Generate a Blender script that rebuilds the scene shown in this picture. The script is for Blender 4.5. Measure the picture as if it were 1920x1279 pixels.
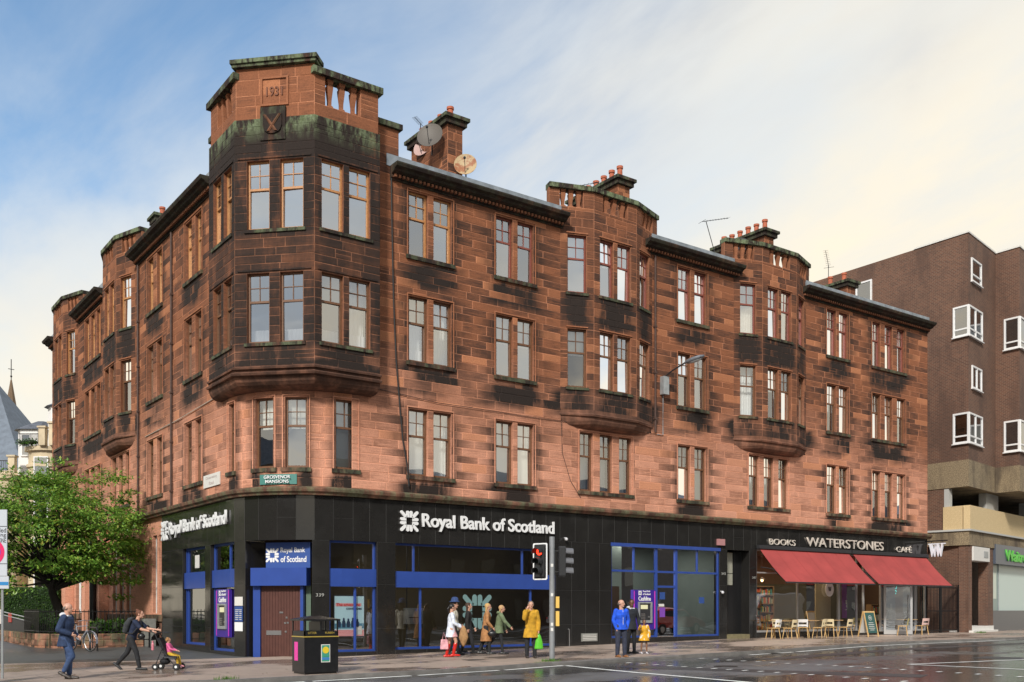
import bpy, bmesh, math, random
from mathutils import Vector, Matrix
for o in list(bpy.data.objects): bpy.data.objects.remove(o)
SC = bpy.context.scene
COL = SC.collection
PI = math.pi
R = math.radians
sin, cos = math.sin, math.cos

# ------------------------------------------------------------------ camera
cam = bpy.data.cameras.new('camera')
camo = bpy.data.objects.new('camera', cam); COL.objects.link(camo)
camo.location = (-11.39, -28.30, 1.5)
camo.rotation_euler = (R(90), 0, R(54.09 - 90))
cam.sensor_width = 36; cam.lens = 35.1
cam.shift_y = 0.2622
cam.clip_start = .1; cam.clip_end = 1500
SC.camera = camo

# ------------------------------------------------------------------ sun, sky, exposure
sun_dir = Vector((-0.78, -0.62, 0.72)).normalized()
sl = bpy.data.lights.new('sun', 'SUN'); sl.energy = 3.1; sl.angle = R(8); sl.color = (1.0, .95, .87)
so = bpy.data.objects.new('sun', sl); COL.objects.link(so)
so.rotation_euler = sun_dir.to_track_quat('Z', 'Y').to_euler()
SC.view_settings.view_transform = 'Standard'
SC.view_settings.look = 'None'
SC.view_settings.exposure = 0.36
SC.view_settings.gamma = 1.0

W = bpy.data.worlds.new('World'); SC.world = W; W.use_nodes = True
def build_world():
    nt = W.node_tree; N = nt.nodes; Lk = nt.links; N.clear()
    out = N.new('ShaderNodeOutputWorld'); bg = N.new('ShaderNodeBackground'); bg.inputs[1].default_value = .12
    sky = N.new('ShaderNodeTexSky'); sky.sky_type = 'NISHITA'; sky.sun_disc = False
    sky.sun_elevation = R(36); sky.sun_rotation = math.atan2(sun_dir.x, sun_dir.y)
    sky.air_density = 1.0; sky.dust_density = .6; sky.ozone_density = 2.0
    tc = N.new('ShaderNodeTexCoord')
    sep = N.new('ShaderNodeSeparateXYZ'); Lk.new(tc.outputs['Generated'], sep.inputs[0])
    def M(op, a, b=None, c=None, clamp=False):
        n = N.new('ShaderNodeMath'); n.operation = op; n.use_clamp = clamp
        for i, v in enumerate((a, b, c)):
            if v is None: continue
            if isinstance(v, (int, float)): n.inputs[i].default_value = v
            else: Lk.new(v, n.inputs[i])
        return n.outputs[0]
    X, Y, Z = sep.outputs
    zz = M('ADD', M('MAXIMUM', Z, 0.0), .22)
    cx = M('DIVIDE', X, zz); cy = M('DIVIDE', Y, zz)
    cmb = N.new('ShaderNodeCombineXYZ'); Lk.new(cx, cmb.inputs[0]); Lk.new(cy, cmb.inputs[1])
    def noise(scale, detail, rough, dist, off, stretch=(1, 1, 1), rot=0):
        mp = N.new('ShaderNodeMapping'); mp.inputs['Location'].default_value = off; mp.inputs['Scale'].default_value = stretch
        mp.inputs['Rotation'].default_value = (0, 0, rot)
        Lk.new(cmb.outputs[0], mp.inputs[0])
        n = N.new('ShaderNodeTexNoise'); n.inputs['Scale'].default_value = scale; n.inputs['Detail'].default_value = detail
        n.inputs['Roughness'].default_value = rough; n.inputs['Distortion'].default_value = dist
        Lk.new(mp.outputs[0], n.inputs[0]); return n.outputs[0]
    n1 = noise(.9, 6, .52, .25, (3.1, 1.7, 0), (1, .55, 1), R(-40))
    n2 = noise(2.6, 7, .6, .5, (7.3, -2.2, 0), (1, .4, 1), R(-25))
    left = M('ADD', M('MULTIPLY', X, -.81), M('MULTIPLY', Y, .5865))
    left = M('SUBTRACT', left, M('MULTIPLY', M('MAXIMUM', M('SUBTRACT', left, .46), 0.0), 3.2))
    # cloud amount: more towards the horizon and towards the right
    cov = M('ADD', M('MULTIPLY', Z, -1.35), M('MULTIPLY', left, -1.35))
    cov = M('ADD', cov, 1.22)
    cov = M('ADD', cov, M('MULTIPLY', M('SUBTRACT', n1, .5), 2.0))
    cov = M('ADD', cov, M('MULTIPLY', M('SUBTRACT', n2, .5), 1.5))
    cov = M('ADD', cov, M('MULTIPLY', M('MAXIMUM', M('SUBTRACT', .36, Z), 0.0), 3.0))
    # the sky behind the camera is evenly overcast
    back = M('ADD', M('MULTIPLY', X, -.5865), M('MULTIPLY', Y, -.81))
    cov = M('ADD', cov, M('MULTIPLY', M('MAXIMUM', back, 0.0), 1.6))
    mr = N.new('ShaderNodeMapRange'); mr.interpolation_type = 'SMOOTHSTEP'
    mr.inputs['From Min'].default_value = -.05; mr.inputs['From Max'].default_value = 1.05
    Lk.new(cov, mr.inputs['Value'])
    # cloud colour: cream low down, pale blue grey high up, broken by the second noise
    cm = N.new('ShaderNodeMix'); cm.data_type = 'RGBA'
    k = M('ADD', M('MULTIPLY_ADD', Z, 1.7, -.16), M('MULTIPLY', M('SUBTRACT', n2, .5), 2.2), clamp=True)
    k = M('ADD', k, M('MULTIPLY', M('MAXIMUM', back, 0.0), M('MULTIPLY', M('SUBTRACT', n1, .35), 1.6)), clamp=True)
    Lk.new(k, cm.inputs['Factor'])
    cm.inputs['A'].default_value = (7.2, 6.35, 4.85, 1); cm.inputs['B'].default_value = (4.5, 5.15, 5.8, 1)
    sk = N.new('ShaderNodeMix'); sk.data_type = 'RGBA'; sk.blend_type = 'MULTIPLY'; sk.inputs['Factor'].default_value = 1
    Lk.new(sky.outputs[0], sk.inputs['A']); sk.inputs['B'].default_value = (1.1, 1.28, 1.28, 1)
    mx = N.new('ShaderNodeMix'); mx.data_type = 'RGBA'
    Lk.new(mr.outputs[0], mx.inputs['Factor']); Lk.new(sk.outputs['Result'], mx.inputs['A']); Lk.new(cm.outputs['Result'], mx.inputs['B'])
    # heavier grey cloud overhead behind the camera, which the panes mirror
    n3 = noise(1.6, 5, .55, .3, (1.3, 9.2, 0))
    g3 = N.new('ShaderNodeMapRange'); g3.interpolation_type = 'SMOOTHSTEP'; g3.inputs['From Min'].default_value = .42; g3.inputs['From Max'].default_value = .62; Lk.new(n3, g3.inputs['Value'])
    gk = M('MULTIPLY', g3.outputs[0], M('MULTIPLY', M('MAXIMUM', back, 0.0), .95), clamp=True)
    m3 = N.new('ShaderNodeMix'); m3.data_type = 'RGBA'; Lk.new(gk, m3.inputs['Factor']); Lk.new(mx.outputs['Result'], m3.inputs['A']); m3.inputs['B'].default_value = (2.5, 2.8, 3.15, 1)
    mx = m3
    Lk.new(mx.outputs['Result'], bg.inputs[0]); Lk.new(bg.outputs[0], out.inputs[0])
build_world()

# ------------------------------------------------------------------ mesh helpers
def clip(a, lo, hi): return max(lo, min(hi, a))
def gz(x, y): return .014 * clip(x, -30, 21) + .012 * clip(y, -9, 25)     # the street rises gently
def lerp(a, b, t): return a + (b - a) * t

class MB:
    def __init__(s): s.v = []; s.f = []; s.m = []; s.a = []; s.use = False
    def vert(s, p, a=None):
        s.v.append(tuple(p)); s.a.append(a or (.5, 0, 0, 0))
        if a: s.use = True
        return len(s.v) - 1
    def face(s, idx, m=0): s.f.append(tuple(idx)); s.m.append(m)
    def poly(s, pts, m=0, a=None): s.face([s.vert(p, a) for p in pts], m)
    def hexa(s, P8, m=0, a=None):          # 8 corners: bottom ring 0-3, top ring 4-7
        i = [s.vert(p, a) for p in P8]
        for q in ((0, 3, 2, 1), (4, 5, 6, 7), (0, 1, 5, 4), (1, 2, 6, 5), (2, 3, 7, 6), (3, 0, 4, 7)):
            s.face([i[k] for k in q], m)
    def box(s, x0, x1, y0, y1, z0, z1, m=0, a=None):
        s.hexa([(x0, y0, z0), (x1, y0, z0), (x1, y1, z0), (x0, y1, z0), (x0, y0, z1), (x1, y0, z1), (x1, y1, z1), (x0, y1, z1)], m, a)
    def obox(s, c, sx, sy, sz, rz=0, m=0, rx=0, ry=0, a=None):
        M_ = Matrix.Translation(c) @ Matrix.Rotation(rz, 4, 'Z') @ Matrix.Rotation(ry, 4, 'Y') @ Matrix.Rotation(rx, 4, 'X')
        h = [(-1, -1, -1), (1, -1, -1), (1, 1, -1), (-1, 1, -1), (-1, -1, 1), (1, -1, 1), (1, 1, 1), (-1, 1, 1)]
        s.hexa([M_ @ Vector((p[0] * sx / 2, p[1] * sy / 2, p[2] * sz / 2)) for p in h], m, a)
    def fbox(s, P, s0, s1, o0, o1, z0, z1, m=0, a=None):     # box in facade space
        s.hexa([P(s0, o0, z0), P(s1, o0, z0), P(s1, o1, z0), P(s0, o1, z0), P(s0, o0, z1), P(s1, o0, z1), P(s1, o1, z1), P(s0, o1, z1)], m, a)
    def prism(s, pts, z0, z1, m=0, a=None):
        n = len(pts); b = [s.vert((p[0], p[1], z0), a) for p in pts]; t = [s.vert((p[0], p[1], z1), a) for p in pts]
        s.face(b[::-1], m); s.face(t, m)
        for i in range(n): s.face((b[i], b[(i + 1) % n], t[(i + 1) % n], t[i]), m)
    def tube(s, path, rad, n=8, m=0, cap=True, a=None):
        path = [Vector(p) for p in path]
        if not isinstance(rad, (list, tuple)): rad = [rad] * len(path)
        rings = []
        up = Vector((0, 0, 1))
        for i, p in enumerate(path):
            d = (path[min(i + 1, len(path) - 1)] - path[max(i - 1, 0)])
            d = d.normalized() if d.length > 1e-9 else Vector((0, 0, 1))
            x = d.cross(up)
            if x.length < .05: x = d.cross(Vector((1, 0, 0)))
            x.normalize(); y = x.cross(d)
            rings.append([s.vert(p + (x * cos(2 * PI * k / n) + y * sin(2 * PI * k / n)) * rad[i], a) for k in range(n)])
        for i in range(len(rings) - 1):
            for k in range(n): s.face((rings[i][k], rings[i][(k + 1) % n], rings[i + 1][(k + 1) % n], rings[i + 1][k]), m)
        if cap: s.face(rings[0][::-1], m); s.face(rings[-1], m)
    def loft(s, rings, m=0, cap=True, a=None):
        rr = [[s.vert(p, a) for p in r] for r in rings]; n = len(rr[0])
        for i in range(len(rr) - 1):
            for k in range(n): s.face((rr[i][k], rr[i][(k + 1) % n], rr[i + 1][(k + 1) % n], rr[i + 1][k]), m)
        if cap: s.face(rr[0][::-1], m); s.face(rr[-1], m)
    def lathe(s, c, prof, n=12, m=0, a=None, rot=0):
        s.loft([[(c[0] + r * cos(rot + 2 * PI * k / n), c[1] + r * sin(rot + 2 * PI * k / n), c[2] + z) for k in range(n)] for r, z in prof], m, True, a)
    def ell(s, c, rx, ry, rz, nu=12, nv=8, m=0, M_=None):
        c = Vector(c); rings = []
        for j in range(1, nv):
            th = PI * j / nv
            ring = []
            for k in range(nu):
                p = Vector((rx * sin(th) * cos(2 * PI * k / nu), ry * sin(th) * sin(2 * PI * k / nu), -rz * cos(th)))
                if M_: p = M_ @ p
                ring.append(c + p)
            rings.append(ring)
        rr = [[s.vert(p) for p in r] for r in rings]
        for i in range(len(rr) - 1):
            for k in range(nu): s.face((rr[i][k], rr[i][(k + 1) % nu], rr[i + 1][(k + 1) % nu], rr[i + 1][k]), m)
        pb = Vector((0, 0, -rz)); pt = Vector((0, 0, rz))
        if M_: pb = M_ @ pb; pt = M_ @ pt
        b = s.vert(c + pb); t = s.vert(c + pt)
        for k in range(nu):
            s.face((b, rr[0][(k + 1) % nu], rr[0][k]), m); s.face((t, rr[-1][k], rr[-1][(k + 1) % nu]), m)
    def build(s, name, mats, parent=None, smooth=False, recalc=True, loc=None):
        if not isinstance(mats, (list, tuple)): mats = [mats]
        me = bpy.data.meshes.new(name); me.from_pydata(s.v, [], s.f); me.update()
        for mt in mats: me.materials.append(mt)
        me.polygons.foreach_set('material_index', s.m)
        if recalc:
            bm = bmesh.new(); bm.from_mesh(me); bmesh.ops.recalc_face_normals(bm, faces=bm.faces); bm.to_mesh(me); bm.free()
        if smooth: me.polygons.foreach_set('use_smooth', [True] * len(me.polygons))
        if s.use:
            at = me.color_attributes.new('st', 'FLOAT_COLOR', 'POINT')
            flat = [c for q in s.a for c in q]; at.data.foreach_set('color', flat)
        o = bpy.data.objects.new(name, me); COL.objects.link(o)
        if parent: o.parent = parent
        if loc: o.location = loc
        return o

def thing(name, label, cat, loc=(0, 0, 0), rotz=0, group=None):
    o = bpy.data.objects.new(name, None); COL.objects.link(o); o.location = loc; o.rotation_euler = (0, 0, rotz)
    o.empty_display_size = .2
    o['label'] = label; o['category'] = cat
    if group: o['group'] = group
    return o
def tag(o, label, cat, group=None):
    o['label'] = label; o['category'] = cat
    if group: o['group'] = group
    return o
def struct(o, kind='structure'): o['kind'] = kind; return o
def copy_tree(o, parent=None):
    c = o.copy(); COL.objects.link(c)
    if parent: c.parent = parent
    for ch in list(o.children): copy_tree(ch, c)
    return c
def relabel(o, label, group=None):
    o['label'] = label
    if group: o['group'] = group
    return o

# ------------------------------------------------------------------ materials
MAT = {}
def mat(name, col=(.5, .5, .5), rough=.6, metal=0, spec=.5, noise=0, nscale=8, bump=0, bscale=60, emit=None, es=0, coat=0):
    if name in MAT: return MAT[name]
    m = bpy.data.materials.new(name); m.use_nodes = True; nt = m.node_tree; b = nt.nodes['Principled BSDF']
    b.inputs['Base Color'].default_value = (*col, 1); b.inputs['Roughness'].default_value = rough
    b.inputs['Metallic'].default_value = metal; b.inputs['Specular IOR Level'].default_value = spec
    b.inputs['Coat Weight'].default_value = coat
    if emit: b.inputs['Emission Color'].default_value = (*emit, 1); b.inputs['Emission Strength'].default_value = es
    N = nt.nodes; Lk = nt.links
    tc = N.new('ShaderNodeTexCoord')
    if noise:
        n = N.new('ShaderNodeTexNoise'); n.inputs['Scale'].default_value = nscale; n.inputs['Detail'].default_value = 6
        Lk.new(tc.outputs['Object'], n.inputs[0])
        r = N.new('ShaderNodeMapRange'); r.inputs[1].default_value = .3; r.inputs[2].default_value = .7
        r.inputs[3].default_value = 1 - noise; r.inputs[4].default_value = 1 + noise; Lk.new(n.outputs[0], r.inputs[0])
        mx = N.new('ShaderNodeVectorMath'); mx.operation = 'SCALE'; mx.inputs[0].default_value = col; Lk.new(r.outputs[0], mx.inputs['Scale'])
        Lk.new(mx.outputs[0], b.inputs['Base Color'])
    if bump:
        n = N.new('ShaderNodeTexNoise'); n.inputs['Scale'].default_value = bscale; n.inputs['Detail'].default_value = 4
        Lk.new(tc.outputs['Object'], n.inputs[0])
        bp = N.new('ShaderNodeBump'); bp.inputs['Strength'].default_value = bump; bp.inputs['Distance'].default_value = .01
        Lk.new(n.outputs[0], bp.inputs['Height']); Lk.new(bp.outputs[0], b.inputs['Normal'])
    MAT[name] = m
    return m

class NT:                         # tiny node-graph helper
    def __init__(s, name):
        s.m = bpy.data.materials.new(name); s.m.use_nodes = True; s.nt = s.m.node_tree; s.N = s.nt.nodes; s.L = s.nt.links
        s.b = s.N['Principled BSDF']; s.tc = s.N.new('ShaderNodeTexCoord'); s.geo = s.N.new('ShaderNodeNewGeometry'); MAT[name] = s.m
    def put(s, sock, v):
        if isinstance(v, (int, float)): sock.default_value = v
        elif isinstance(v, tuple): sock.default_value = v if len(v) == 4 or len(sock.default_value) == 3 else (*v, 1)
        else: s.L.new(v, sock)
    def math(s, op, a, b=0.0, c=None, clamp=False):
        n = s.N.new('ShaderNodeMath'); n.operation = op; n.use_clamp = clamp
        s.put(n.inputs[0], a); s.put(n.inputs[1], b)
        if c is not None: s.put(n.inputs[2], c)
        return n.outputs[0]
    def mix(s, f, a, b, bt='MIX'):
        n = s.N.new('ShaderNodeMix'); n.data_type = 'RGBA'; n.blend_type = bt
        s.put(n.inputs['Factor'], f); s.put(n.inputs['A'], a); s.put(n.inputs['B'], b); return n.outputs['Result']
    def noise(s, scale, detail=5, rough=.55, stretch=None, vec=None, dist=0):
        v = vec or s.tc.outputs['Object']
        if stretch:
            mp = s.N.new('ShaderNodeMapping'); mp.inputs['Scale'].default_value = stretch; s.L.new(v, mp.inputs[0]); v = mp.outputs[0]
        n = s.N.new('ShaderNodeTexNoise'); n.inputs['Scale'].default_value = scale; n.inputs['Detail'].default_value = detail
        n.inputs['Roughness'].default_value = rough; n.inputs['Distortion'].default_value = dist; s.L.new(v, n.inputs[0]); return n.outputs[0]
    def ramp(s, v, lo, hi, a=0., b=1., smooth=True):
        n = s.N.new('ShaderNodeMapRange'); n.interpolation_type = 'SMOOTHSTEP' if smooth else 'LINEAR'
        s.put(n.inputs['Value'], v); n.inputs['From Min'].default_value = lo; n.inputs['From Max'].default_value = hi
        n.inputs['To Min'].default_value = a; n.inputs['To Max'].default_value = b; return n.outputs[0]
    def pos(s):
        n = s.N.new('ShaderNodeSeparateXYZ'); s.L.new(s.geo.outputs['Position'], n.inputs[0]); return n.outputs
    def wallvec(s):                # (horizontal, z) coordinates on any vertical face
        p = s.pos(); nn = s.N.new('ShaderNodeSeparateXYZ'); s.L.new(s.geo.outputs['True Normal'], nn.inputs[0])
        ax = s.math('GREATER_THAN', s.math('ABSOLUTE', nn.outputs[0]), .6)
        h = s.math('ADD', s.math('MULTIPLY', p[1], ax), s.math('MULTIPLY', p[0], s.math('SUBTRACT', 1.0, ax)))
        c = s.N.new('ShaderNodeCombineXYZ'); s.L.new(h, c.inputs[0]); s.L.new(p[2], c.inputs[1]); return c.outputs[0]
    def brick(s, vec, w, h, mortar, c1, c2, cm, scale=1, off=.5):
        n = s.N.new('ShaderNodeTexBrick'); s.L.new(vec, n.inputs[0]); n.inputs['Scale'].default_value = scale
        n.inputs['Brick Width'].default_value = w; n.inputs['Row Height'].default_value = h; n.inputs['Mortar Size'].default_value = mortar
        n.inputs['Color1'].default_value = (*c1, 1); n.inputs['Color2'].default_value = (*c2, 1); n.inputs['Mortar'].default_value = (*cm, 1)
        n.offset = off; return n
    def bump(s, h, strength=.3, dist=.01):
        n = s.N.new('ShaderNodeBump'); n.inputs['Strength'].default_value = strength; n.inputs['Distance'].default_value = dist
        s.put(n.inputs['Height'], h); s.L.new(n.outputs[0], s.b.inputs['Normal'])
    def set(s, **k):
        for a, v in k.items(): s.put(s.b.inputs[a.replace('_', ' ')], v)
        return s.m

def stone_material(name):
    t = NT(name)
    at = t.N.new('ShaderNodeAttribute'); at.attribute_name = 'st'
    sp = t.N.new('ShaderNodeSeparateColor'); t.L.new(at.outputs['Color'], sp.inputs[0])
    tone, edge, soot = sp.outputs; moss = at.outputs['Alpha']
    z = t.pos()[2]
    big = t.noise(.35, 4, .6); mid = t.noise(1.7, 6, .65); fine = t.noise(26, 5, .7)
    bed = t.noise(1.6, 5, .7, stretch=(1, 1, 14), dist=.6)
    clean = t.ramp(t.math('ADD', z, t.math('MULTIPLY', t.math('SUBTRACT', big, .5), 5.0)), 5.8, 11.0, 1., 0.)
    g = t.math('ADD', t.math('MULTIPLY', tone, .66), t.math('MULTIPLY', t.math('SUBTRACT', mid, .5), .9))
    g = t.math('ADD', g, t.math('MULTIPLY', t.math('SUBTRACT', bed, .5), 1.5))
    gb = t.ramp(g, .1, .85)
    brown = t.mix(gb, (.285, .108, .052), (.088, .042, .028))
    pink = t.mix(gb, (.74, .36, .24), (.41, .185, .115))
    orange = (.56, .23, .11)
    col = t.mix(t.math('MULTIPLY', clean, .85), brown, pink)
    rare = t.ramp(tone, .02, .17, 1., 0.)
    col = t.mix(t.math('MULTIPLY', rare, .6), col, orange)
    col = t.mix(t.math('MULTIPLY', t.math('MULTIPLY', edge, t.ramp(mid, .35, .62, .25, 1.)), .95), col, t.mix(clean, (.58, .255, .14), (.74, .35, .22)))
    streak = t.noise(1.5, 6, .68, stretch=(1, 1, .28))
    sn_ = t.math('ADD', t.math('MULTIPLY', streak, .75), t.math('ADD', t.math('MULTIPLY', tone, .07), t.math('MULTIPLY', fine, .16)))
    s2 = t.math('MULTIPLY', soot, t.ramp(sn_, .28, .58, .45, 1.45))
    s2 = t.math('SUBTRACT', s2, t.math('MULTIPLY', edge, .30), clamp=True)
    col = t.mix(s2, col, (.027, .019, .016))
    mo = t.math('MULTIPLY', moss, t.ramp(t.noise(3.5, 6, .7, stretch=(1, 1, .35)), .42, .6), clamp=True)
    mcol = t.mix(t.noise(9, 3), (.06, .085, .02), (.26, .31, .2))
    col = t.mix(mo, col, mcol)
    v = t.ramp(fine, .3, .7, .82, 1.16)
    sc = t.N.new('ShaderNodeVectorMath'); sc.operation = 'SCALE'; t.L.new(col, sc.inputs[0]); t.L.new(v, sc.inputs['Scale'])
    t.set(Base_Color=sc.outputs[0], Roughness=.88)
    t.b.inputs['Specular IOR Level'].default_value = .25
    t.bump(t.math('ADD', t.math('MULTIPLY', bed, 1.0), t.math('MULTIPLY', fine, .5)), .55, .015)
    return t.m
STONE = stone_material('red_sandstone')

t = NT('polished_black_granite')
n = t.noise(.9, 4, .6); sp = t.noise(90, 3, .6)
t.set(Base_Color=t.mix(n, (.0135, .013, .0125), (.024, .0225, .021)), Roughness=t.ramp(t.noise(1.4, 4), .3, .75, .08, .2))
t.b.inputs['Specular IOR Level'].default_value = .62
GRAN = t.m
GJOINT = mat('granite_joint', (.036, .035, .033), .5)
t = NT('grey_green_dado')
t.set(Base_Color=(.05, .052, .05), Roughness=.45); DADO = t.m

BLUE = mat('blue_paint', (.024, .062, .28), .38, noise=.08, nscale=2)
BLUE2 = mat('dull_blue_panel', (.03, .075, .26), .35)
WHITE = mat('white_plastic', (.8, .8, .8), .35)
OFFW = mat('off_white_paint', (.68, .66, .62), .5, noise=.05)
BLACK = mat('black_paint', (.012, .012, .013), .35)
BLACKM = mat('black_rubber', (.018, .018, .019), .7)
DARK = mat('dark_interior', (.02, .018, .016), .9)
GREYM = mat('galvanised_metal', (.36, .38, .39), .42, metal=.4, noise=.15, nscale=5)
STEEL = mat('brushed_steel', (.5, .5, .5), .3, metal=.9)
DKMETAL = mat('dark_metal', (.05, .05, .055), .45, metal=.5)
WOODO = mat('varnished_pine', (.46, .215, .08), .4, noise=.2, nscale=20)
WOODB = mat('brown_timber', (.155, .07, .032), .5, noise=.2, nscale=20)
WOODR = mat('oxide_red_timber', (.22, .062, .042), .5, noise=.15, nscale=20)
CURT = mat('sheer_curtain', (.8, .8, .78), .9)
LACE = mat('lace_curtain', (.78, .78, .8), .9)
BLIND = mat('cream_blind', (.85, .84, .77), .8)
LEAD = mat('sheet_lead', (.25, .28, .31), .5, metal=.25, noise=.3, nscale=3)
TERRA = mat('terracotta', (.42, .11, .052), .7, noise=.2, nscale=8)

def glass_material(name, refl=.4, tint=(.8, .84, .84), rough=.01):
    m = bpy.data.materials.new(name); m.use_nodes = True; nt = m.node_tree; N = nt.nodes; N.clear()
    out = N.new('ShaderNodeOutputMaterial'); mx = N.new('ShaderNodeMixShader'); tr = N.new('ShaderNodeBsdfTransparent'); gl = N.new('ShaderNodeBsdfGlossy')
    lw = N.new('ShaderNodeLayerWeight'); lw.inputs[0].default_value = .35
    mr = N.new('ShaderNodeMapRange'); mr.inputs[3].default_value = refl; mr.inputs[4].default_value = 1
    nt.links.new(lw.outputs['Fresnel'], mr.inputs[0])
    tr.inputs[0].default_value = (*tint, 1); gl.inputs[0].default_value = (.95, .97, 1, 1); gl.inputs[1].default_value = rough
    tc = N.new('ShaderNodeTexCoord'); nz = N.new('ShaderNodeTexNoise'); nz.inputs['Scale'].default_value = .9; nz.inputs['Detail'].default_value = 1
    nt.links.new(tc.outputs['Object'], nz.inputs[0])
    bp = N.new('ShaderNodeBump'); bp.inputs['Strength'].default_value = .25; bp.inputs['Distance'].default_value = .02
    nt.links.new(nz.outputs[0], bp.inputs['Height']); nt.links.new(bp.outputs[0], gl.inputs['Normal'])
    nt.links.new(mr.outputs[0], mx.inputs[0]); nt.links.new(tr.outputs[0], mx.inputs[1]); nt.links.new(gl.outputs[0], mx.inputs[2])
    nt.links.new(mx.outputs[0], out.inputs[0]); MAT[name] = m; return m
GLASSES = [glass_material('sash_glass_%s' % n_, r_, (.9, .92, .92)) for n_, r_ in (('dull', .24), ('even', .38), ('bright', .56))]; GLASS = GLASSES[1]
SGLASS = glass_material('shop_glass', .15, (.86, .88, .88))
# ------------------------------------------------------------------ facade space: P(s, out, z)
RA = 2.9; LA = PI / 2 * RA
def PA(s, o, z): return (s, -o, z)
def PB(s, o, z): return (-o, s, z)
def PU(u, o, z):                       # path round the corner: B front, curve, A front
    if u <= 0: return (-o, RA - u, z)
    if u >= LA: return (u - LA + RA, -o, z)
    th = u / RA; r = RA + o
    return (RA - r * cos(th), RA - r * sin(th), z)
def facet(p, q):                       # straight facet from p to q; outward on the right of p->q seen from above
    p = Vector(p); q = Vector(q); d = (q - p).normalized(); n = Vector((d.y, -d.x)); Ln = (q - p).length
    def P(s, o, z): return (p.x + d.x * s + n.x * o, p.y + d.y * s + n.y * o, z)
    return P, Ln

def fill_row(rnd, a, b, wmin, wmax):
    Ln = b - a
    if Ln < wmax * .9: return [(a, b)]
    out = []; x = a
    while b - x > wmax * 1.25:
        w = rnd.uniform(wmin, wmax); out.append((x, x + w)); x += w
    if b - x > wmax: m_ = x + (b - x) * rnd.uniform(.4, .6); out += [(x, m_), (m_, b)]
    else: out.append((x, b))
    return out

def masonry(mb, P, s0, s1, z0, z1, ops=(), holes=(), rh=.27, w=(.5, 1.35), seed=1, soot=None, moss=None, g=.019, dp=.006, tone=None, reveal=.22, m=0, quoin=True, mrev=None, bulge=.007, mring=None):
    rnd = random.Random(seed)
    lv = sorted({round(z0, 3), round(z1, 3)} | {round(v, 3) for o in list(ops) + list(holes) for v in (o[2], o[3]) if z0 < v < z1})
    rows = []
    for a, b in zip(lv, lv[1:]):
        n = max(1, round((b - a) / rh))
        cuts = [a + (b - a) * (i + (rnd.uniform(-.12, .12) if 0 < i < n else 0)) / n for i in range(n + 1)]
        rows += list(zip(cuts, cuts[1:]))
    q = 0
    for a, b in rows:
        q += 1; zm = (a + b) / 2
        cut = sorted((o[0], o[1], k) for k, L_ in ((0, ops), (1, holes)) for o in L_ if o[2] < zm < o[3])
        iv = []; x = s0; lk = False
        for c0, c1, k in cut:
            if c0 - x > .01: iv.append((x, c0, lk, k == 0))
            x = max(x, c1); lk = k == 0
        if s1 - x > .01: iv.append((x, s1, lk, False))
        for ia, ib, ql, qr in iv:
            bl = []
            aa, bb = ia, ib
            if quoin and ib - ia > 1.0:
                if ql: wq = .2 if q % 2 else .42; bl.append((ia, ia + wq, 1)); aa = ia + wq
                if qr: wq = .2 if q % 2 else .42; bl.append((ib - wq, ib, 1)); bb = ib - wq
            bl += [(p0, p1, 0) for p0, p1 in fill_row(rnd, aa, bb, *w)]
            for p0, p1, isq in bl:
                t_ = tone(rnd, (p0 + p1) / 2, zm, isq) if tone else min(1, rnd.random() + (.12 if isq else 0))
                subs = [(a, b)]
                if not isq and b - a > .2 and p1 - p0 < .7 and rnd.random() < .10: subs = [(a, zm), (zm, b)]
                for za, zb in subs:
                    f = rnd.uniform(0, bulge)
                    gg = min(g, (p1 - p0) * .3)
                    def at(s_, z_, e): return (t_, e, soot(s_, z_, rnd) if soot else 0, moss(s_, z_) if moss else 0)
                    O = [mb.vert(P(s_, -dp, z_), at(s_, z_, 1)) for s_, z_ in ((p0, za), (p1, za), (p1, zb), (p0, zb))]
                    I = [mb.vert(P(s_, f, z_), at(s_, z_, 0)) for s_, z_ in ((p0 + gg, za + gg), (p1 - gg, za + gg), (p1 - gg, zb - gg), (p0 + gg, zb - gg))]
                    for k in range(4): mb.face((O[k], O[(k + 1) % 4], I[(k + 1) % 4], I[k]), m if mring is None else mring)
                    mb.face(I, m)
    mr = m if mrev is None else mrev
    for c0, c1, za, zb in ops:
        av = (.6, .12, .22, 0)
        d = reveal
        mb.poly([P(c0, -dp, za), P(c0, -dp, zb), P(c0, -d, zb), P(c0, -d, za)], mr, av)
        mb.poly([P(c1, -dp, za), P(c1, -d, za), P(c1, -d, zb), P(c1, -dp, zb)], mr, av)
        mb.poly([P(c0, -dp, zb), P(c1, -dp, zb), P(c1, -d, zb), P(c0, -d, zb)], mr, av)
        mb.poly([P(c0, -dp, za), P(c0, -d, za), P(c1, -d, za), P(c1, -dp, za)], mr, av)

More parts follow.
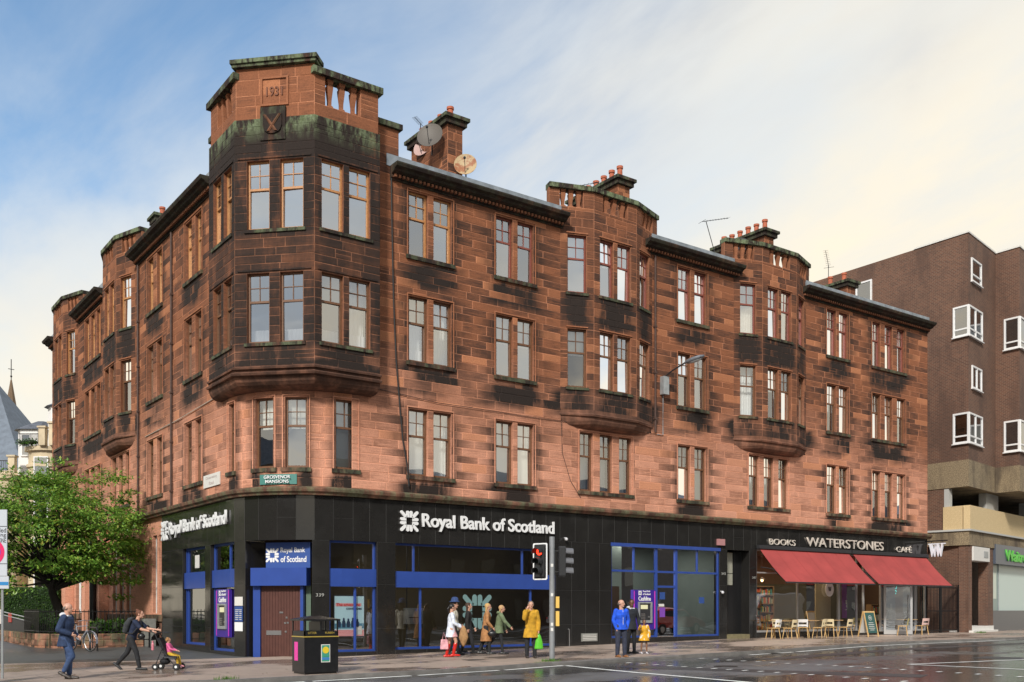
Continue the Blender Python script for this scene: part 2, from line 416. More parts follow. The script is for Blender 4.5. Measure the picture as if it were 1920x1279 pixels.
SILL, HEAD = [5.88, 9.60, 13.05], [8.05, 11.73, 15.15]
wr = random.Random(77)
def window(P, lights, za, zb, wood, parent, cur=None, rec=.115, label=None):
    fr = MB(); pa = MB(); cu = MB(); t = .055
    o1 = -rec; o0 = -rec - .07
    kinds = []
    for i, (a, b) in enumerate(lights):
        zm = za + (zb - za) * .60
        fr.fbox(P, a, a + t, o0, o1, za, zb); fr.fbox(P, b - t, b, o0, o1, za, zb)
        fr.fbox(P, a + t, b - t, o0, o1, za, za + .075); fr.fbox(P, a + t, b - t, o0, o1, zb - t, zb)
        fr.fbox(P, a + t, b - t, o0 + .01, o1 - .004, zm - .03, zm + .035)
        c = (a + b) / 2; zc = (zm + zb) / 2
        fr.fbox(P, c - .011, c + .011, o0 + .02, o1 - .01, zm + .035, zb - t)
        fr.fbox(P, a + t, c - .011, o0 + .02, o1 - .01, zc - .011, zc + .011); fr.fbox(P, c + .011, b - t, o0 + .02, o1 - .01, zc - .011, zc + .011)
        for q0, q1, oo_ in ((za + .075, zm - .03, .02), (zm + .035, zb - t, .035)):       # old hand-hung sashes never sit quite true
            tx_, tz_ = wr.uniform(-.012, .012), wr.uniform(-.016, .016)
            pa.poly([P(a + t, o0 + oo_ - tx_, q0), P(b - t, o0 + oo_ + tx_, q0), P(b - t, o0 + oo_ + tx_ + tz_, q1), P(a + t, o0 + oo_ - tx_ + tz_, q1)])
        k = cur[i % len(cur)] if cur else wr.choice('nnnsbhc')
        kinds.append(k)
        def drape(z0, z1, s0, s1, m, amp=.02, n=None, oo=-.42):
            n = n or max(6, int((s1 - s0) / .035)); vs = []
            ph = wr.uniform(0, 6)
            for q in range(n + 1):
                s_ = lerp(s0, s1, q / n); w_ = oo + amp * sin(q * 1.9 + ph) + amp * .5 * sin(q * .8 + ph)
                vs.append((cu.vert(P(s_, w_, z0)), cu.vert(P(s_, w_, z1))))
            for q in range(n): cu.face((vs[q][0], vs[q + 1][0], vs[q + 1][1], vs[q][1]), m)
        if k == 's': drape(za, zb, a, b, 0)                                   # sheer over all
        elif k == 'h': drape(za, za + .5, a, b, 1, .012)                        # short lace
        elif k == 'b': cu.fbox(P, a, b, -.36, -.355, zm - .05, zb, 2)             # blind half down
        elif k == 'B': cu.fbox(P, a, b, -.36, -.355, za, zb, 2)
        elif k == 'c': drape(za, zb, a, a + (b - a) * .3, 0); drape(za, zb, b - (b - a) * .25, b, 0)
        elif k == 'H': drape(za, za + .5, a, b, 1, .012); drape(za + .3, zb, a + (b - a) * .25, b, 0, oo=-.5)
    w_ = fr.build('window', wood, parent)
    if label: w_['label'] = label
    pa.build('pane', GLASSES[clip((0 if za < 7 else 1 if za < 11 else 2) + wr.choice((-1, 0, 0, 0, 1)), 0, 2)], w_)
    if cu.v: cu.build('curtain', [CURT, LACE, BLIND], w_, smooth=False, recalc=False)
    return w_

def lights_of(s0, s1, n, lw): # n equal lights across s0..s1
    gap = (s1 - s0 - n * lw) / max(1, n - 1)
    return [(s0 + i * (lw + gap), s0 + i * (lw + gap) + lw) for i in range(n)]

TEN = thing('sandstone_tenement', 'long four storey red sandstone corner tenement with bay windows and black granite shopfronts', 'building')

# ---- window schedule: (list of lights) per column
A_COLS = {  # name: (s0, s1, n, light width)
    'p1': (4.97, 6.60, 2, .70), 'p2': (8.44, 10.05, 2, .70), 'p3': (17.28, 18.88, 2, .68), 'p4': (26.76, 28.30, 2, .66), 't3': (30.2, 32.82, 3, .62)}
A_1F = {'t1': (12.2, 14.75, 3, .62), 't2': (21.48, 24.0, 3, .62)}
B_COLS = {'pN': (5.45, 7.20, 2, .70), 'pM': (9.9, 11.75, 2, .70), 'tB': (19.1, 21.95, 3, .70)}
B_1F = {'b1': (14.35, 17.08, 3, .66), 'b2': (24.35, 27.08, 3, .66)}
BAYS_A = [(11.25, 12.5, 14.62, 15.85), (20.5, 21.82, 24.05, 25.25)]
BAYS_B = [(13.5, 14.78, 16.92, 18.2), (23.4, 24.65, 26.88, 28.1)]
PROJ = .43
curA = {('p1', 0): 'Bs', ('p1', 1): 'Hs', ('p1', 2): 'nn', ('p2', 0): 'BB', ('p2', 1): 'bb', ('p2', 2): 'nn', ('p3', 0): 'BB', ('p3', 1): 'ns', ('p3', 2): 'bb',
        ('p4', 0): 'ns', ('p4', 1): 'ss', ('p4', 2): 'ss', ('t3', 0): 'bnb', ('t3', 1): 'bss', ('t3', 2): 'cns', ('t1', 0): 'sss', ('t2', 0): 'cch'}
def wood_for(fl, left=False): return WOODO if (fl == 2 and left) else (WOODR if fl == 2 else WOODB)

def soot_under(cols, base=.0, hi=.0):
    def fn(s, z, rnd):
        v = base
        for (a, b, zs) in cols:
            if zs - 1.25 < z < zs - .02 and a - .12 < s < b + .12:
                d = (zs - z) / 1.15; mid = abs(s - (a + b) / 2)
                v = max(v, (1.3 if mid > .12 else .6) * (1 - d ** 3.))
            if zs - .05 <= z < zs + 2.2 and (a - .24 < s < a + .02 or b - .02 < s < b + .24): v = max(v, .62)
        return clip(v + (z > 14) * .0 + rnd.uniform(-.05, .05), 0, 1)
    return fn

# ---- A front, first floor up
mbA = MB()
opsA = []; sootA = []
for c, (a, b, n, lw) in A_COLS.items():
    for f in range(3):
        for (l0, l1) in lights_of(a, b, n, lw): opsA.append((l0, l1, SILL[f], HEAD[f]))
        sootA.append((a, b, SILL[f]))
for c, (a, b, n, lw) in A_1F.items():
    for (l0, l1) in lights_of(a, b, n, lw): opsA.append((l0, l1, SILL[0], HEAD[0]))
holesA = [(b[0] + .05, b[3] - .05, 8.35, 15.9) for b in BAYS_A]
holesA.append((2.0, 3.6, 8.4, 15.9))
for (b0, b1, b2, b3) in BAYS_A: sootA.append((b0, b3, 9.6))
masonry(mbA, PA, LA - LA + RA, 34.8, 5.3, 15.5, opsA, holesA, seed=11, soot=soot_under(sootA, .04))
wallA = mbA.build('wall', STONE, TEN)
# ---- B front
mbB = MB(); opsB = []; sootB = []
for c, (a, b, n, lw) in B_COLS.items():
    for f in range(3):
        for (l0, l1) in lights_of(a, b, n, lw): opsB.append((l0, l1, SILL[f], HEAD[f]))
        sootB.append((a, b, SILL[f]))
for c, (a, b, n, lw) in B_1F.items():
    for (l0, l1) in lights_of(a, b, n, lw): opsB.append((l0, l1, SILL[0], HEAD[0]))
holesB = [(b[0] + .05, b[3] - .05, 8.35, 15.9) for b in BAYS_B] + [(2.0, 3.6, 8.4, 15.9)]
for b in BAYS_B: sootB.append((b[0], b[3], 9.6))
masonry(mbB, PB, RA, 29.3, 5.3, 15.5, opsB, holesB, seed=12, soot=soot_under(sootB, .12))
mbB.build('wall', STONE, TEN)
# ---- curved corner, first floor
mbC = MB()
CL = [(-.15, .42), (1.43, 2.08), (2.47, 3.15), (4.02, 4.72)]
opsC = [(a, b, SILL[0], HEAD[0]) for a, b in CL if a > 0] 
masonry(mbC, PU, 0, LA, 5.3, 8.75, [(0.0, .42, SILL[0], HEAD[0])] + opsC, seed=13, w=(.35, .6), soot=soot_under([(a, b, SILL[0]) for a, b in CL], .03),
        tone=lambda r, s, z, q: r.random() * .8 if s < 2.3 else r.random() * .35)
mbC.build('wall', STONE, TEN)

def dress(mb, P, a, b, za, zb, sill=True, hm=.0):   # raised margin at head + jambs, sill slab
    av = (.25, .35, .1, 0)
    mb.fbox(P, a - .06, b + .06, .004, .035, zb + .045, zb + .085, 0, av)
    mb.fbox(P, a - .09, a - .06, .004, .03, za, zb + .085, 0, av); mb.fbox(P, b + .06, b + .09, .004, .03, za, zb + .085, 0, av)
    mb.fbox(P, a - .12, b + .12, -.16, .07, za - .13, za - .003, 0, (.7, .1, .75, .35))
def dressed(P, *a):
    m_ = MB(); dress(m_, P, *a); m_.build('window_surround', STONE, TEN)
for c, (a, b, n, lw) in A_COLS.items():
    for f in range(3):
        dressed(PA, a, b, SILL[f], HEAD[f])
        window(PA, lights_of(a, b, n, lw), SILL[f], HEAD[f], wood_for(f, c == 'p1'), TEN, curA.get((c, f)))
for c, (a, b, n, lw) in A_1F.items():
    dressed(PA, a, b, SILL[0], HEAD[0]); window(PA, lights_of(a, b, n, lw), SILL[0], HEAD[0], WOODB, TEN, curA.get((c, 0)))
for c, (a, b, n, lw) in list(B_COLS.items()):
    for f in range(3):
        dressed(PB, a, b, SILL[f], HEAD[f])
        window(PB, lights_of(a, b, n, lw), SILL[f], HEAD[f], WOODO if f == 2 else WOODB, TEN, {0: 'sb', 1: 'sn', 2: 'nc'}[f])
for c, (a, b, n, lw) in B_1F.items():
    dressed(PB, a, b, SILL[0], HEAD[0]); window(PB, lights_of(a, b, n, lw), SILL[0], HEAD[0], WOODB, TEN, 'sbs')
for i, (a, b) in enumerate(CL):
    if a < 0: continue
    dressed(PU, a, b, SILL[0], HEAD[0]); window(PU, [(a, b)], SILL[0], HEAD[0], WOODB, TEN, {1: 'b', 2: 'b', 3: 'B'}[i])
dressed(PU, .0, .42, SILL[0], HEAD[0]); window(PU, [(.0, .42)], SILL[0], HEAD[0], WOODB, TEN, 'b')

# ---- string course above the shops, cable moulding at first floor head
def run(mb, P, s0, s1, prof, m=0, a=None, seg=None):      # sweep an (out, z) profile along s
    n = seg or 1; pr = []
    for i in range(n + 1):
        s_ = lerp(s0, s1, i / n); pr.append([P(s_, o, z) for o, z in prof])
    mb.loft(pr, m, True, a)
ms = MB()
prof = [(-.1, 5.03), (.13, 5.03), (.15, 5.08), (.22, 5.13), (.24, 5.20), (.24, 5.24), (.05, 5.30), (-.1, 5.30)]
av = (.8, .05, .62, .5)
run(ms, PU, -26.4, 0, prof, 0, av, 26); run(ms, PU, 0, LA, prof, 0, av, 16); run(ms, PU, LA, 36.55, prof, 0, av, 34)
ms.build('string_course', STONE, TEN)

# ---- cornice sections between bays, with dentils and lead gutter behind
def cornice(P, s0, s1, ends=(0, 0)):
    mb = MB(); av = (.9, .05, .78, .12)
    pr = [(-.12, 15.44), (.05, 15.44), (.05, 15.50), (.12, 15.50), (.12, 15.60), (.30, 15.66), (.34, 15.72), (.46, 15.76), (.50, 15.84), (.50, 15.88), (-.12, 15.88)]
    pr = [(o, z - .12) for o, z in pr]
    run(mb, P, s0, s1, pr, 0, av, max(2, int((s1 - s0) / 1.2)))
    n = int((s1 - s0 - .2) / .15)
    for i in range(n):
        c = s0 + .12 + (s1 - s0 - .24) * i / max(1, n - 1); mb.fbox(P, c - .04, c + .04, .122, .20, 15.39, 15.475, 0, (.5, .3, .3, 0))
    c_ = mb.build('cornice', STONE, TEN)
    ml = MB(); ml.fbox(P, s0 - .12, s1 + .12, -.12, .02, 15.762, 16.14, 0); ml.fbox(P, s0 - .12, s1 + .12, -.4, -.12, 15.95, 16.10, 0)
    for i in range(int((s1 - s0) / .62)): ml.fbox(P, s0 + .3 + i * .62, s0 + .325 + i * .62, .021, .03, 15.765, 16.13)
    ml.build('lead_gutter', LEAD, TEN)
cornice(PA, 4.25, 11.35); cornice(PA, 15.3, 20.75); cornice(PA, 24.85, 34.82)
cornice(PB, 4.15, 13.2); cornice(PB, 18.2, 23.2); cornice(PB, 28.0, 29.4)

# ---- parapets with balusters
BLS = []
def nbl(): m_ = MB(); BLS.append(m_); return m_
def flush(par):
    for m_ in BLS: m_.build('baluster', STONE, par)
    BLS.clear()
def baluster(mb, P, s, o, z0, z1):
    h = z1 - z0; pr = [(.09, 0), (.09, .07), (.052, .12), (.055, .3), (.086, .66), (.092, .78), (.066, .84), (.088, .87), (.088, .93), (.1, .94), (.1, 1.0)]
    rings = []
    for r, k in pr: rings.append([P(s - r, o - r, z0 + h * k), P(s + r, o - r, z0 + h * k), P(s + r, o + r, z0 + h * k), P(s - r, o + r, z0 + h * k)])
    mb.loft(rings, 0, True, (.3, .2, .1, 0))

def bay(P, b0, b1, b2, b3, seed, sootlv, woods, curs, prefix_flip=False):
    p = PROJ
    def W_(s, o): q = P(s, o, 0); return (q[0], q[1])
    c0, c1, c2, c3 = W_(b0, 0), W_(b1, p), W_(b2, p), W_(b3, 0)
    seq = [c0, c1, c2, c3]
    if P is PB: seq = seq[::-1]
    root_soot = [(0, 9, SILL[1]), (0, 9, SILL[2])]
    mb = MB(); wall_z = 8.78
    for k in range(3):
        F, Ln = facet(seq[k], seq[k + 1])
        if k == 1:
            li = lights_of(.16, Ln - .16, 2, .66) if Ln < 2.3 else lights_of(.18, Ln - .18, 2, .66)
            g_ = (Ln - 2 * .66) / 3; li = [(g_ * 1.0, g_ + .66), (Ln - g_ - .66, Ln - g_)]; li = [(Ln / 2 - .10 - .66, Ln / 2 - .10), (Ln / 2 + .10, Ln / 2 + .76)]
        else:
            li = [(Ln / 2 - .37, Ln / 2 + .37)]
        ops = [(a, b, SILL[f], HEAD[f]) for f in (1, 2) for a, b in li]
        def st(s, z, r, Ln=Ln):
            v = .35
            for zs in (SILL[1], SILL[2]):
                if zs - 1.3 < z < zs: v = 1.15 if (.1 < s < Ln - .1) else .55
            if z < 9.5: v = .9 if (s > .12 and s < Ln - .12) else .5
            if z > 15.2: v = .18 if k == 1 else .45
            return clip(v * sootlv + r.uniform(-.1, .1), 0, 1)
        masonry(mb, F, 0, Ln, wall_z, 16.05, ops, seed=seed + k, soot=st, w=(.35, .75))
        for f in (1, 2):
            window(F, li, SILL[f], HEAD[f], woods[f], TEN, curs[k] if isinstance(curs, list) else curs)
            mb.fbox(F, li[0][0] - .08, li[-1][1] + .08, -.15, .05, SILL[f] - .1, SILL[f] - .003, 0, (.7, .1, .8, .4))
            mb.fbox(F, li[0][0] - .05, li[-1][1] + .05, .006, .035, HEAD[f] + .05, HEAD[f] + .09, 0, (.2, .3, .1, 0))
    # parapet: wings run back over the roof beyond the wall line
    wl = W_(b0 - .45, -.15); wr_ = W_(b3 + .45, -.15)
    pts = [W_(b0 - .40, -.14), W_(b1, p), W_(b2, p), W_(b3 + .40, -.14)]
    if P is PB: pts = pts[::-1]
    cp = MB()
    for k in range(3):
        F, Ln = facet(pts[k], pts[k + 1])
        e = .02
        masonry(mb, F, 0, Ln, 16.05, 16.16, seed=seed + 9, soot=lambda s, z, r: .25)
        av = (.3, .3, .25, .0)
        mb.fbox(F, e, Ln - e, -.26, -.02, 15.7, 16.155, 0, av)
        if k == 1: sp = [(0, .45), (Ln - .45, Ln)]
        else:
            sp = [(0, .42), (Ln - .42, Ln)]
        for a_, b_ in sp:
            masonry(mb, F, a_, b_, 16.16, 16.78, seed=seed + 3, soot=lambda s, z, r: .3, w=(.5, .9))
            mb.fbox(F, a_ + .003, b_ - .003, -.26, -.012, 16.156, 16.78, 0, av)
        free0, free1 = sp[0][1], sp[1][0]
        nb = 3 if free1 - free0 > .8 else 2
        for q in range(nb): baluster(nbl(), F, free0 + (free1 - free0) * (q + .5) / nb, -.13, 16.156, 16.78)
    # coping
    def off(pts, d):
        out = []
        for i, q in enumerate(pts):
            a_ = Vector(pts[max(0, i - 1)]); c_ = Vector(pts[min(len(pts) - 1, i + 1)]); t_ = (c_ - a_).normalized(); n_ = Vector((t_.y, -t_.x))
            out.append((q[0] + n_.x * d, q[1] + n_.y * d))
        return out
    o_, i_ = off(pts, .09), off(pts, -.36)
    rings = []
    for q in range(4): rings.append([(i_[q][0], i_[q][1], 16.785), (o_[q][0], o_[q][1], 16.785), (o_[q][0], o_[q][1], 16.95), (i_[q][0], i_[q][1], 16.98)])
    cp.loft(rings, 0, True, (.9, 0, .9, .95))
    body = mb.build('bay', STONE, TEN)
    flush(body); cp.build('coping', STONE, body)
    # corbel
    cb = MB(); rings = []
    for z, k, dx in ((8.18, .02, .62), (8.19, .35, .48), (8.24, .62, .32), (8.32, .82, .16), (8.43, .95, .05), (8.56, 1.0, 0), (8.565, 1.14, -.05), (8.63, 1.2, -.06), (8.66, 1.14, -.04), (8.665, 1.02, 0), (8.80, 1.02, 0)):
        rings.append([P(b0 + dx + (.5 if k < .5 else 0) * .3, -.02 if k < 1.05 else .0, z), P(b1 + dx * .6, p * k, z), P(b2 - dx * .6, p * k, z), P(b3 - dx - (.5 if k < .5 else 0) * .3, -.02 if k < 1.05 else .0, z)])
    cb.loft(rings, 0, True, (.5, .1, .55, 0))
    cb.build('corbel', STONE, body)
for i, b in enumerate(BAYS_A):
    bay(PA, *b, 100 + i * 10, .9, {1: WOODB, 2: WOODR}, [['b', 'bc', 'n'], ['s', 'bs', 's']][i])
for i, b in enumerate(BAYS_B):
    bay(PB, *b, 140 + i * 10, 1.0, {1: WOODB, 2: WOODO}, ['s', 'ns', 'n'])

# ---- corner tower
V1, V2, V3, V4 = (3.66, -.45), (1.43, -.45), (-.37, 1.36), (-.37, 3.66)
DATE = []
def tower():
    mb = MB()
    fac = [(V4, V3), (V3, V2), (V2, V1)]
    retL = ((0.0, 3.66), V4); retR = (V1, (3.66, 0.0))
    for k, (p, q) in enumerate(fac):
        F, Ln = facet(p, q)
        if k == 1: li = [(.40, 1.12), (1.46, 2.20)]
        elif k == 2: li = [(.24, .96), (1.16, 1.88)]
        else: li = [(Ln - 1.90, Ln - 1.18), (Ln - .96, Ln - .26)]
        ops = [(a, b, SILL[f], HEAD[f]) for f in (1, 2) for a, b in li]
        def st(s, z, r):
            v = .72
            if z > 15.2: v = 1.1
            elif z > 13: v = .85
            elif 11.7 < z < 13.05: v = .62
            elif z < 9.55: v = .86 if .12 < s < Ln - .12 else .5
            if z < 8.95: v = .95
            if z > 16.42: v = .12
            return clip(v + r.uniform(-.12, .06), 0, 1)
        def ms_(s, z): return clip((z - 15.75) / .55, 0, 1) * .95 if z < 16.43 else 0
        masonry(mb, F, 0, Ln, 8.9, 16.42, ops, seed=200 + k, soot=st, moss=ms_, w=(.5, 1.1), tone=lambda r, s, z, q_: .45 + .5 * r.random())
        cz = {0: {1: 'hh', 2: 'nn'}, 1: {1: 'hh', 2: 'nn'}, 2: {1: 'hH', 2: 'nn'}}[k]
        for f in (1, 2):
            window(F, li, SILL[f], HEAD[f], WOODO if f == 2 else WOODB, TEN, cz[f])
            mb.fbox(F, .1, Ln - .1, .008, .03, HEAD[f] + .05, HEAD[f] + .1, 0, (.6, .1, .75, 0))
            mb.fbox(F, li[0][0] - .08, li[-1][1] + .08, -.15, .05, SILL[f] - .1, SILL[f] - .003, 0, (.7, .1, .8, .5))
    for p, q in (retL, retR):
        F, Ln = facet(p, q); masonry(mb, F, 0, Ln, 8.9, 16.42, seed=230, soot=lambda s, z, r: .6)
    # upstands of the main wall beside the tower
    for P, e in ((PA, 4.58), (PB, 4.42)):
        masonry(mb, P, 3.5, e, 15.5, 16.98, seed=231, soot=lambda s, z, r: .15)
        mb.fbox(P, 3.5, e, -.3, -.012, 15.5, 16.98, 0, (.3, .3, .3, 0))
        masonry(mb, (lambda P_, e_: (lambda s, o, z: P_(e_ + o, -s, z)))(P, e), 0, .32, 15.5, 16.98, seed=5, soot=lambda s, z, r: .2)
        mb.fbox(P, 3.4, e + .1, -.38, .1, 16.985, 17.16, 0, (.9, 0, .85, .5))
    body = mb.build('corner_bay', STONE, TEN)
    # parapet slightly set back
    i = .05
    T1, T2, T3, T4 = (3.62, -.45 + i), (1.43 + i * .4, -.45 + i), (-.37 + i, 1.36 + i * .4), (-.37 + i, 3.62)
    mp = MB(); cp = MB()
    for k, (p, q) in enumerate([(T4, T3), (T3, T2), (T2, T1)]):
        F, Ln = facet(p, q); S = lambda s, z, r: .12
        if k == 1:
            masonry(mp, F, 0, Ln, 16.42, 18.0, seed=240, soot=S, rh=.36, w=(.5, 1.0), tone=lambda r, s, z, q_: r.random() * .45)
            mp.fbox(F, .003, Ln - .003, -.32, -.012, 16.42, 18.0, 0, (.3, .3, .1, 0))
            # date panel frame
            for a_, b_, c_, d_ in ((.80, 1.70, 17.62, 17.68), (.80, 1.70, 16.80, 16.86), (.80, .87, 16.86, 17.62), (1.63, 1.70, 16.86, 17.62)):
                mp.fbox(F, a_, b_, .0, .045, c_, d_, 0, (.2, .2, .1, 0))
            cp.fbox(F, -.09, Ln + .09, -.42, .13, 18.005, 18.10, 0, (.9, 0, .9, .7)); cp.fbox(F, -.13, Ln + .13, -.46, .18, 18.10, 18.22, 0, (.9, 0, .85, .9))
            a_, xd_, nd_ = Vector(F(.93, .0, 16.98)), (Vector(F(1, 0, 0)) - Vector(F(0, 0, 0))), (Vector(F(0, 1, 0)) - Vector(F(0, 0, 0)))
            DATE.append((a_, xd_, nd_))
            # shield panel
            sh = MB(); sh.fbox(F, .82, 1.62, .0, .09, 15.74, 16.74, 0, (.9, 0, .85, .3))
            n = 14; pts = []
            for q_ in range(n + 1):
                x = -0.30 + .60 * q_ / n; pts.append((x, -.12 - .24 * math.sqrt(max(0, 1 - (x / .30) ** 2))))
            pts = [(-.30, .22)] + pts + [(.30, .22)]
            c0 = 1.22
            outer = [F(c0 + x, .135, 16.28 + z) for x, z in pts]; inn = [F(c0 + x, .09, 16.28 + z) for x, z in pts]
            sh.loft([inn, outer], 0, True, (.7, .1, .9, 0))
            for sg in (-1, 1):
                sh.loft([[F(c0 + sg * (-.24) + dx, .15 + (.03 if dy else 0), 16.48) for dx, dy in ((-.05, 0), (.05, 0), (.0, 1))], [F(c0 + sg * .12 + dx, .15 + (.03 if dy else 0), 15.98) for dx, dy in ((-.05, 0), (.05, 0), (.0, 1))]], 0, True, (.3, .2, .6, .2))
            sh.build('shield_panel', STONE, body)
        else:
            masonry(mp, F, 0, Ln, 16.42, 16.82, seed=241, soot=S, rh=.4, tone=lambda r, s, z, q_: r.random() * .4)
            mp.fbox(F, .003, Ln - .003, -.30, -.012, 16.42, 16.815, 0, (.3, .3, .1, 0))
            sp = [(0, .36), (Ln - .62, Ln)] if k == 2 else [(0, .62), (Ln - .30, Ln)]
            for a_, b_ in sp:
                masonry(mp, F, a_, b_, 16.82, 17.68, seed=242, soot=S, tone=lambda r, s, z, q_: r.random() * .5)
                mp.fbox(F, a_ + .003, b_ - .003, -.30, -.012, 16.816, 17.68, 0, (.3, .3, .1, 0))
            f0, f1 = sp[0][1], sp[1][0]
            for q_ in range(3): baluster(nbl(), F, f0 + (f1 - f0) * (q_ + .5) / 3, -.15, 16.82, 17.68)
            if k == 2: cp.fbox(F, -.08, Ln + .12, -.40, .12, 17.685, 17.88, 0, (.9, 0, .8, .95))
            else: cp.fbox(F, -.12, Ln + .08, -.40, .12, 17.685, 17.88, 0, (.9, 0, .8, .6))
    for p, q in ((T1, (3.62, .3)), ((.3, 3.62), T4)):
        F, Ln = facet(p, q); masonry(mp, F, 0, Ln, 16.42, 17.68, seed=243, soot=lambda s, z, r: .2); mp.fbox(F, 0, Ln, -.3, -.02, 16.4, 17.68, 0, (.3, .3, .1, 0))
    pr = mp.build('parapet', STONE, body); flush(body); cp.build('coping', STONE, body)
    # ledge + roof deck of the tower
    lg = MB(); lg.prism([V1, V2, V3, V4, (1.5, 4.4), (4.4, 1.5)], 16.36, 16.425, 0, (.8, 0, .6, .9)); lg.build('parapet_ledge', STONE, body)
    # corbel course
    cb = MB(); rings = []
    W1, W2, W3, W4 = (3.55, .04), (1.72, .24), (.24, 1.72), (.04, 3.55)
    for z, k in ((8.24, .0), (8.25, .38), (8.28, .6), (8.35, .8), (8.44, .93), (8.54, 1.0), (8.60, 1.0), (8.605, 1.18), (8.67, 1.22), (8.70, 1.16), (8.705, 1.03), (8.79, 1.05), (8.795, 1.15), (8.85, 1.17), (8.88, 1.1), (8.885, 1.0), (8.96, 1.0)):
        ring = []
        for w_, v_ in ((W4, V4), (W3, V3), (W2, V2), (W1, V1)): ring.append((lerp(w_[0], v_[0], k), lerp(w_[1], v_[1], k), z))
        ring.append((3.6, 1.2, z)); ring.append((1.2, 3.6, z))
        rings.append(ring)
    cb.loft(rings, 0, True, (.6, .1, .62, 0)); cb.build('corbel', STONE, body)
    return body
TB = tower()

# ---- cores, slabs, gable, roof, ends
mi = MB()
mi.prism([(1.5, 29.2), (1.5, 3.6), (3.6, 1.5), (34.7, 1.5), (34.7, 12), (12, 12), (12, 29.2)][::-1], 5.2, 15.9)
mi.build('dark_core', DARK, TEN)  # near-black block: the gloom of unlit rooms put into its colour
mf = MB()
outl = [(.26, 29.2), (.26, 4.0), (.5, 2.2), (2.2, .5), (4.0, .26), (34.6, .26), (34.6, 1.7), (3.7, 1.7), (1.7, 3.7), (1.7, 29.2)][::-1]
for z in (8.6, 12.3): mf.prism(outl, z, z + .25)
mf.build('floor_slab', OFFW, TEN)
mg = MB()
masonry(mg, lambda s, o, z: (34.8 + o, s, z), 0, 12.2, -.2, 15.5, seed=31)
masonry(mg, lambda s, o, z: (s, 29.3 + o, z), 0, 12.2, -.2, 15.5, seed=32)
mg.fbox(PA, 11.9, 34.79, -12.2, -11.9, -.2, 15.5, 0, (.4, .3, .2, 0)); mg.fbox(PB, 12.2, 29.29, -12.2, -11.9, -.2, 15.5, 0, (.4, .3, .2, 0))
mg.build('rear_wall', STONE, TEN)
mr_ = MB()
SLATE = mat('grey_slate', (.12, .125, .14), .6, noise=.3, nscale=4)
q = [(.1, 29.3), (.1, 3.4), (3.4, .1), (34.7, .1), (34.7, 12.1), (12.1, 12.1), (12.1, 29.3)]
mr_.prism(q[::-1], 15.6, 15.98)
mr_.poly([(34.7, .4, 15.985), (34.7, 6, 16.9), (6, 6, 16.9), (1.6, 3.1, 16.0), (3.1, .4, 15.985)]); mr_.poly([(34.7, 6, 16.9), (34.7, 12, 15.985), (12, 12, 15.985), (6, 6, 16.9)])
mr_.poly([(.4, 29.3, 15.985), (6, 29.3, 16.9), (6, 6, 16.9), (1.6, 3.1, 16.0), (.4, 3.1, 15.985)]); mr_.poly([(6, 29.3, 16.9), (12, 29.3, 15.985), (12, 12, 15.985), (6, 6, 16.9)])
mr_.poly([(34.7, .4, 15.985), (34.7, 6, 16.9), (34.7, 12, 15.985)]); mr_.poly([(.4, 29.3, 15.985), (6, 29.3, 16.9), (12, 29.3, 15.985)])
ROOF = mr_.build('roof', SLATE, TEN)

def chimney(x, y, L_, w_, ztop, npots, along='y', base=16.0, pr=.13):
    mb = MB(); lx, ly = (w_, L_) if along == 'y' else (L_, w_)
    S = lambda s, z, r: clip(.15 + r.uniform(-.1, .3), 0, 1)
    masonry(mb, lambda s, o, z: (x + s, y - o, z), 0, lx, base, ztop - .3, seed=int(x * 7 + 3), soot=S, w=(.3, .6))
    masonry(mb, lambda s, o, z: (x - o, y + s, z), 0, ly, base, ztop - .3, seed=int(x * 7 + 4), soot=S, w=(.3, .7))
    mb.box(x + .012, x + lx, y + .012, y + ly, base, ztop - .3, 0, (.3, .2, .2, 0))
    c_ = mb.build('chimney', STONE, ROOF)
    cp = MB(); cp.box(x - .12, x + lx + .12, y - .12, y + ly + .12, ztop - .3, ztop - .12, 0, (.9, 0, .95, .2)); cp.box(x - .2, x + lx + .2, y - .2, y + ly + .2, ztop - .12, ztop, 0, (.9, 0, .9, .6))
    cp.build('chimney_cap', STONE, c_)
    for i in range(npots):
        tt = (i + .5) / npots; px, py = (x + lx / 2, y + ly * tt) if along == 'y' else (x + lx * tt, y + ly / 2)
        h = random.Random(i * 7 + int(x)).uniform(.42, .56)
        pm = MB(); pm.lathe((px, py, ztop), [(pr * .95, 0), (pr * .85, .06), (pr * .78, h * .8), (pr, h * .82), (pr, h), (pr * .75, h), (pr * .7, h - .1)], 14)
        pm.build('chimney_pot', TERRA, c_, smooth=False)
chimney(7.2, 1.2, 2.5, .62, 18.75, 4)
chimney(15.15, 1.2, 2.9, .62, 18.62, 6)
chimney(23.9, 1.2, 2.9, .62, 18.5, 6)
chimney(30.2, 1.4, 1.6, .62, 17.5, 2)
chimney(1.2, 14.6, 2.4, .62, 18.2, 4, along='x')
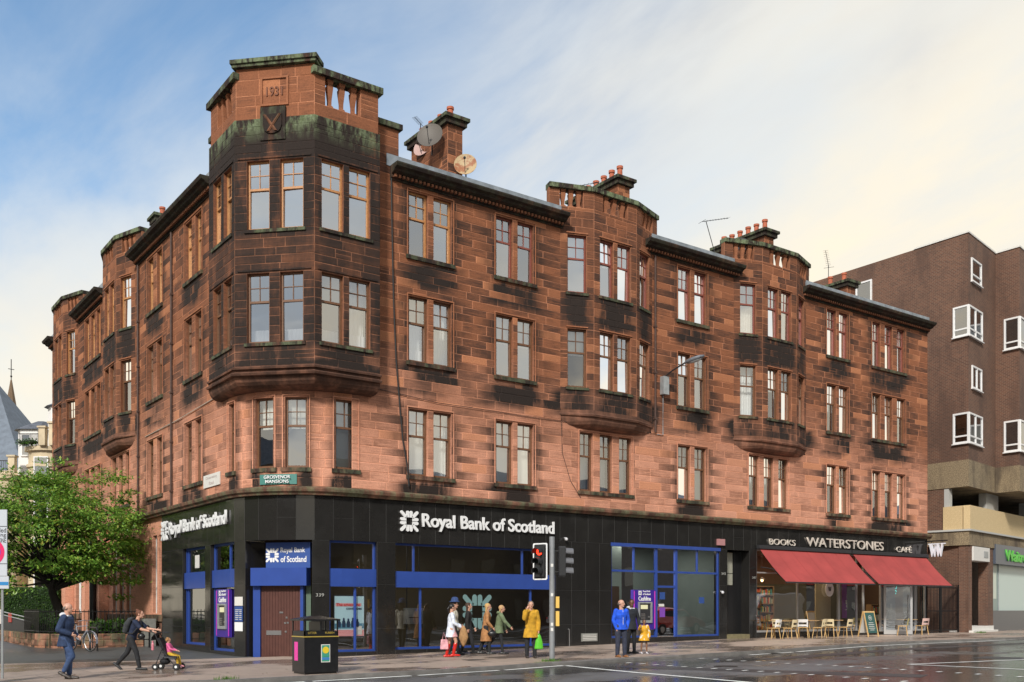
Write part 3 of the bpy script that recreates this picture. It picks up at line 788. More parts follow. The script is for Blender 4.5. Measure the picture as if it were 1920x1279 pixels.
# ------------------------------------------------------------------ text helper
def textmesh(name, body, width, height, org, xd, nd, m, ext=.02, parent=None, bold=0.0, z_up=(0, 0, 1)):
    cu = bpy.data.curves.new(name, 'FONT'); cu.body = body; cu.size = 1; cu.extrude = .5; cu.offset = bold
    tmp = bpy.data.objects.new(name, cu); COL.objects.link(tmp)
    me = bpy.data.meshes.new_from_object(tmp); bpy.data.objects.remove(tmp); bpy.data.curves.remove(cu)
    xs = [v.co.x for v in me.vertices]; ys = [v.co.y for v in me.vertices]
    x0, x1, y0, y1 = min(xs), max(xs), min(ys), max(ys)
    sx = width / (x1 - x0); sy = height / (y1 - y0) if height else sx
    xd = Vector(xd).normalized(); nd = Vector(nd).normalized(); zd = Vector(z_up); org = Vector(org)
    for v in me.vertices:
        c = v.co.copy(); v.co = org + xd * ((c.x - x0) * sx) + zd * ((c.y - y0) * sy) + nd * ((c.z + .5) * ext)
    me.materials.clear(); me.materials.append(m)
    o = bpy.data.objects.new(name, me); COL.objects.link(o)
    if parent: o.parent = parent
    return o
def frameF(P, s, o, z):               # origin + in-plane x dir + normal of a facade mapping at s
    a = Vector(P(s, o, z)); b = Vector(P(s + .01, o, z)); n = Vector(P(s, o + .01, z)) - a
    return a, (b - a).normalized(), n.normalized()
def wheel_logo(mb, fn, r, o0, o1):     # four inward arrows round an octagonal hole; fn(x, z, out) -> point
    def cap(x0, z0, x1, z1, w):
        dx, dz = x1 - x0, z1 - z0; L_ = math.hypot(dx, dz); ux, uz = dx / L_, dz / L_; pts = []
        a0 = math.atan2(uz, ux)
        for k in range(7): a_ = a0 + PI / 2 + PI * k / 6; pts.append((x0 + w * cos(a_), z0 + w * sin(a_)))
        for sg in (-1, 1): pts.append((x1 - uz * w * sg * -1 * -1, z1 + ux * w * sg * -1 * -1)) if False else None
        pts += [(x1 + uz * w, z1 - ux * w), (x1 - uz * w, z1 + ux * w)]
        mb.loft([[fn(x * r, z * r, o0) for x, z in pts], [fn(x * r, z * r, o1) for x, z in pts]])
    for sx in (-1, 1):
        for sz in (-1, 1):
            cap(sx * .84, sz * .84, sx * .34, sz * .34, .15)
            cap(sx * .185, sz * .84, sx * .185, sz * .36, .155)
            cap(sx * .84, sz * .185, sx * .36, sz * .185, .155)

# ------------------------------------------------------------------ black granite ground floor
U = lambda x: x + LA - RA
mgk = MB()
def T(u0, u1, z0, z1, w=.64, rh=3, seed=0):
    masonry(mgk, PU, u0, u1, z0, z1, rh=rh, w=(w * .9, w * 1.1), seed=int(u0 * 10) + 50 + seed, quoin=False, g=.005, dp=.004, bulge=.0012, mring=1)
T(-7.02, U(11.25), 3.65, 5.04, .60)
T(U(11.25), U(21.96), 3.98, 5.04, .66); T(U(21.96), U(34.78), 4.10, 5.04, .72)
for a, b in ((-7.02, -6.0), (-6.0, -4.59), (-2.22, -1.7), (.43, 1.01), (3.30, 3.83), (5.45, U(4.46))):
    for z0, z1 in ((-.5, .9), (.9, 2.3), (2.3, 3.65)): T(a, b, z0, z1, 1.5)
for z0, z1 in ((-.3, .95), (.95, 2.2), (2.2, 3.98)): T(U(11.06), U(13.74), z0, z1, .67)
T(U(11.06), U(11.25), 3.65, 3.98, 1)
for z0, z1 in ((-.2, .9), (.9, 2.5), (2.5, 3.98)): T(U(19.66), U(20.13), z0, z1, 1); T(U(21.5), U(21.96), z0, min(z1, 4.10) if z1 < 3.9 else 4.10, 1)
T(-4.59, -2.22, -.5, .28, 1.2); T(-1.7, .43, -.5, .15, 1.2); T(3.83, 5.45, -.5, .17, .9); T(U(4.46), U(11.06), -.4, .20, 1.1)
T(U(13.74), U(16.12), -.3, .42, 1.2); T(U(17.22), U(19.66), -.3, .42, 1.2); T(U(21.96), U(29.1), -.2, .52, 1.2); T(U(31.0), U(34.78), -.2, .42, 1.2)
def reveal(u0, u1, z0, z1, d=.35):
    for q in ((u0, 1), (u1, -1)): mgk.fbox(PU, min(q[0], q[0] - q[1] * .05), max(q[0], q[0] - q[1] * .05), -d, -.008, z0, z1)
    n = max(1, int((u1 - u0) / .5))
    for i in range(n):
        a, b = lerp(u0, u1, i / n), lerp(u0, u1, (i + 1) / n)
        mgk.fbox(PU, a, b, -d, -.008, z1 + .003, z1 + .06); mgk.fbox(PU, a, b, -d, -.008, z0 - .25, z0 - .003)
OPN = [(-4.59, -2.22, .28, 3.65), (-1.7, .43, .15, 3.65), (1.01, 3.30, -.28, 3.65), (3.83, 5.45, .17, 3.65), (U(4.46), U(11.06), .20, 3.65),
       (U(13.74), U(19.66), .42, 3.98), (U(20.13), U(21.5), .26, 3.98), (U(21.96), U(34.78), .42, 4.10)]
for o_ in OPN: reveal(*o_, d=(.8 if o_[0] == 1.01 or o_[0] == U(20.13) else .3))
mgk.fbox(PU, -7.07, -7.025, -.3, .0, -.5, 5.03)
GR = mgk.build('granite_shopfront', [GRAN, GJOINT], TEN)

mj = MB()   # fascia drip ledges
run(mj, PU, U(21.96), U(34.82), [(0.0, 4.06), (.06, 4.06), (.06, 4.12), (0.0, 4.12)], 0, None, 20)
mj.build('fascia_trim', DKMETAL, TEN)

# ------------------------------------------------------------------ shop windows
def glazed(name, u0, u1, z0, z1, vert, horiz, fm, o=-.18, t=.06, P=PU, pane_mat=SGLASS, band=None, label=None, bandmat=None):
    f = MB(); g = MB(); n = max(1, int((u1 - u0) / .55)) if P is PU else 1
    def bar(a, b, c, d, oo0, oo1):
        k = max(1, int((b - a) / .5)) if P is PU else 1
        for i in range(k): f.fbox(P, lerp(a, b, i / k), lerp(a, b, (i + 1) / k), oo0, oo1, c, d)
    bar(u0, u0 + t, z0, z1, o - .04, o + .05); bar(u1 - t, u1, z0, z1, o - .04, o + .05)
    bar(u0 + t, u1 - t, z0, z0 + t * 1.2, o - .04, o + .048); bar(u0 + t, u1 - t, z1 - t, z1, o - .04, o + .048)
    for (v, a, b) in vert: bar(v - t / 2, v + t / 2, a, b, o - .035, o + .04)
    for (h, a, b, hh) in horiz: bar(a, b, h, h + hh, o - .034, o + .044)
    for i in range(n):
        a, b = lerp(u0, u1, i / n), lerp(u0, u1, (i + 1) / n)
        g.poly([P(a, o, z0), P(b, o, z0), P(b, o, z1), P(a, o, z1)])
    w_ = f.build(name, fm, TEN)
    if label: w_['label'] = label
    g.build('pane', pane_mat, w_)
    if band:
        b_ = MB(); k = max(1, int((u1 - u0) / .4))
        for i in range(k): b_.fbox(P, lerp(u0, u1, i / k), lerp(u0, u1, (i + 1) / k), o, o + .12, band[0], band[1])
        b_.build('fascia_band', bandmat or BLUE, w_)
    return w_
w1 = glazed('shop_window', -4.59, -2.22, .28, 3.65, [(-4.4, .28, 3.65)], [], BLUE, band=(2.23, 2.8))
b_ = MB(); b_.fbox(PU, -4.5, -2.28, -.22, -.2, .35, 2.22); b_.fbox(PU, -4.5, -2.28, -.24, -.22, 2.82, 3.6); b_.build('obscured_panel', mat('grey_film', (.22, .22, .20), .3), w1)
b_ = MB(); b_.fbox(PU, -3.75, -3.3, -.17, -.165, 2.95, 3.4); b_.build('window_notice', OFFW, w1)
w2 = glazed('shop_window', -1.7, .43, .15, 3.65, [(-.25, 2.8, 3.65)], [], BLUE, band=(2.22, 2.80))
b_ = MB(); b_.fbox(PU, -1.62, -.6, -.24, -.22, .2, 2.2); b_.fbox(PU, -.6, .36, -.24, -.22, .2, 2.2); b_.build('backing_panel', BLACK, w2)
w3 = glazed('shop_window', 3.83, 5.45, .17, 3.65, [(4.75, .2, 2.2)], [], BLUE, band=(2.22, 2.78))
w4 = glazed('shop_window', U(4.46), U(11.06), .20, 3.65, [(U(5.22), 2.75, 3.6), (U(9.66), 2.75, 3.6), (U(5.48), .25, 2.2), (U(10.03), .25, 2.2)], [], BLUE, band=(2.22, 2.74))
w5 = glazed('shop_window', U(13.74), U(16.12), .42, 3.98, [(U(14.95), 3.0, 3.95)], [(2.94, U(13.8), U(16.1), .08)], BLUE, o=-.10)
w6 = glazed('shop_window', U(16.12), U(17.22), .26, 3.98, [], [(2.94, U(16.14), U(17.2), .08), (2.36, U(16.14), U(17.2), .08)], BLUE, o=-.10)
w7 = glazed('shop_window', U(17.22), U(19.66), .42, 3.98, [(U(18.42), 3.0, 3.95)], [(2.94, U(17.25), U(19.6), .08)], BLUE, o=-.10)
b_ = MB(); b_.fbox(PA, 13.70, 19.70, -.16, .03, 3.90, 4.03); b_.build('lintel_bar', BLUE, w5)
b_ = MB()
for s_, z_, h_, k in ((16.35, 1.9, .28, 0), (16.3, 1.62, .1, 1), (16.35, 1.2, .38, 2)): b_.fbox(PA, s_, s_ + .28, -.095, -.09, z_, z_ + h_, k)
b_.fbox(PA, 18.55, 18.85, -.095, -.09, 1.75, 2.0, 0); b_.build('window_sticker', [BLUE2, OFFW, mat('purple_vinyl', (.2, .06, .4), .4)], w6)
ALU = mat('pale_aluminium', (.42, .42, .42), .4, metal=.3)
w8 = glazed('shop_window', U(21.98), U(27.74), .52, 4.08, [(U(24.78), .55, 4.05)], [(3.05, U(22.0), U(27.7), .06)], ALU, o=-.12, t=.07)
w9 = glazed('shop_window', U(27.74), U(29.66), .45, 4.08, [(U(29.1), .5, 4.05)], [(2.9, U(27.8), U(29.6), .06)], ALU, o=-.12, t=.07)
w10 = glazed('shop_window', U(30.95), U(34.76), .45, 4.08, [(U(33.94), .5, 4.05)], [(2.9, U(31.0), U(34.7), .06)], ALU, o=-.12, t=.07)
b_ = MB(); b_.fbox(PA, 29.66, 30.95, -.2, -.05, 2.80, 4.08); b_.build('door_transom', ALU, w9)
F_, L_ = facet((30.95, -.1), (31.75, -1.1))     # open glazed door leaf
dm = MB(); dm.fbox(F_, 0, .1, -.03, .03, .32, 2.72); dm.fbox(F_, L_ - .1, L_, -.03, .03, .32, 2.72); dm.fbox(F_, .1, L_ - .1, -.03, .03, .32, .52); dm.fbox(F_, .1, L_ - .1, -.03, .03, 2.6, 2.72)
d_ = dm.build('shop_door', ALU, TEN); d_['label'] = 'open glazed bookshop door with grey frame'
dm = MB(); dm.poly([F_(.1, 0, .52), F_(L_ - .1, 0, .52), F_(L_ - .1, 0, 2.6), F_(.1, 0, 2.6)]); dm.build('pane', SGLASS, d_)
dm = MB(); dm.tube([F_(L_ - .2, .08, .8), F_(L_ - .2, .08, 2.2)], .018); dm.build('handle', STEEL, d_)

# ---- corner entrance: brown double door in a blue surround
p0 = PU(1.06, -.35, 0); p1 = PU(3.25, -.35, 0)
FD, LD = facet((p0[0], p0[1]), (p1[0], p1[1]))
BRN = mat('brown_door_paint', (.085, .03, .022), .45, noise=.12, nscale=6)
d0, d1 = .24, LD - .30
mb = MB()
for i in range(14):
    a, b = lerp(d0, d1, i / 14), lerp(d0, d1, (i + 1) / 14); mb.fbox(FD, a + .004, b - .004, .0, .045, -.2, 2.24)
mb.fbox(FD, d0, d1, -.03, -.002, -.2, 2.24)
DR = mb.build('entrance_door', BRN, TEN); DR['label'] = 'brown boarded double door'
mb = MB(); mb.fbox(FD, d0 + .18, d0 + .68, .046, .06, .70, .84); mb.build('letter_plate', STEEL, DR)
mb = MB()
for a, z in ((.78, 1.05), (.87, 1.06), (.83, 1.22), (.80, .78), (.62, 1.38), (.68, 1.38)): mb.fbox(FD, d0 + a, d0 + a + .06, .046, .058, z, z + .055)
mb.build('door_lock', STEEL, DR)
mb = MB(); mb.fbox(FD, .0, d0, -.04, .12, -.2, 2.24); mb.fbox(FD, d1, d1 + .10, -.04, .12, -.2, 2.24); mb.fbox(FD, .0, LD - .02, -.04, .30, 2.243, 2.80)
mb.build('door_surround', BLUE, TEN)
mb = MB(); mb.fbox(FD, d1 + .12, LD - .02, -.1, -.06, -.1, 2.24); mb.build('side_light', mat('green_glass_panel', (.12, .17, .13), .15), TEN)
mb = MB(); mb.fbox(FD, .40, LD, -.08, .05, 2.803, 3.60); SB = mb.build('sign_board', mat('blue_sign_board', (.035, .085, .30), .4), TEN)
a, xd, nd = frameF(FD, 1.12, .056, 2.98)
sg = thing('bank_sign', 'small white lettered bank sign on the blue board above the brown corner door', 'sign', (0, 0, 0))
textmesh('lettering', 'Royal Bank', .82, .20, FD(.90, .05, 3.24), xd, nd, WHITE, .012, sg, .02)
textmesh('lettering', 'of Scotland', .86, .19, FD(.90, .05, 2.98), xd, nd, WHITE, .012, sg, .02)
lm = MB(); wheel_logo(lm, lambda x, z, o: FD(.62 + x, .05 + o, 3.20 + z), .22, 0, .012); lm.build('logo', WHITE, sg)
# plain dark doorway between the shops
mb = MB(); mb.fbox(PA, 20.13, 21.0, -.5, -.45, .3, 2.5); mb.fbox(PA, 21.0, 21.5, -.55, -.45, .3, 3.95); D2 = mb.build('stair_door', BLACK, TEN)
mb = MB(); mb.fbox(PA, 20.16, 20.95, -.5, -.45, 2.53, 3.0); mb.fbox(PA, 20.16, 20.95, -.5, -.45, 3.03, 3.9); mb.build('fanlight', mat('cream_fanlight', (.33, .33, .27), .3), D2)
mb = MB(); mb.fbox(PA, 20.10, 21.5, -.6, .02, .1, .46); mb.build('door_step', mat('worn_step', (.2, .17, .09), .8, noise=.2), TEN)

# ------------------------------------------------------------------ shop interiors
CRM = mat('cream_plaster', (.45, .38, .26), .8); TEAL = mat('pale_teal_plaster', (.26, .33, .32), .8); BRW = mat('brown_interior', (.075, .042, .026), .7)
LAMP = mat('lit_ceiling_lamp', (1, 1, 1), .5, emit=(1, .86, .62), es=5)
WARM = mat('lit_pendant_bulb', (1, .8, .5), .5, emit=(1, .62, .25), es=14)
mi = MB()
mi.prism([(.32, 9.8), (.32, 3.3), (3.3, .32), (34.7, .32), (34.7, 5.5), (5.5, 5.5), (5.5, 9.8)][::-1], -.35, .14, 0)       # floor
mi.prism([(.32, 9.8), (.32, 3.3), (3.3, .32), (34.7, .32), (34.7, 5.5), (5.5, 5.5), (5.5, 9.8)][::-1], 4.14, 4.3, 1)      # ceiling
mi.box(5.4, 13.3, 4.6, 4.7, .1, 4.14, 2); mi.box(5.3, 5.4, 4.6, 9.8, .1, 4.14, 2); mi.box(.3, 5.3, 9.7, 9.8, .1, 4.14, 0)
mi.box(13.25, 13.35, .3, 4.6, .1, 4.14, 0); mi.box(13.36, 19.9, 3.9, 4.0, .1, 4.14, 3); mi.box(19.72, 19.82, .3, 3.9, .1, 4.14, 3)
mi.box(15.2, 17.6, 3.85, 3.89, .14, 2.5, 0)
mi.box(21.75, 21.85, .3, 4.6, .1, 4.14, 2); mi.box(21.8, 34.7, 4.5, 4.6, .1, 4.14, 2); mi.box(34.6, 34.7, .3, 4.5, .1, 4.14, 0)
mi.box(13.4, 16.0, 1.4, 1.45, 2.98, 4.1, 3); mi.box(26.6, 27.7, .5, .56, .3, 2.9, 4)
mi.build('shop_interior', [BRW, mat('dim_ceiling', (.16, .13, .1), .8), mat('olive_interior', (.10, .085, .05), .8), TEAL, CRM], TEN)
def room_light(x, y, z, sx, sy, e, c):
    l_ = bpy.data.lights.new('ceiling_lamp_light', 'AREA'); l_.shape = 'RECTANGLE'; l_.size = sx; l_.size_y = sy; l_.energy = e; l_.color = c
    o_ = bpy.data.objects.new('ceiling_lamp_light', l_); COL.objects.link(o_); o_.location = (x, y, z)
room_light(16.5, 1.8, 4.05, 4.5, 2.0, 62, (1, .93, .82)); room_light(8, 1.8, 4.05, 5, 1.5, 28, (1, .85, .65)); room_light(3.6, 2.4, 4.05, 1.5, 1, 40, (1, .85, .6))
room_light(24.8, 1.9, 4.05, 5, 1.5, 120, (1, .72, .42)); room_light(31.5, 1.6, 4.05, 4, 1.5, 70, (1, .8, .55)); room_light(1.8, 5.5, 4.05, 1.5, 3, 25, (1, .85, .6))
ml = MB()
for x, y in ((5.6, 1.2), (9.6, 1.3), (14.1, 1.6), (15.3, 1.2), (15.7, 2.2), (17.4, 1.6), (1.8, 4.6), (3.6, 1.6), (6.4, 3.2), (11.2, 3.4)): ml.box(x, x + .4, y, y + .14, 4.09, 4.135)
ml.build('ceiling_lamp', LAMP, TEN)
for x, y, z in ((22.6, 1.2, 2.9), (24.2, 1.6, 2.85), (25.6, 1.3, 2.9), (31.8, 1.4, 2.9)):
    pl = MB(); pl.tube([(x, y, 4.14), (x, y, z + .1)], .008, 5); pl.lathe((x, y, z), [(.02, .12), (.14, .0), (.13, -.01)], 10)
    p_ = pl.build('pendant_lamp', DKMETAL, TEN); pb = MB(); pb.ell((x, y, z - .03), .05, .05, .06, 8, 6); pb.build('bulb', WARM, p_)
BK = [mat('book_%s' % n, c, .7) for n, c in (('red', (.45, .06, .04)), ('orange', (.5, .18, .05)), ('cream', (.55, .5, .38)), ('teal', (.06, .25, .27)), ('yellow', (.5, .42, .08)), ('dark', (.05, .04, .05)))]
rb = random.Random(5)
def shelf(x0, x1, y, z0, z1, nz, name='bookcase', label=''):
    r_ = thing(name, label, 'bookcase', ((x0 + x1) / 2, y, z0)); cx = (x0 + x1) / 2
    m_ = MB(); m_.box(x0 - cx, x0 - cx + .04, 0, .3, 0, z1 - z0); m_.box(x1 - cx - .04, x1 - cx, 0, .3, 0, z1 - z0); m_.box(x0 - cx + .04, x1 - cx - .04, .27, .3, 0, z1 - z0)
    for k in range(nz + 1): m_.box(x0 - cx + .041, x1 - cx - .041, 0, .269, (z1 - z0 - .03) * k / nz, (z1 - z0 - .03) * k / nz + .03)
    m_.build('shelf_unit', mat('shelf_timber', (.25, .15, .07), .6), r_)
    b_ = MB()
    for k in range(nz):
        x = x0 - cx + .06; zb = (z1 - z0 - .03) * k / nz + .031; hh = (z1 - z0) / nz
        while x < x1 - cx - .1:
            w = rb.uniform(.03, .09); h = hh * rb.uniform(.5, .8); b_.box(x, x + w, .02 + rb.uniform(0, .04), .2, zb, zb + h, rb.randrange(6)); x += w + .003
    bo = b_.build('books', BK, r_); bo['kind'] = 'stuff'
    return r_
shelf(23.3, 24.6, 2.0, .14, 2.3, 6, label='tall lit bookcase behind the left bookshop window')
shelf(25.0, 26.5, 2.8, .14, 2.6, 6, label='wide bookcase of red spines deep inside the bookshop')
shelf(31.2, 33.2, .75, .14, 1.75, 4, label='low display of bright books in the window right of the open door')
# grey lectern-like ledge unit in the bank window
mb = MB(); mb.box(5.0, 5.7, .35, .45, 1.02, 1.55); mb.box(5.15, 5.55, .33, .35, 1.22, 1.25, 1); mb.box(5.1, 5.13, .4, .43, .14, 3.6, 1); mb.box(5.57, 5.6, .4, .43, .14, 3.6, 1)
tag(mb.build('deposit_box', [GREYM, DKMETAL]), 'grey metal deposit box on poles behind the left pane of the long bank window', 'deposit box')
mb = MB(); mb.box(4.45, 4.6, .38, .42, .1, 2.2); mb.box(4.9, 4.95, .38, .42, .1, 2.2)
# seat and machine in second bank room
mb = MB()
for x in (16.4, 17.3): mb.box(x, x + .6, 1.2, 1.7, .14, 1.2)
tag(mb.build('reception_desk', mat('taupe_laminate', (.3, .24, .22), .5)), 'pale taupe reception desk inside the bright bank window', 'desk')

# ------------------------------------------------------------------ signs
def bank_fascia():
    s_ = thing('bank_sign', 'large white raised bank lettering on the black fascia over the long blue window', 'sign')
    textmesh('lettering', 'Royal Bank of Scotland', 5.52, .58, (5.42, -.03, 4.08), (1, 0, 0), (0, -1, 0), WHITE, .05, s_, .022)
    m_ = MB(); wheel_logo(m_, lambda x, z, o: (4.94 + x, -.03 - o, 4.37 + z), .34, 0, .05); m_.build('logo', WHITE, s_)
    s_ = thing('bank_sign', 'white raised bank lettering on the black fascia of the left hand side street front', 'sign')
    textmesh('lettering', 'Royal Bank of Scotland', 5.9, .60, (-.03, 8.85, 4.10), (0, -1, 0), (-1, 0, 0), WHITE, .06, s_, .022)
    m_ = MB(); wheel_logo(m_, lambda x, z, o: (-.03 - o, 9.42 - x, 4.42 + z), .36, 0, .06); m_.build('logo', WHITE, s_)
bank_fascia()
CHROME = mat('warm_metal_letters', (.72, .64, .56), .3, metal=.2)
s_ = thing('bookshop_sign', 'raised pale bookshop letters spaced along the black fascia above the red awnings', 'sign')
textmesh('lettering', 'BOOKS', 1.74, .26, (22.70, -.03, 4.29), (1, 0, 0), (0, -1, 0), CHROME, .05, s_)
textmesh('lettering', 'WATERSTONES', 5.76, .41, (25.22, -.03, 4.31), (1, 0, 0), (0, -1, 0), CHROME, .05, s_)
textmesh('lettering', 'CAFÉ', 1.28, .33, (32.05, -.03, 4.29), (1, 0, 0), (0, -1, 0), CHROME, .05, s_)
def serifW(fn, w, h, t0, t1, m_, o0, o1):
    def bar(a, b, c, d): m_.loft([[fn(*a, o0), fn(*b, o0), fn(*c, o0), fn(*d, o0)], [fn(*a, o1), fn(*b, o1), fn(*c, o1), fn(*d, o1)]])
    th, tn = .17, .09; k = h * .92
    for x0 in (0, .36):
        bar((w * (x0 + .06), k), (w * (x0 + .06 + th), k), (w * (x0 + .20 + th * .85), 0), (w * (x0 + .20), 0))
        bar((w * (x0 + .40), k), (w * (x0 + .40 + tn), k), (w * (x0 + .20 + tn + .08), 0), (w * (x0 + .25), 0))
    for x0, x1 in ((0, .30), (.36, .62), (.72, .96)): bar((w * x0, k), (w * x1, k), (w * x1, h), (w * x0, h))
s_ = thing('hanging_letter_sign', 'silver serif letter W hanging from a bracket at the right end of the bookshop front', 'sign')
m_ = MB(); serifW(lambda x, z, o: (34.72 - o, -.14 - x, 4.12 + z), .92, .66, 0, 0, m_, 0, .1); m_.build('letter', mat('brushed_silver', (.75, .76, .82), .35), s_)
m_ = MB(); m_.tube([(34.67, .05, 4.9), (34.67, -1.15, 4.9)], .03); m_.tube([(34.67, -.3, 4.9), (34.67, -.3, 4.76)], .015); m_.tube([(34.67, -.9, 4.9), (34.67, -.9, 4.76)], .015); m_.build('bracket', BLACK, s_)
# street name plates
GRN = mat('green_enamel', (.07, .22, .19), .35)
s_ = thing('name_plaque', 'green enamel name plaque with pale capitals on the curved corner', 'plaque')
m_ = MB()
for i in range(4): m_.fbox(PU, lerp(1.64, 2.84, i / 4), lerp(1.64, 2.84, (i + 1) / 4), .012, .04, 5.36, 5.67)
m_.build('plate', GRN, s_)
a, xd, nd = frameF(PU, 2.24, .045, 5.5)
textmesh('lettering', 'GROSVENOR', .86, .10, Vector(PU(2.24, .05, 5.53)) - xd * .43, xd, nd, WHITE, .03, s_, .01)
textmesh('lettering', 'MANSIONS', .76, .10, Vector(PU(2.24, .05, 5.395)) - xd * .38, xd, nd, WHITE, .03, s_, .01)
s_ = thing('street_sign', 'white rectangular street name plate on the side street wall above the bank lettering', 'sign')
m_ = MB(); m_.box(-.045, -.012, 3.6, 5.15, 5.58, 6.0); m_.build('plate', OFFW, s_)
textmesh('lettering', 'Observatory', 1.1, .12, (-.046, 4.92, 5.82), (0, -1, 0), (-1, 0, 0), mat('faded_letters', (.45, .38, .36), .6), .004, s_)
textmesh('lettering', 'Road', .45, .11, (-.046, 4.6, 5.65), (0, -1, 0), (-1, 0, 0), MAT['faded_letters'], .004, s_)
GM = mat('grey_numerals', (.34, .34, .32), .4)
for nm, tx, P_, s0_, z_, lb in (('door_number', '339', PU, 3.41, 1.9, 'numerals 339 on the granite pier right of the corner door'), ('door_number', '343', PU, U(19.76), 2.93, 'numerals 343 on the granite pier beside the bright bank window'), ('door_number', '347', PU, U(21.66), 2.8, 'numerals 347 on the granite pier at the left of the bookshop')):
    a, xd, nd = frameF(P_, s0_, .012, z_); tag(textmesh(nm, tx, .25, .10, a, xd, nd, GM, .012), lb, 'door number')

# ------------------------------------------------------------------ awnings
AWN = mat('red_awning_canvas', (.35, .052, .047), .85, noise=.16, nscale=1.1, bump=.3, bscale=3)
for i, (x0, x1, lb) in enumerate(((21.98, 28.15, 'left red canvas awning over the cafe tables'), (28.45, 34.45, 'right red canvas awning over the open bookshop door'))):
    r_ = thing('awning', lb, 'awning', (0, 0, 0), group='red awnings over the bookshop')
    m_ = MB(); n = 8
    for k in range(n):
        a, b = k / n, (k + 1) / n
        f = lambda t: (-.12 - 1.40 * t, 4.10 - 1.44 * t - .07 * sin(PI * t))
        (ya, za), (yb, zb) = f(a), f(b)
        for j in range(12):
            xa, xb = lerp(x0, x1, j / 12), lerp(x0, x1, (j + 1) / 12)
            m_.poly([(xa, ya, za), (xb, ya, za), (xb, yb, zb), (xa, yb, zb)])
    m_.build('canopy', AWN, r_)
    m_ = MB()
    for j in range(1, 6):
        x = lerp(x0, x1, j / 6)
        for k in range(8):
            (ya, za), (yb, zb) = f(k / 8), f((k + 1) / 8); m_.poly([(x - .012, ya, za + .006), (x + .012, ya, za + .006), (x + .012, yb, zb + .006), (x - .012, yb, zb + .006)])
    m_.build('seam', mat('awning_seam', (.27, .035, .03), .85), r_)
    m_ = MB(); m_.box(x0, x1, -1.56, -1.50, 2.60, 2.655); m_.build('front_rail', DKMETAL, r_)
    m_ = MB(); m_.box(x0 - .1, x1 + .1, -.22, -.07, 4.08, 4.24); m_.build('cassette', DKMETAL, r_)
    for x in (x0 + .08, x1 - .08):
        m_ = MB(); m_.tube([(x, -.15, 3.3), (x, -.8, 3.2), (x, -1.5, 2.64)], .022, 6); m_.build('folding_arm', DKMETAL, r_)

# ------------------------------------------------------------------ cash machines, poster, panels
PURP = mat('purple_panel', (.045, .02, .26), .3); MAG = mat('magenta_strip', (.62, .05, .5), .4); SCR = mat('lit_screen', (.3, .3, .2), .4, emit=(.8, .75, .45), es=.5)
def atm(P, s0, s1, z0, z1, o, label):
    r_ = thing('cash_machine', label, 'cash machine', (0, 0, 0), group='purple cash machines set in the bank front')
    w = s1 - s0
    m_ = MB(); m_.fbox(P, s0, s1, o - .1, o, z0, z1); m_.build('surround', PURP, r_)
    m_ = MB(); m_.fbox(P, s1 - .06, s1 - .02, o, o + .012, z0 + .04, z1 - .04); m_.fbox(P, s0 + .02, s0 + .05, o, o + .012, z0 + .04, z1 - .04); m_.build('trim', MAG, r_)
    a0, a1, zb, zt = s0 + w * .2, s0 + w * .82, z0 + (z1 - z0) * .17, z0 + (z1 - z0) * .70
    m_ = MB(); m_.fbox(P, a0, a1, o, o + .05, zb, zb + .1); m_.fbox(P, a0, a1, o, o + .05, zt - .06, zt); m_.fbox(P, a0, a0 + .07, o, o + .05, zb + .1, zt - .06); m_.fbox(P, a1 - .07, a1, o, o + .05, zb + .1, zt - .06)
    m_.build('fascia', GREYM, r_)
    m_ = MB(); m_.fbox(P, a0 + .07, a1 - .07, o, o + .006, zb + .1, zt - .06); m_.build('recess', DKMETAL, r_)
    m_ = MB(); m_.fbox(P, a0 + .14, a1 - .22, o + .007, o + .02, zt - .28, zt - .12); m_.build('screen', SCR, r_)
    m_ = MB()
    for i in range(4):
        for j in range(3): m_.fbox(P, a0 + .16 + j * .07, a0 + .21 + j * .07, o + .007, o + .03, zb + .14 + i * .06, zb + .18 + i * .06)
    m_.fbox(P, a1 - .2, a1 - .12, o + .007, o + .03, zb + .2, zb + .26); m_.build('keypad', STEEL, r_)
    a, xd, nd = frameF(P, s0 + w * .22, o + .002, zt)
    textmesh('lettering', 'Cashline', w * .56, .17, P(s0 + w * .22, o + .002, zt + .04), xd, nd, WHITE, .01, r_, .02)
    textmesh('lettering', 'Royal Bank', w * .34, .08, P(s0 + w * .42, o + .002, zt + .36), xd, nd, WHITE, .01, r_, .01)
    textmesh('lettering', 'of Scotland', w * .34, .075, P(s0 + w * .42, o + .002, zt + .26), xd, nd, WHITE, .01, r_, .01)
    m_ = MB(); wheel_logo(m_, lambda x, z, oo: P(s0 + w * .29 + x, o + .002 + oo, zt + .34 + z), .09, 0, .01); m_.build('logo', WHITE, r_)
atm(PA, 14.88, 16.04, .72, 2.26, -.02, 'purple cash machine in the bright bank window behind the man in blue')
p0 = PU(-1.35, -.12, 0); p1 = PU(.12, -.12, 0); FT, LT = facet((p0[0], p0[1]), (p1[0], p1[1]))
atm(FT, .02, LT - .25, .60, 2.16, .05, 'purple cash machine on the side street front beside the brown corner door')
# notices on the granite pier by the corner door
m_ = MB()
r_ = thing('notice_board', 'stack of white and blue notices on the granite pier beside the corner door', 'notice')
for z0, z1, mt in ((1.62, 1.9, OFFW), (1.12, 1.60, BLUE2), (.82, 1.10, WHITE)):
    m_ = MB(); m_.fbox(PU, .50, .92, .012, .03, z0, z1); m_.build('notice', mt, r_)
m_ = MB()
for i in range(6): m_.fbox(PU, .54, .70 + .02 * (i % 3), .031, .033, 1.18 + i * .06, 1.20 + i * .06); m_.fbox(PU, .76, .88, .031, .033, 1.18 + i * .06, 1.20 + i * .06)
m_.build('printed_lines', OFFW, r_)
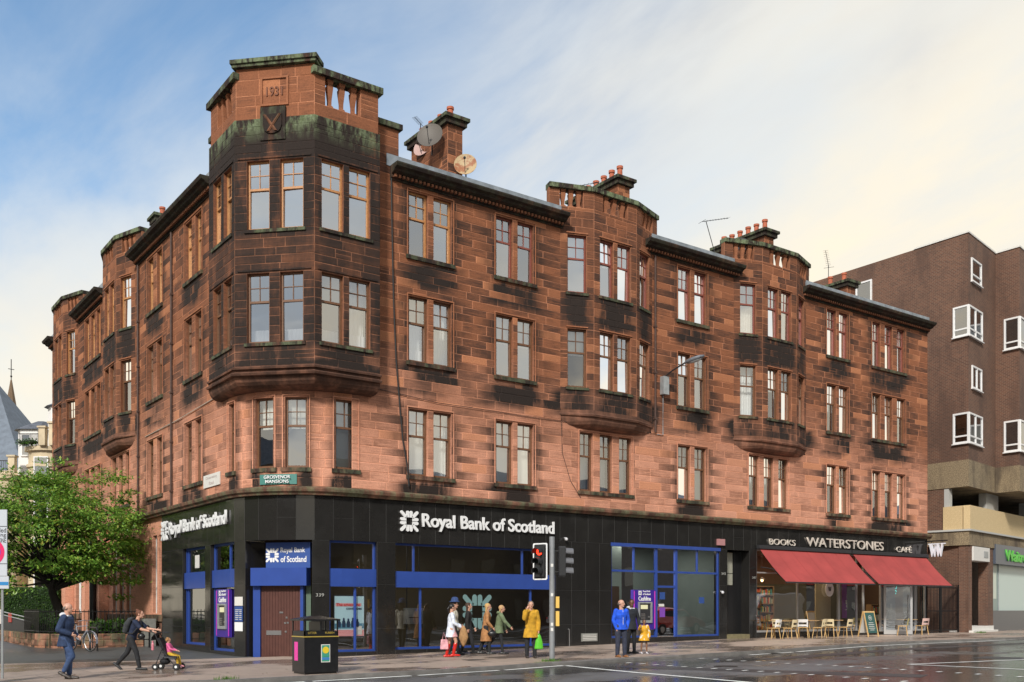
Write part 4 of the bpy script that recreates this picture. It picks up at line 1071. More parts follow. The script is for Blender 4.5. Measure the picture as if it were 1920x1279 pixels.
# poster
PK = mat('pink_print', (.75, .33, .33), .5); PBL = mat('poster_pale_blue', (.50, .70, .76), .5); SEA = mat('poster_sea', (.10, .25, .36), .5); NAVY = mat('poster_navy', (.02, .04, .09), .5); REDT = mat('poster_red', (.6, .03, .03), .5)
p0 = PU(4.02, -.22, 0); p1 = PU(5.12, -.22, 0); FP, LP = facet((p0[0], p0[1]), (p1[0], p1[1]))
r_ = thing('window_poster', 'framed pale blue and pink poster with dark standing figures in the bank window', 'poster')
m_ = MB(); m_.fbox(FP, 0, LP, -.03, .0, .62, 1.96); m_.build('frame', DKMETAL, r_)
m_ = MB(); m_.fbox(FP, .03, LP - .03, 0, .008, .66, 1.92); m_.build('sheet', PBL, r_)
m_ = MB(); m_.fbox(FP, .03, LP - .03, .009, .012, .66, .86, 0); m_.fbox(FP, .06, LP - .12, .009, .012, 1.60, 1.70, 0); m_.fbox(FP, .03, LP - .03, .009, .011, .90, 1.06, 1); m_.fbox(FP, LP - .38, LP - .1, .013, .016, .70, .98, 2)
m_.build('printed_blocks', [PK, SEA, OFFW], r_)
a, xd, nd = frameF(FP, .1, .013, 1.6)
textmesh('lettering', 'The adventure', LP * .76, .10, FP(.08, .013, 1.60), xd, nd, REDT, .003, r_, .02)
textmesh('lettering', 'continues', LP * .5, .09, FP(.42, .012, 1.49), xd, nd, NAVY, .003, r_, .02)
m_ = MB()
for i in range(5):
    x = .18 + i * .155; h = (.26, .3, .28, .3, .27)[i]
    pts = [(-.05, 0), (.05, 0), (.06, h * .55), (.03, h * .75), (.03, h * .95), (0, h), (-.03, h * .95), (-.03, h * .75), (-.06, h * .55)]
    m_.loft([[FP(x + a_, .013, .94 + b_) for a_, b_ in pts], [FP(x + a_, .016, .94 + b_) for a_, b_ in pts]])
m_.build('silhouettes', NAVY, r_)
# big window logo
m_ = MB(); wheel_logo(m_, lambda x, z, o: (7.75 + x, .165 - o, 1.42 + z), .60, 0, .006)
tag(m_.build('window_decal', mat('teal_vinyl', (.16, .27, .27), .5)), 'large teal arrow wheel decal on the long bank window', 'window decal')
# purple banner, roundel, teal sign in the bookshop
m_ = MB(); m_.box(28.16, 28.98, .22, .24, 1.1, 2.75); r_ = tag(m_.build('purple_banner', mat('purple_print', (.26, .05, .30), .5)), 'tall purple banner inside the window left of the bookshop door', 'banner')
m_ = MB()
for x, z, w, h in ((28.55, 2.25, .05, .05), (28.5, 2.0, .14, .2), (28.42, 1.75, .3, .18), (28.46, 1.6, .2, .12), (28.4, 1.48, .3, .03)): m_.box(x, x + w, .212, .218, z, z + h)
m_.build('printed_figure', OFFW, r_)
r_ = thing('round_sign', 'white round sign with a dark letter W hanging inside the bookshop window', 'sign')
m_ = MB(); m_.loft([[(26.95 + .29 * cos(2 * PI * k / 24), y, 2.42 + .33 * sin(2 * PI * k / 24)) for k in range(24)] for y in (.0, .04)]); m_.build('disc', WHITE, r_)
m_ = MB(); serifW(lambda x, z, o: (26.82 + x, -.003 - o, 2.33 + z), .27, .2, 0, 0, m_, 0, .005); m_.build('letter', DKMETAL, r_)
m_ = MB(); m_.tube([(26.95, .02, 2.74), (26.95, .02, 4.08)], .006, 4); m_.build('hanger', DKMETAL, r_)
TQ = mat('lit_teal_tube', (.1, .6, .6), .4, emit=(.05, .75, .7), es=1.2)
m_ = MB()
for row, z in ((0, 2.5), (1, 2.26)):
    for k in range(4):
        x = 31.78 + k * .19; m_.tube([(x + .07 * cos(2 * PI * j / 8) * (1 if (k + row) % 2 else .8), .18, z + .09 + .085 * sin(2 * PI * j / 8)) for j in range(9 - (k + row) % 3)], .014, 5)
tag(m_.build('neon_sign', TQ), 'glowing teal tube sign in the window right of the open door', 'neon sign')
# granite-wall fittings
m_ = MB(); m_.box(19.47, 19.89, -.10, -.01, 4.14, 4.40); tag(m_.build('alarm_box', mat('faded_red_box', (.42, .2, .2), .5)), 'small faded pink alarm box on the black fascia', 'alarm box')
r_ = thing('wall_vent', 'grey louvred air vent low on the black granite wall', 'vent')
m_ = MB(); m_.box(12.24, 13.02, -.03, -.006, .32, .62); m_.build('frame', mat('vent_grey', (.22, .22, .2), .5), r_)
m_ = MB()
for i in range(4): m_.box(12.30, 12.96, -.045, -.031, .36 + i * .06, .385 + i * .06)
m_.build('louvres', OFFW, r_)
for x, lb in ((11.62, 'chrome vertical grab rail on the granite wall behind the traffic light pole'),):
    m_ = MB(); m_.tube([(x, -.02, .78), (x, -.09, .78), (x, -.09, .12)], .02, 6); tag(m_.build('grab_rail', STEEL), lb, 'rail')
for P_, s_, z_, lb in ((PA, 11.45, 4.05, 'small dome camera on the fascia above the traffic lights'), (PA, 19.72, 2.2, 'white dome camera on the pier right of the bright bank window')):
    m_ = MB(); m_.ell(P_(s_, .12, z_), .06, .06, .06, 10, 6); m_.tube([P_(s_, 0, z_ + .05), P_(s_, .12, z_ + .05)], .02, 6); tag(m_.build('security_camera', mat('camera_white', (.6, .6, .62), .3)), lb, 'camera')

# ------------------------------------------------------------------ B front ground floor in plain red stone
mb = MB()
opsG = [(a, b, 1.35, 4.35) for a, b in lights_of(9.98, 11.3, 2, .55)] + [(a, b, 1.35, 4.35) for a, b in lights_of(14.4, 17.2, 3, .62)] + [(19.0, 20.2, .1, 4.2), (21.6, 24.2, 1.3, 4.3)]
masonry(mb, (lambda s, o, z: PB(s, o - .06, z)), 9.93, 29.3, -.5, 5.03, opsG, seed=44, rh=.42, w=(.6, 1.2), g=.006, dp=.004, quoin=False, bulge=.003, tone=lambda r, s, z, q: .18 + .3 * r.random(), soot=lambda s, z, r: .62 if z < 1.0 else .05)
mb.box(-.02, .1, 9.9, 29.3, 1.05, 1.3, 0, (.6, .1, .7, .3))
for a, b in ((17.9, 18.5), (20.5, 21.1), (24.6, 25.2)): mb.box(-.35, .05, a, b, -.2, 4.9, 0, (.25, .1, .05, 0))
mb.build('wall', STONE, TEN)
GF = lambda s, o, z: PB(s, o - .06, z)
window(GF, lights_of(9.98, 11.3, 2, .55), 1.35, 4.35, OFFW, TEN, 'n'); window(GF, lights_of(14.4, 17.2, 3, .62), 1.35, 4.35, OFFW, TEN, 'n')
window(GF, [(21.7, 22.5), (23.2, 24.0)], 1.35, 4.25, OFFW, TEN, 'n')
m_ = MB(); m_.box(.05, .1, 19.0, 20.2, -.1, 4.2); m_.build('side_door', mat('dark_red_door', (.06, .025, .02), .5), TEN)
m_ = MB(); m_.box(-.1, .25, 18.98, 20.22, -.3, .1); m_.build('door_step', STONE, TEN)
m_ = MB(); m_.tube([(-.5, 18.4, -.1), (-.5, 18.4, 4.8)], .14, 10); m_.build('porch_column', BLACK, TEN)

for a_, xd_, nd_ in DATE: textmesh('date', '1931', .52, .28, a_ + xd_ * .06 + Vector((0, 0, .12)), xd_, nd_, mat('carved_sandstone', (.19, .08, .048), .9), .035, TB, .012)
# ------------------------------------------------------------------ ground
def road_mat():
    t = NT('wet_asphalt')
    big = t.noise(.16, 4, .6, stretch=(.45, 1, 1)); mid = t.noise(1.2, 5, .6); fine = t.noise(60, 3, .7)
    wet = t.ramp(t.math('ADD', big, t.math('MULTIPLY', mid, .22)), .49, .64)
    c = t.mix(wet, (.13, .13, .132), (.062, .058, .056)); patch = t.ramp(t.noise(.09, 2), .52, .54)
    c = t.mix(t.math('MULTIPLY', patch, .25), c, (.045, .042, .04))
    v = t.ramp(fine, .3, .7, .6, 1.45); sc = t.N.new('ShaderNodeVectorMath'); sc.operation = 'SCALE'; t.L.new(c, sc.inputs[0]); t.L.new(v, sc.inputs['Scale'])
    t.set(Base_Color=sc.outputs[0], Roughness=t.ramp(wet, 0, 1, .5, .15)); t.b.inputs['Specular IOR Level'].default_value = .55
    t.bump(t.math('MULTIPLY', fine, t.ramp(wet, 0, 1, 1., .18)), .5, .008); return t.m
ROAD = road_mat()
def pave_mat():
    t = NT('worn_pavement')
    p = t.pos(); c_ = t.N.new('ShaderNodeCombineXYZ'); t.L.new(p[0], c_.inputs[0]); t.L.new(p[1], c_.inputs[1])
    b = t.brick(c_.outputs[0], 2.6, 1.7, .012, (.42, .32, .255), (.33, .255, .205), (.17, .135, .11))
    big = t.noise(.35, 5, .65, stretch=(.5, 1, 1)); mid = t.noise(2.5, 6, .7); fine = t.noise(70, 3, .7)
    wet = t.ramp(t.math('ADD', big, t.math('MULTIPLY', mid, .18)), .56, .66)
    c = t.mix(t.math('MULTIPLY', wet, .7), b.outputs['Color'], (.12, .085, .068))
    st = t.ramp(t.noise(.8, 4, .6), .60, .66); c = t.mix(t.math('MULTIPLY', st, .55), c, (.10, .09, .08))
    v = t.ramp(t.math('ADD', t.math('MULTIPLY', fine, .6), t.math('MULTIPLY', mid, .4)), .3, .7, .78, 1.2); sc = t.N.new('ShaderNodeVectorMath'); sc.operation = 'SCALE'; t.L.new(c, sc.inputs[0]); t.L.new(v, sc.inputs['Scale'])
    t.set(Base_Color=sc.outputs[0], Roughness=t.ramp(wet, 0, 1, .6, .22)); t.bump(t.math('MULTIPLY', fine, t.ramp(wet, 0, 1, 1., .3)), .35, .006); return t.m
PAVE = pave_mat()
t = NT('dark_lane_asphalt'); n1 = t.noise(.25, 4, .6); f1 = t.noise(60, 3, .7)
t.set(Base_Color=t.mix(t.ramp(n1, .45, .6), (.10, .10, .098), (.062, .061, .06)), Roughness=t.ramp(n1, .4, .65, .5, .3)); t.bump(f1, .4, .006); LANE = t.m
KERB = mat('grey_kerb_stone', (.16, .15, .14), .55, noise=.25, nscale=3, bump=.2)
PAINT = mat('road_paint', (.8, .8, .76), .5, noise=.25, nscale=3)
GRASS = mat('weed_green', (.07, .16, .02), .8)
xs = [-300, -120, -60, -30, -24] + [x * 1.0 for x in range(-22, 60)] + [62, 80, 140, 320]
ys = [-300, -120, -60, -36] + [y * 1.0 for y in range(-34, 34)] + [36, 60, 140, 320]
def sheet(name, m, dz, xs, ys, zf=gz):
    mb = MB(); idx = {}
    for i, x in enumerate(xs):
        for j, y in enumerate(ys): idx[i, j] = mb.vert((x, y, zf(x, y) + dz))
    for i in range(len(xs) - 1):
        for j in range(len(ys) - 1): mb.face((idx[i, j], idx[i + 1, j], idx[i + 1, j + 1], idx[i, j + 1]))
    return struct(mb.build(name, m, recalc=False))
sheet('ground', ROAD, -.10, xs, ys)
# pavement: strip between kerb polyline and an inner line
kerb = [(-16, -1.2), (-9, -3.6), (-6.4, -4.6), (-4.4, -5.3), (-3.2, -5.8), (-1.5, -5.95), (0, -6.2), (1.5, -6.3), (3, -6.3), (4.5, -6.2), (6, -6.05), (7.5, -6.0), (9, -6.0), (11, -6.1), (13.5, -6.15), (16, -6.1), (20, -5.7), (25, -5.2), (30, -5.1), (35, -4.9), (42, -4.0), (60, -1.0)]
inner = [(-16, 6.0), (-9, 4.2), (-6.4, 3.3), (-4.4, 2.6), (-3.2, 2.2), (-1.5, 1.8), (-.3, 1.5), (1.5, 1.2), (3, .8), (4.5, .5), (6, .5), (7.5, .5), (9, .5), (11, .5), (13.5, .5), (16, .5), (20, .5), (25, .5), (30, .5), (35, .5), (42, 2.0), (60, 6.0)]
mb = MB(); mk = MB(); NR = 10
for i in range(len(kerb) - 1):
    k0, k1, n0, n1 = kerb[i], kerb[i + 1], inner[i], inner[i + 1]
    for j in range(NR):
        q = []
        for (k, n, tt) in ((k0, n0, j / NR), (k1, n1, j / NR), (k1, n1, (j + 1) / NR), (k0, n0, (j + 1) / NR)):
            x, y = lerp(k[0], n[0], tt), lerp(k[1], n[1], tt); q.append((x, y, gz(x, y)))
        mb.poly(q)
    e = .16; dr = -.03 if 6 <= k0[0] < 11 else 0    # dropped kerb at the crossing
    def kp(k, o, z): return (k[0], k[1] + o, gz(*k) + z)
    mk.hexa([kp(k0, -e, -.2), kp(k1, -e, -.2), kp(k1, -.002, -.2), kp(k0, -.002, -.2), kp(k0, -e, .004 + dr), kp(k1, -e, .004 + dr), kp(k1, -.002, .006), kp(k0, -.002, .006)])
struct(mb.build('pavement', PAVE)); struct(mk.build('kerb', KERB))
# lane beside the building (dark asphalt up to the garden wall)
mb = MB(); prev = None
for i in range(len(inner)):
    if inner[i][0] > 4.6: break
for i in range(6):
    a, b = inner[i], inner[i + 1]
    for j in range(14):
        q = []
        for (p, tt) in ((a, j / 14), (b, j / 14), (b, (j + 1) / 14), (a, (j + 1) / 14)):
            x, y = p[0], lerp(p[1], 40, tt); q.append((x, y, gz(x, y) - .008))
        mb.poly(q)
mb.poly([(-1.5, 1.8, gz(-1.5, 1.8) - .008), (.35, 1.5, gz(.35, 1.5) - .008), (.35, 12, gz(.3, 12) - .008), (-1.5, 12, gz(-1.5, 12) - .008)])
struct(mb.build('lane', LANE))
mb = MB()
for (x0, y0, x1, y1) in ((1.6, .55, 3.6, 1.7), (35, .5, 39.5, 6)): mb.poly([(x0, y0, gz(x0, y0) + .001), (x1, y0, gz(x1, y0) + .001), (x1, y1, gz(x1, y1) + .001), (x0, y1, gz(x0, y1) + .001)])
struct(mb.build('threshold_paving', LANE))
# road markings as thin strips a few mm above the road
mm = MB()
def line(pts, w, dz=-.094):
    for a, b in zip(pts, pts[1:]):
        n = max(1, int(math.hypot(b[0] - a[0], b[1] - a[1]) / 1.0)); dx, dy = b[0] - a[0], b[1] - a[1]; L_ = math.hypot(dx, dy); ox, oy = -dy / L_ * w / 2, dx / L_ * w / 2
        for i in range(n):
            q = []
            for tt, sg in ((i / n, -1), ((i + 1) / n, -1), ((i + 1) / n, 1), (i / n, 1)):
                x, y = a[0] + dx * tt + ox * sg, a[1] + dy * tt + oy * sg; q.append((x, y, gz(x, y) + dz + .002))
            mm.poly(q)
line([(-2.5, -6.45), (-1.6, -6.5)], .15); line([(-1.4, -6.5), (1.2, -6.62)], .15); line([(1.4, -6.62), (3.9, -6.6)], .15); line([(4.1, -6.6), (6.3, -6.35)], .15)
line([(6.35, -6.4), (6.2, -9.5), (5.9, -13.4), (5.5, -20)], .16)
line([(13.9, -6.55), (16.2, -6.45)], .15); line([(16.4, -6.45), (20, -6.05), (25, -5.55)], .15); line([(25.2, -5.5), (30, -5.4), (42, -4.3)], .15)
line([(13.6, -12.4), (17.6, -13.5), (22, -13.2), (23.5, -12.2), (34, -12.4)], .13); line([(13.6, -12.5), (13.8, -15.6), (13.9, -22)], .13)
for i, (xa, xb) in enumerate(((8.35, 8.45), (11.4, 11.5))):
    for k in range(20):
        y = -6.7 - k * .52; x = xa + .25 * sin(k * .17) * (1 if i else 1); line([(x, y), (x + .22, y)], .10)
struct(mm.build('road_markings', PAINT))
def tuft(x, y, n, r, label):
    mb = MB(); rg = random.Random(int(x * 9 + 5)); z0 = gz(x, y)
    for i in range(n):
        a = rg.uniform(0, 2 * PI); d = r * rg.random(); px, py = x + d * cos(a), y + d * sin(a) * .6; h = rg.uniform(.03, .11); b = rg.uniform(0, PI)
        mb.poly([(px - .012 * cos(b), py - .012 * sin(b), z0 - .05), (px + .012 * cos(b), py + .012 * sin(b), z0 - .05), (px + rg.uniform(-.04, .04), py + rg.uniform(-.04, .04), z0 + h)])
    tag(mb.build('weed_tuft', GRASS, recalc=False), label, 'weeds')
tuft(6.3, -5.8, 160, .35, 'green weed tuft at the foot of the traffic light pole'); tuft(-3.2, -5.75, 120, .3, 'green weed tuft at the kerb below the pushchair'); tuft(38.9, -.5, 200, .5, 'weeds at the foot of the brown brick corner pier')

IRON = mat('cast_iron_cover', (.045, .042, .04), .5, metal=.5, noise=.3, nscale=20, bump=.6, bscale=40)
def cover(x, y, r, dz, label):
    mb = MB(); z0 = gz(x, y) + dz
    mb.loft([[(x + rr * cos(2 * PI * k / 24), y + rr * sin(2 * PI * k / 24), z0 + h) for k in range(24)] for rr, h in ((r, -.02), (r, .004), (r * .86, .006), (r * .84, .002), (r * .3, .004))]); tag(mb.build('manhole_cover', IRON), label, 'manhole cover')
cover(9.6, -9.4, .33, -.092, 'round iron manhole cover in the road between the crossing studs'); cover(20.5, -8.6, .33, -.092, 'round iron manhole cover in the road in front of the bookshop'); cover(1.2, -3.2, .25, .001, 'small iron cover in the pavement right of the litter bin')
def plate(x, y, sx, sy, rz, dz, label):
    mb = MB(); mb.obox((x, y, gz(x, y) + dz), sx, sy, .02, rz); tag(mb.build('drain_cover', IRON), label, 'drain cover')
plate(15.2, -6.42, .5, .32, 0, -.099, 'iron gully grating at the kerb beyond the crossing'); plate(4.9, -3.9, .6, .4, 0, -.006, 'rectangular iron access cover in the pavement behind the traffic light')
# cut and refilled strips of tarmac
mb = MB()
for pts, w in (([(12.5, -8.2), (30, -7.4), (45, -7.0)], .7), ([(7.5, -7.5), (10.2, -15)], .9), ([(18, -12.0), (19, -20)], 1.1)):
    for a, b in zip(pts, pts[1:]):
        n = 14; dx, dy = b[0] - a[0], b[1] - a[1]; L_ = math.hypot(dx, dy); ox, oy = -dy / L_ * w / 2, dx / L_ * w / 2
        for i in range(n):
            q = []
            for tt, sg in ((i / n, -1), ((i + 1) / n, -1), ((i + 1) / n, 1), (i / n, 1)): x, y = a[0] + dx * tt + ox * sg, a[1] + dy * tt + oy * sg; q.append((x, y, gz(x, y) - .0965))
            mb.poly(q)
struct(mb.build('road_patches', mat('newer_tarmac', (.05, .05, .052), .45, noise=.25, nscale=30, bump=.4, bscale=80)))
rg_ = random.Random(12)
mb = MB()
for k in range(90):
    x = rg_.uniform(-6, 30); y = rg_.uniform(-5.6, .2) if rg_.random() < .7 else rg_.uniform(-7.5, -6.4); s_ = rg_.uniform(.02, .05); a = rg_.uniform(0, PI); z0 = gz(x, y) + (.004 if y > -6 else -.09)
    mb.poly([(x + s_ * cos(a), y + s_ * sin(a), z0), (x - s_ * .5 * sin(a), y + s_ * .5 * cos(a), z0 + .008), (x - s_ * cos(a), y - s_ * sin(a), z0), (x + s_ * .5 * sin(a), y - s_ * .5 * cos(a), z0 + .004)])
o_ = mb.build('fallen_leaves', mat('dead_leaves', (.17, .12, .05), .7), recalc=False); o_['kind'] = 'stuff'
# ------------------------------------------------------------------ brown brick building on the right
t = NT('brown_brick'); b = t.brick(t.wallvec(), .225, .075, .010, (.165, .072, .042), (.10, .046, .030), (.21, .145, .105))
big = t.noise(.6, 6, .7, stretch=(1, 1, .4))
t.set(Base_Color=t.mix(t.ramp(big, .42, .62, 0, .55), b.outputs['Color'], (.07, .04, .03)), Roughness=.85); t.bump(t.math('MULTIPLY', b.outputs['Fac'], -1.0), .4, .01); BRICK = t.m
t = NT('exposed_aggregate'); f1 = t.noise(22, 4, .8); f2 = t.noise(1.0, 5, .7, stretch=(1, 1, .3))
t.set(Base_Color=t.mix(t.ramp(f2, .42, .68), t.mix(t.ramp(f1, .35, .65), (.36, .28, .17), (.13, .095, .06)), (.10, .075, .05)), Roughness=.9); t.bump(f1, .6, .02); AGG = t.m
t = NT('cream_pebbledash'); f1 = t.noise(40, 4, .8); t.set(Base_Color=t.mix(t.ramp(f1, .35, .65), (.72, .56, .32), (.52, .38, .20)), Roughness=.9); t.bump(f1, .6, .015); PEB = t.m
UPVC = mat('white_window_frame', (.78, .77, .76), .35)
BB = thing('brick_apartment_block', 'stepped brown brick apartment block with white corner windows right of the tenement', 'building')
C0 = (38.4, -.1); a11 = R(11); ux, uy = cos(a11), sin(a11)
def FR(s, o, z): return (C0[0] + ux * s + uy * o, C0[1] + uy * s - ux * o, z)     # front 1
def SD(s, o, z): return (38.4 - o, -.1 + s, z)                                   # side
E1 = FR(4.3, 0, 0); E2 = (E1[0] + .02, E1[1] - 1.32)
def FR2(s, o, z): return (E2[0] + ux * s + uy * o, E2[1] + uy * s - ux * o, z)
def RT(s, o, z): return (E1[0] - o, E1[1] - s, z)                                  # return between the fronts
far = FR2(22, 0, 0)
foot = [C0, (E1[0], E1[1]), E2, (far[0], far[1]), (far[0], far[1] + 14), (38.4, 26)]
mb = MB(); mb.prism(foot, 9.33, 21.15); mb.build('wall', BRICK, BB)
def grow(p, d): return [(x - (d if x < 39 else 0), y - d) if i < 4 else (x, y) for i, (x, y) in enumerate(p)]
mb = MB(); mb.prism([(foot[0][0] - .05, foot[0][1] - .05), (foot[1][0] - .04, foot[1][1] - .05), (foot[2][0] - .05, foot[2][1] - .05), (foot[3][0], foot[3][1] - .05), (far[0], far[1] + .5), (38.4, 3.0), (38.35, 3.0)], 21.153, 21.24)
mb.build('roof_edge', OFFW, BB)
mb = MB(); mb.prism([(38.36, -.14), (E1[0] - .04, E1[1] - .04), (E2[0] - .04, E2[1] - .04), (far[0], far[1] - .04), (far[0], far[1] + 4), (38.36, 12)], 7.93, 9.327); mb.build('concrete_band', AGG, BB)
mb = MB(); mb.fbox(SD, 1.35, 26, -.4, -.003, -.3, 7.93); mb.fbox(FR, .03, .45, -.5, -.003, -.2, 4.86); mb.fbox(SD, 0.03, 1.35, -.4, -.003, -.3, 4.86)
mb.fbox(FR, 3.05, 3.9, -.5, -.003, -.2, 4.86); mb.fbox(FR, .45, 3.05, -2.2, -1.6, -.2, 4.86); mb.fbox(FR, 3.9, 22, -9, -6, -.2, 7.93); mb.build('lower_wall', BRICK, BB)
mb = MB()
for a_, b_ in (((38.35, -.15), 0),): pass
q1 = FR(22, .06, 0); mb.hexa([FR(-.06, .06, 4.86), FR(22, .06, 4.86), FR(22, -3, 4.86), FR(-.06, -3, 4.86), FR(-.06, .06, 5.6), FR(22, .06, 5.6), FR(22, -3, 5.6), FR(-.06, -3, 5.6)]); mb.fbox(SD, .3, 1.3, -.3, .05, 4.86, 5.6)
mb.build('concrete_beam', AGG, BB)
mb = MB(); mb.fbox(FR, -.14, 22, -.2, .14, 5.70, 6.93); mb.fbox(SD, .25, 1.33, -.2, .135, 5.70, 6.93); mb.build('balcony_parapet', PEB, BB)
mb = MB(); mb.fbox(FR, -.14, 22, -2.5, .17, 5.603, 5.697); mb.fbox(SD, .3, 1.33, -.2, .16, 5.603, 5.697); mb.fbox(SD, 1.1, 1.35, -.35, .0, 6.93, 7.93); mb.fbox(FR, 3.9, 5.9, -.75, -.35, 5.7, 7.925); mb.fbox(FR, 11, 13, -.75, -.35, 5.7, 7.925); mb.build('deck_column', mat('painted_concrete', (.45, .45, .43), .6), BB)
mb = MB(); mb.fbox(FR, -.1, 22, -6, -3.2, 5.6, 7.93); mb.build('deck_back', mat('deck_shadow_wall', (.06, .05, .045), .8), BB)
def upvc(P, s0, s1, z0, z1, n=2, par=BB, low=True, extra=None):
    f = MB(); t_ = .09; o0, o1 = -.02, .07
    f.fbox(P, s0, s0 + t_, o0, o1, z0, z1); f.fbox(P, s1 - t_, s1, o0, o1, z0, z1); f.fbox(P, s0 + t_, s1 - t_, o0, o1, z0, z0 + t_); f.fbox(P, s0 + t_, s1 - t_, o0, o1, z1 - t_, z1)
    for i in range(1, n): c = lerp(s0, s1, i / n); f.fbox(P, c - .05, c + .05, o0, o1 - .004, z0 + t_, z1 - t_)
    if low: f.fbox(P, s0 + t_, s1 - t_, o0, o1 - .008, z0 + .34, z0 + .42)
    f.fbox(P, s0 - .04, s1 + .04, o0, .13, z0 - .05, z0 - .003)
    w_ = f.build('window', UPVC, par); g = MB(); g.poly([P(s0 + t_, .02, z0 + t_), P(s1 - t_, .02, z0 + t_), P(s1 - t_, .02, z1 - t_), P(s0 + t_, .02, z1 - t_)]); g.build('pane', GLASS2, w_)
GLASS2 = glass_material('flat_window_glass', .30, (.45, .48, .46))
upvc(SD, 5.7, 6.75, 18.95, 20.25, 1, low=False)
upvc(FR, .38, 1.9, 18.72, 19.95, 1); upvc(FR, .45, 1.95, 13.12, 14.32, 2, low=False)
for z in (15.8, 10.2):
    upvc(SD, -.06, .82, z, z + 1.6, 1); upvc(FR, -.03, 2.05, z, z + 1.6, 2)
    upvc(RT, .5, 1.36, z - .1, z + 1.6, 1); upvc(FR2, -.03, 2.05, z - .1, z + 1.6, 2)
upvc(FR2, 5, 7, 18.7, 19.95, 2); upvc(FR2, 5, 7, 13.1, 14.3, 2)
mb = MB(); mb.fbox(FR, .50, 3.03, -.55, .10, 4.08, 4.82); mb.build('service_box', OFFW, BB)
mb = MB(); mb.fbox(FR, 2.1, 2.75, .101, .12, 4.28, 4.62); mb.build('vent_grille', GREYM, BB)
mb = MB(); mb.fbox(FR, .3, 3.95, -1.6, .02, .1, .62); mb.fbox(FR, .1, 3.95, -1.0, .25, .1, .40); mb.build('step', OFFW, BB)
NAVYG = mat('slate_blue_fascia', (.075, .09, .12), .35)
mb = MB(); mb.fbox(FR, 3.95, 22, -.3, .12, 4.02, 5.1); mb.build('shop_fascia', NAVYG, BB)
mb = MB(); mb.fbox(FR, 3.98, 22, -.3, -.05, .2, 1.44); mb.build('stall_riser', mat('blue_grey_granite', (.07, .075, .09), .3, noise=.3, nscale=30), BB)
mb = MB(); mb.fbox(FR, 4.0, 22, -.28, -.22, 1.44, 4.02); mb.build('frosted_window', mat('frosted_green_film', (.50, .60, .56), .35), BB)
mb = MB(); mb.fbox(FR, 3.98, 4.06, -.22, -.05, 1.445, 4.015); mb.fbox(FR, 5.35, 5.41, -.22, -.16, 1.445, 4.015); mb.fbox(FR, 4.06, 5.35, -.215, -.20, 1.445, 4.01, 1); mb.fbox(FR, 4.15, 5.05, -.199, -.19, 2.1, 3.55, 2); mb.build('window_frame', [GREYM, mat('grey_green_film', (.22, .30, .28), .3), mat('pale_notice', (.6, .65, .55), .6)], BB)
s_ = thing('supermarket_sign', 'bright green supermarket lettering on the slate blue fascia at the right edge', 'sign')
textmesh('lettering', 'Waitrose', 5.0, .64, FR(5.55, .125, 4.22), (ux, uy, 0), (uy, -ux, 0), mat('leaf_green_letters', (.10, .50, .06), .4), .06, s_, .025)
# lane gates between the two buildings
g_ = thing('lane_gate', 'black barred lane gates between the tenement and the brown brick block', 'gate', (36.6, .4, .3))
for x0, x1 in ((-1.75, .0), (.05, 1.75)):
    m_ = MB(); m_.box(x0, x0 + .07, -.03, .03, 0, 2.5); m_.box(x1 - .07, x1, -.03, .03, 0, 2.5); m_.box(x0 + .07, x1 - .07, -.02, .02, .1, .16); m_.box(x0 + .07, x1 - .07, -.02, .02, 2.3, 2.36); m_.box(x0 + .07, x1 - .07, -.02, .02, 1.1, 1.15)
    for k in range(13): x = x0 + .1 + (x1 - x0 - .2) * k / 12; m_.box(x - .012, x + .012, -.012, .012, .16, 2.5)
    m_.build('gate_leaf', BLACK, g_)

# ------------------------------------------------------------------ terrace, church roof and spire beyond the trees on the left
CT = thing('cream_terrace', 'cream stone terrace with rounded bays and white attic rooms beyond the tree', 'building', (3.1, 47.75, 0), R(-35.91))
CST = mat('cream_sandstone', (.60, .49, .33), .8, noise=.2, nscale=1.2); WST = mat('white_render', (.78, .76, .74), .7); RAILM = mat('cast_iron', (.02, .02, .022), .5)
def bayp(x, r, z0, z1, m, name, par=CT, n=12, sq=.8, depth=3):
    mb = MB(); pts = [(x + r * cos(PI + PI * k / n), sq * r * sin(PI + PI * k / n)) for k in range(n + 1)] + [(x + r, depth), (x - r, depth)]
    mb.prism(pts, z0, z1); return mb.build(name, m, par)
mb = MB(); mb.box(-5.2, 3.5, 1.0, 10, -.5, 11.4); mb.box(-1.2, 3.5, .2, 10, 9, 12.6); mb.build('wall', CST, CT)
bayp(.35, 1.35, -.5, 12.5, CST, 'bay'); bayp(-3.1, 1.4, -.5, 10.6, CST, 'bay')
bayp(.35, 1.6, 12.503, 12.8, CST, 'cornice'); bayp(.35, 1.48, 11.4, 11.6, CST, 'cornice'); bayp(-3.1, 1.62, 10.603, 10.9, CST, 'cornice')
mb = MB(); mb.box(-5.3, -1.2, .7, 1.1, 10.6, 10.9); mb.box(1.6, 3.6, -.1, .3, 12.5, 12.8); mb.build('cornice', CST, CT)
mb = MB(); pts = [(.15, .3), (.75, -.5), (1.9, -.5), (2.2, .2), (2.2, 4), (.15, 4)]; mb.prism(pts, 12.81, 15.7); mb.build('attic_room', WST, CT)
mb = MB(); mb.loft([[(p[0] + (-.2 if p[0] < 1 else .2), p[1] - .2, 15.703) for p in pts], [(1.3 + (p[0] - 1.3) * .25, 1.5 + (p[1] - 1.5) * .25, 16.5) for p in pts]]); mb.build('attic_roof', SLATE, CT)
mb = MB(); pts2 = [(-2.0, .4), (-1.5, -.3), (-.3, -.3), (.1, .4), (.1, 4), (-2.0, 4)]; mb.prism(pts2, 10.9, 14.1); mb.build('attic_room', WST, CT)
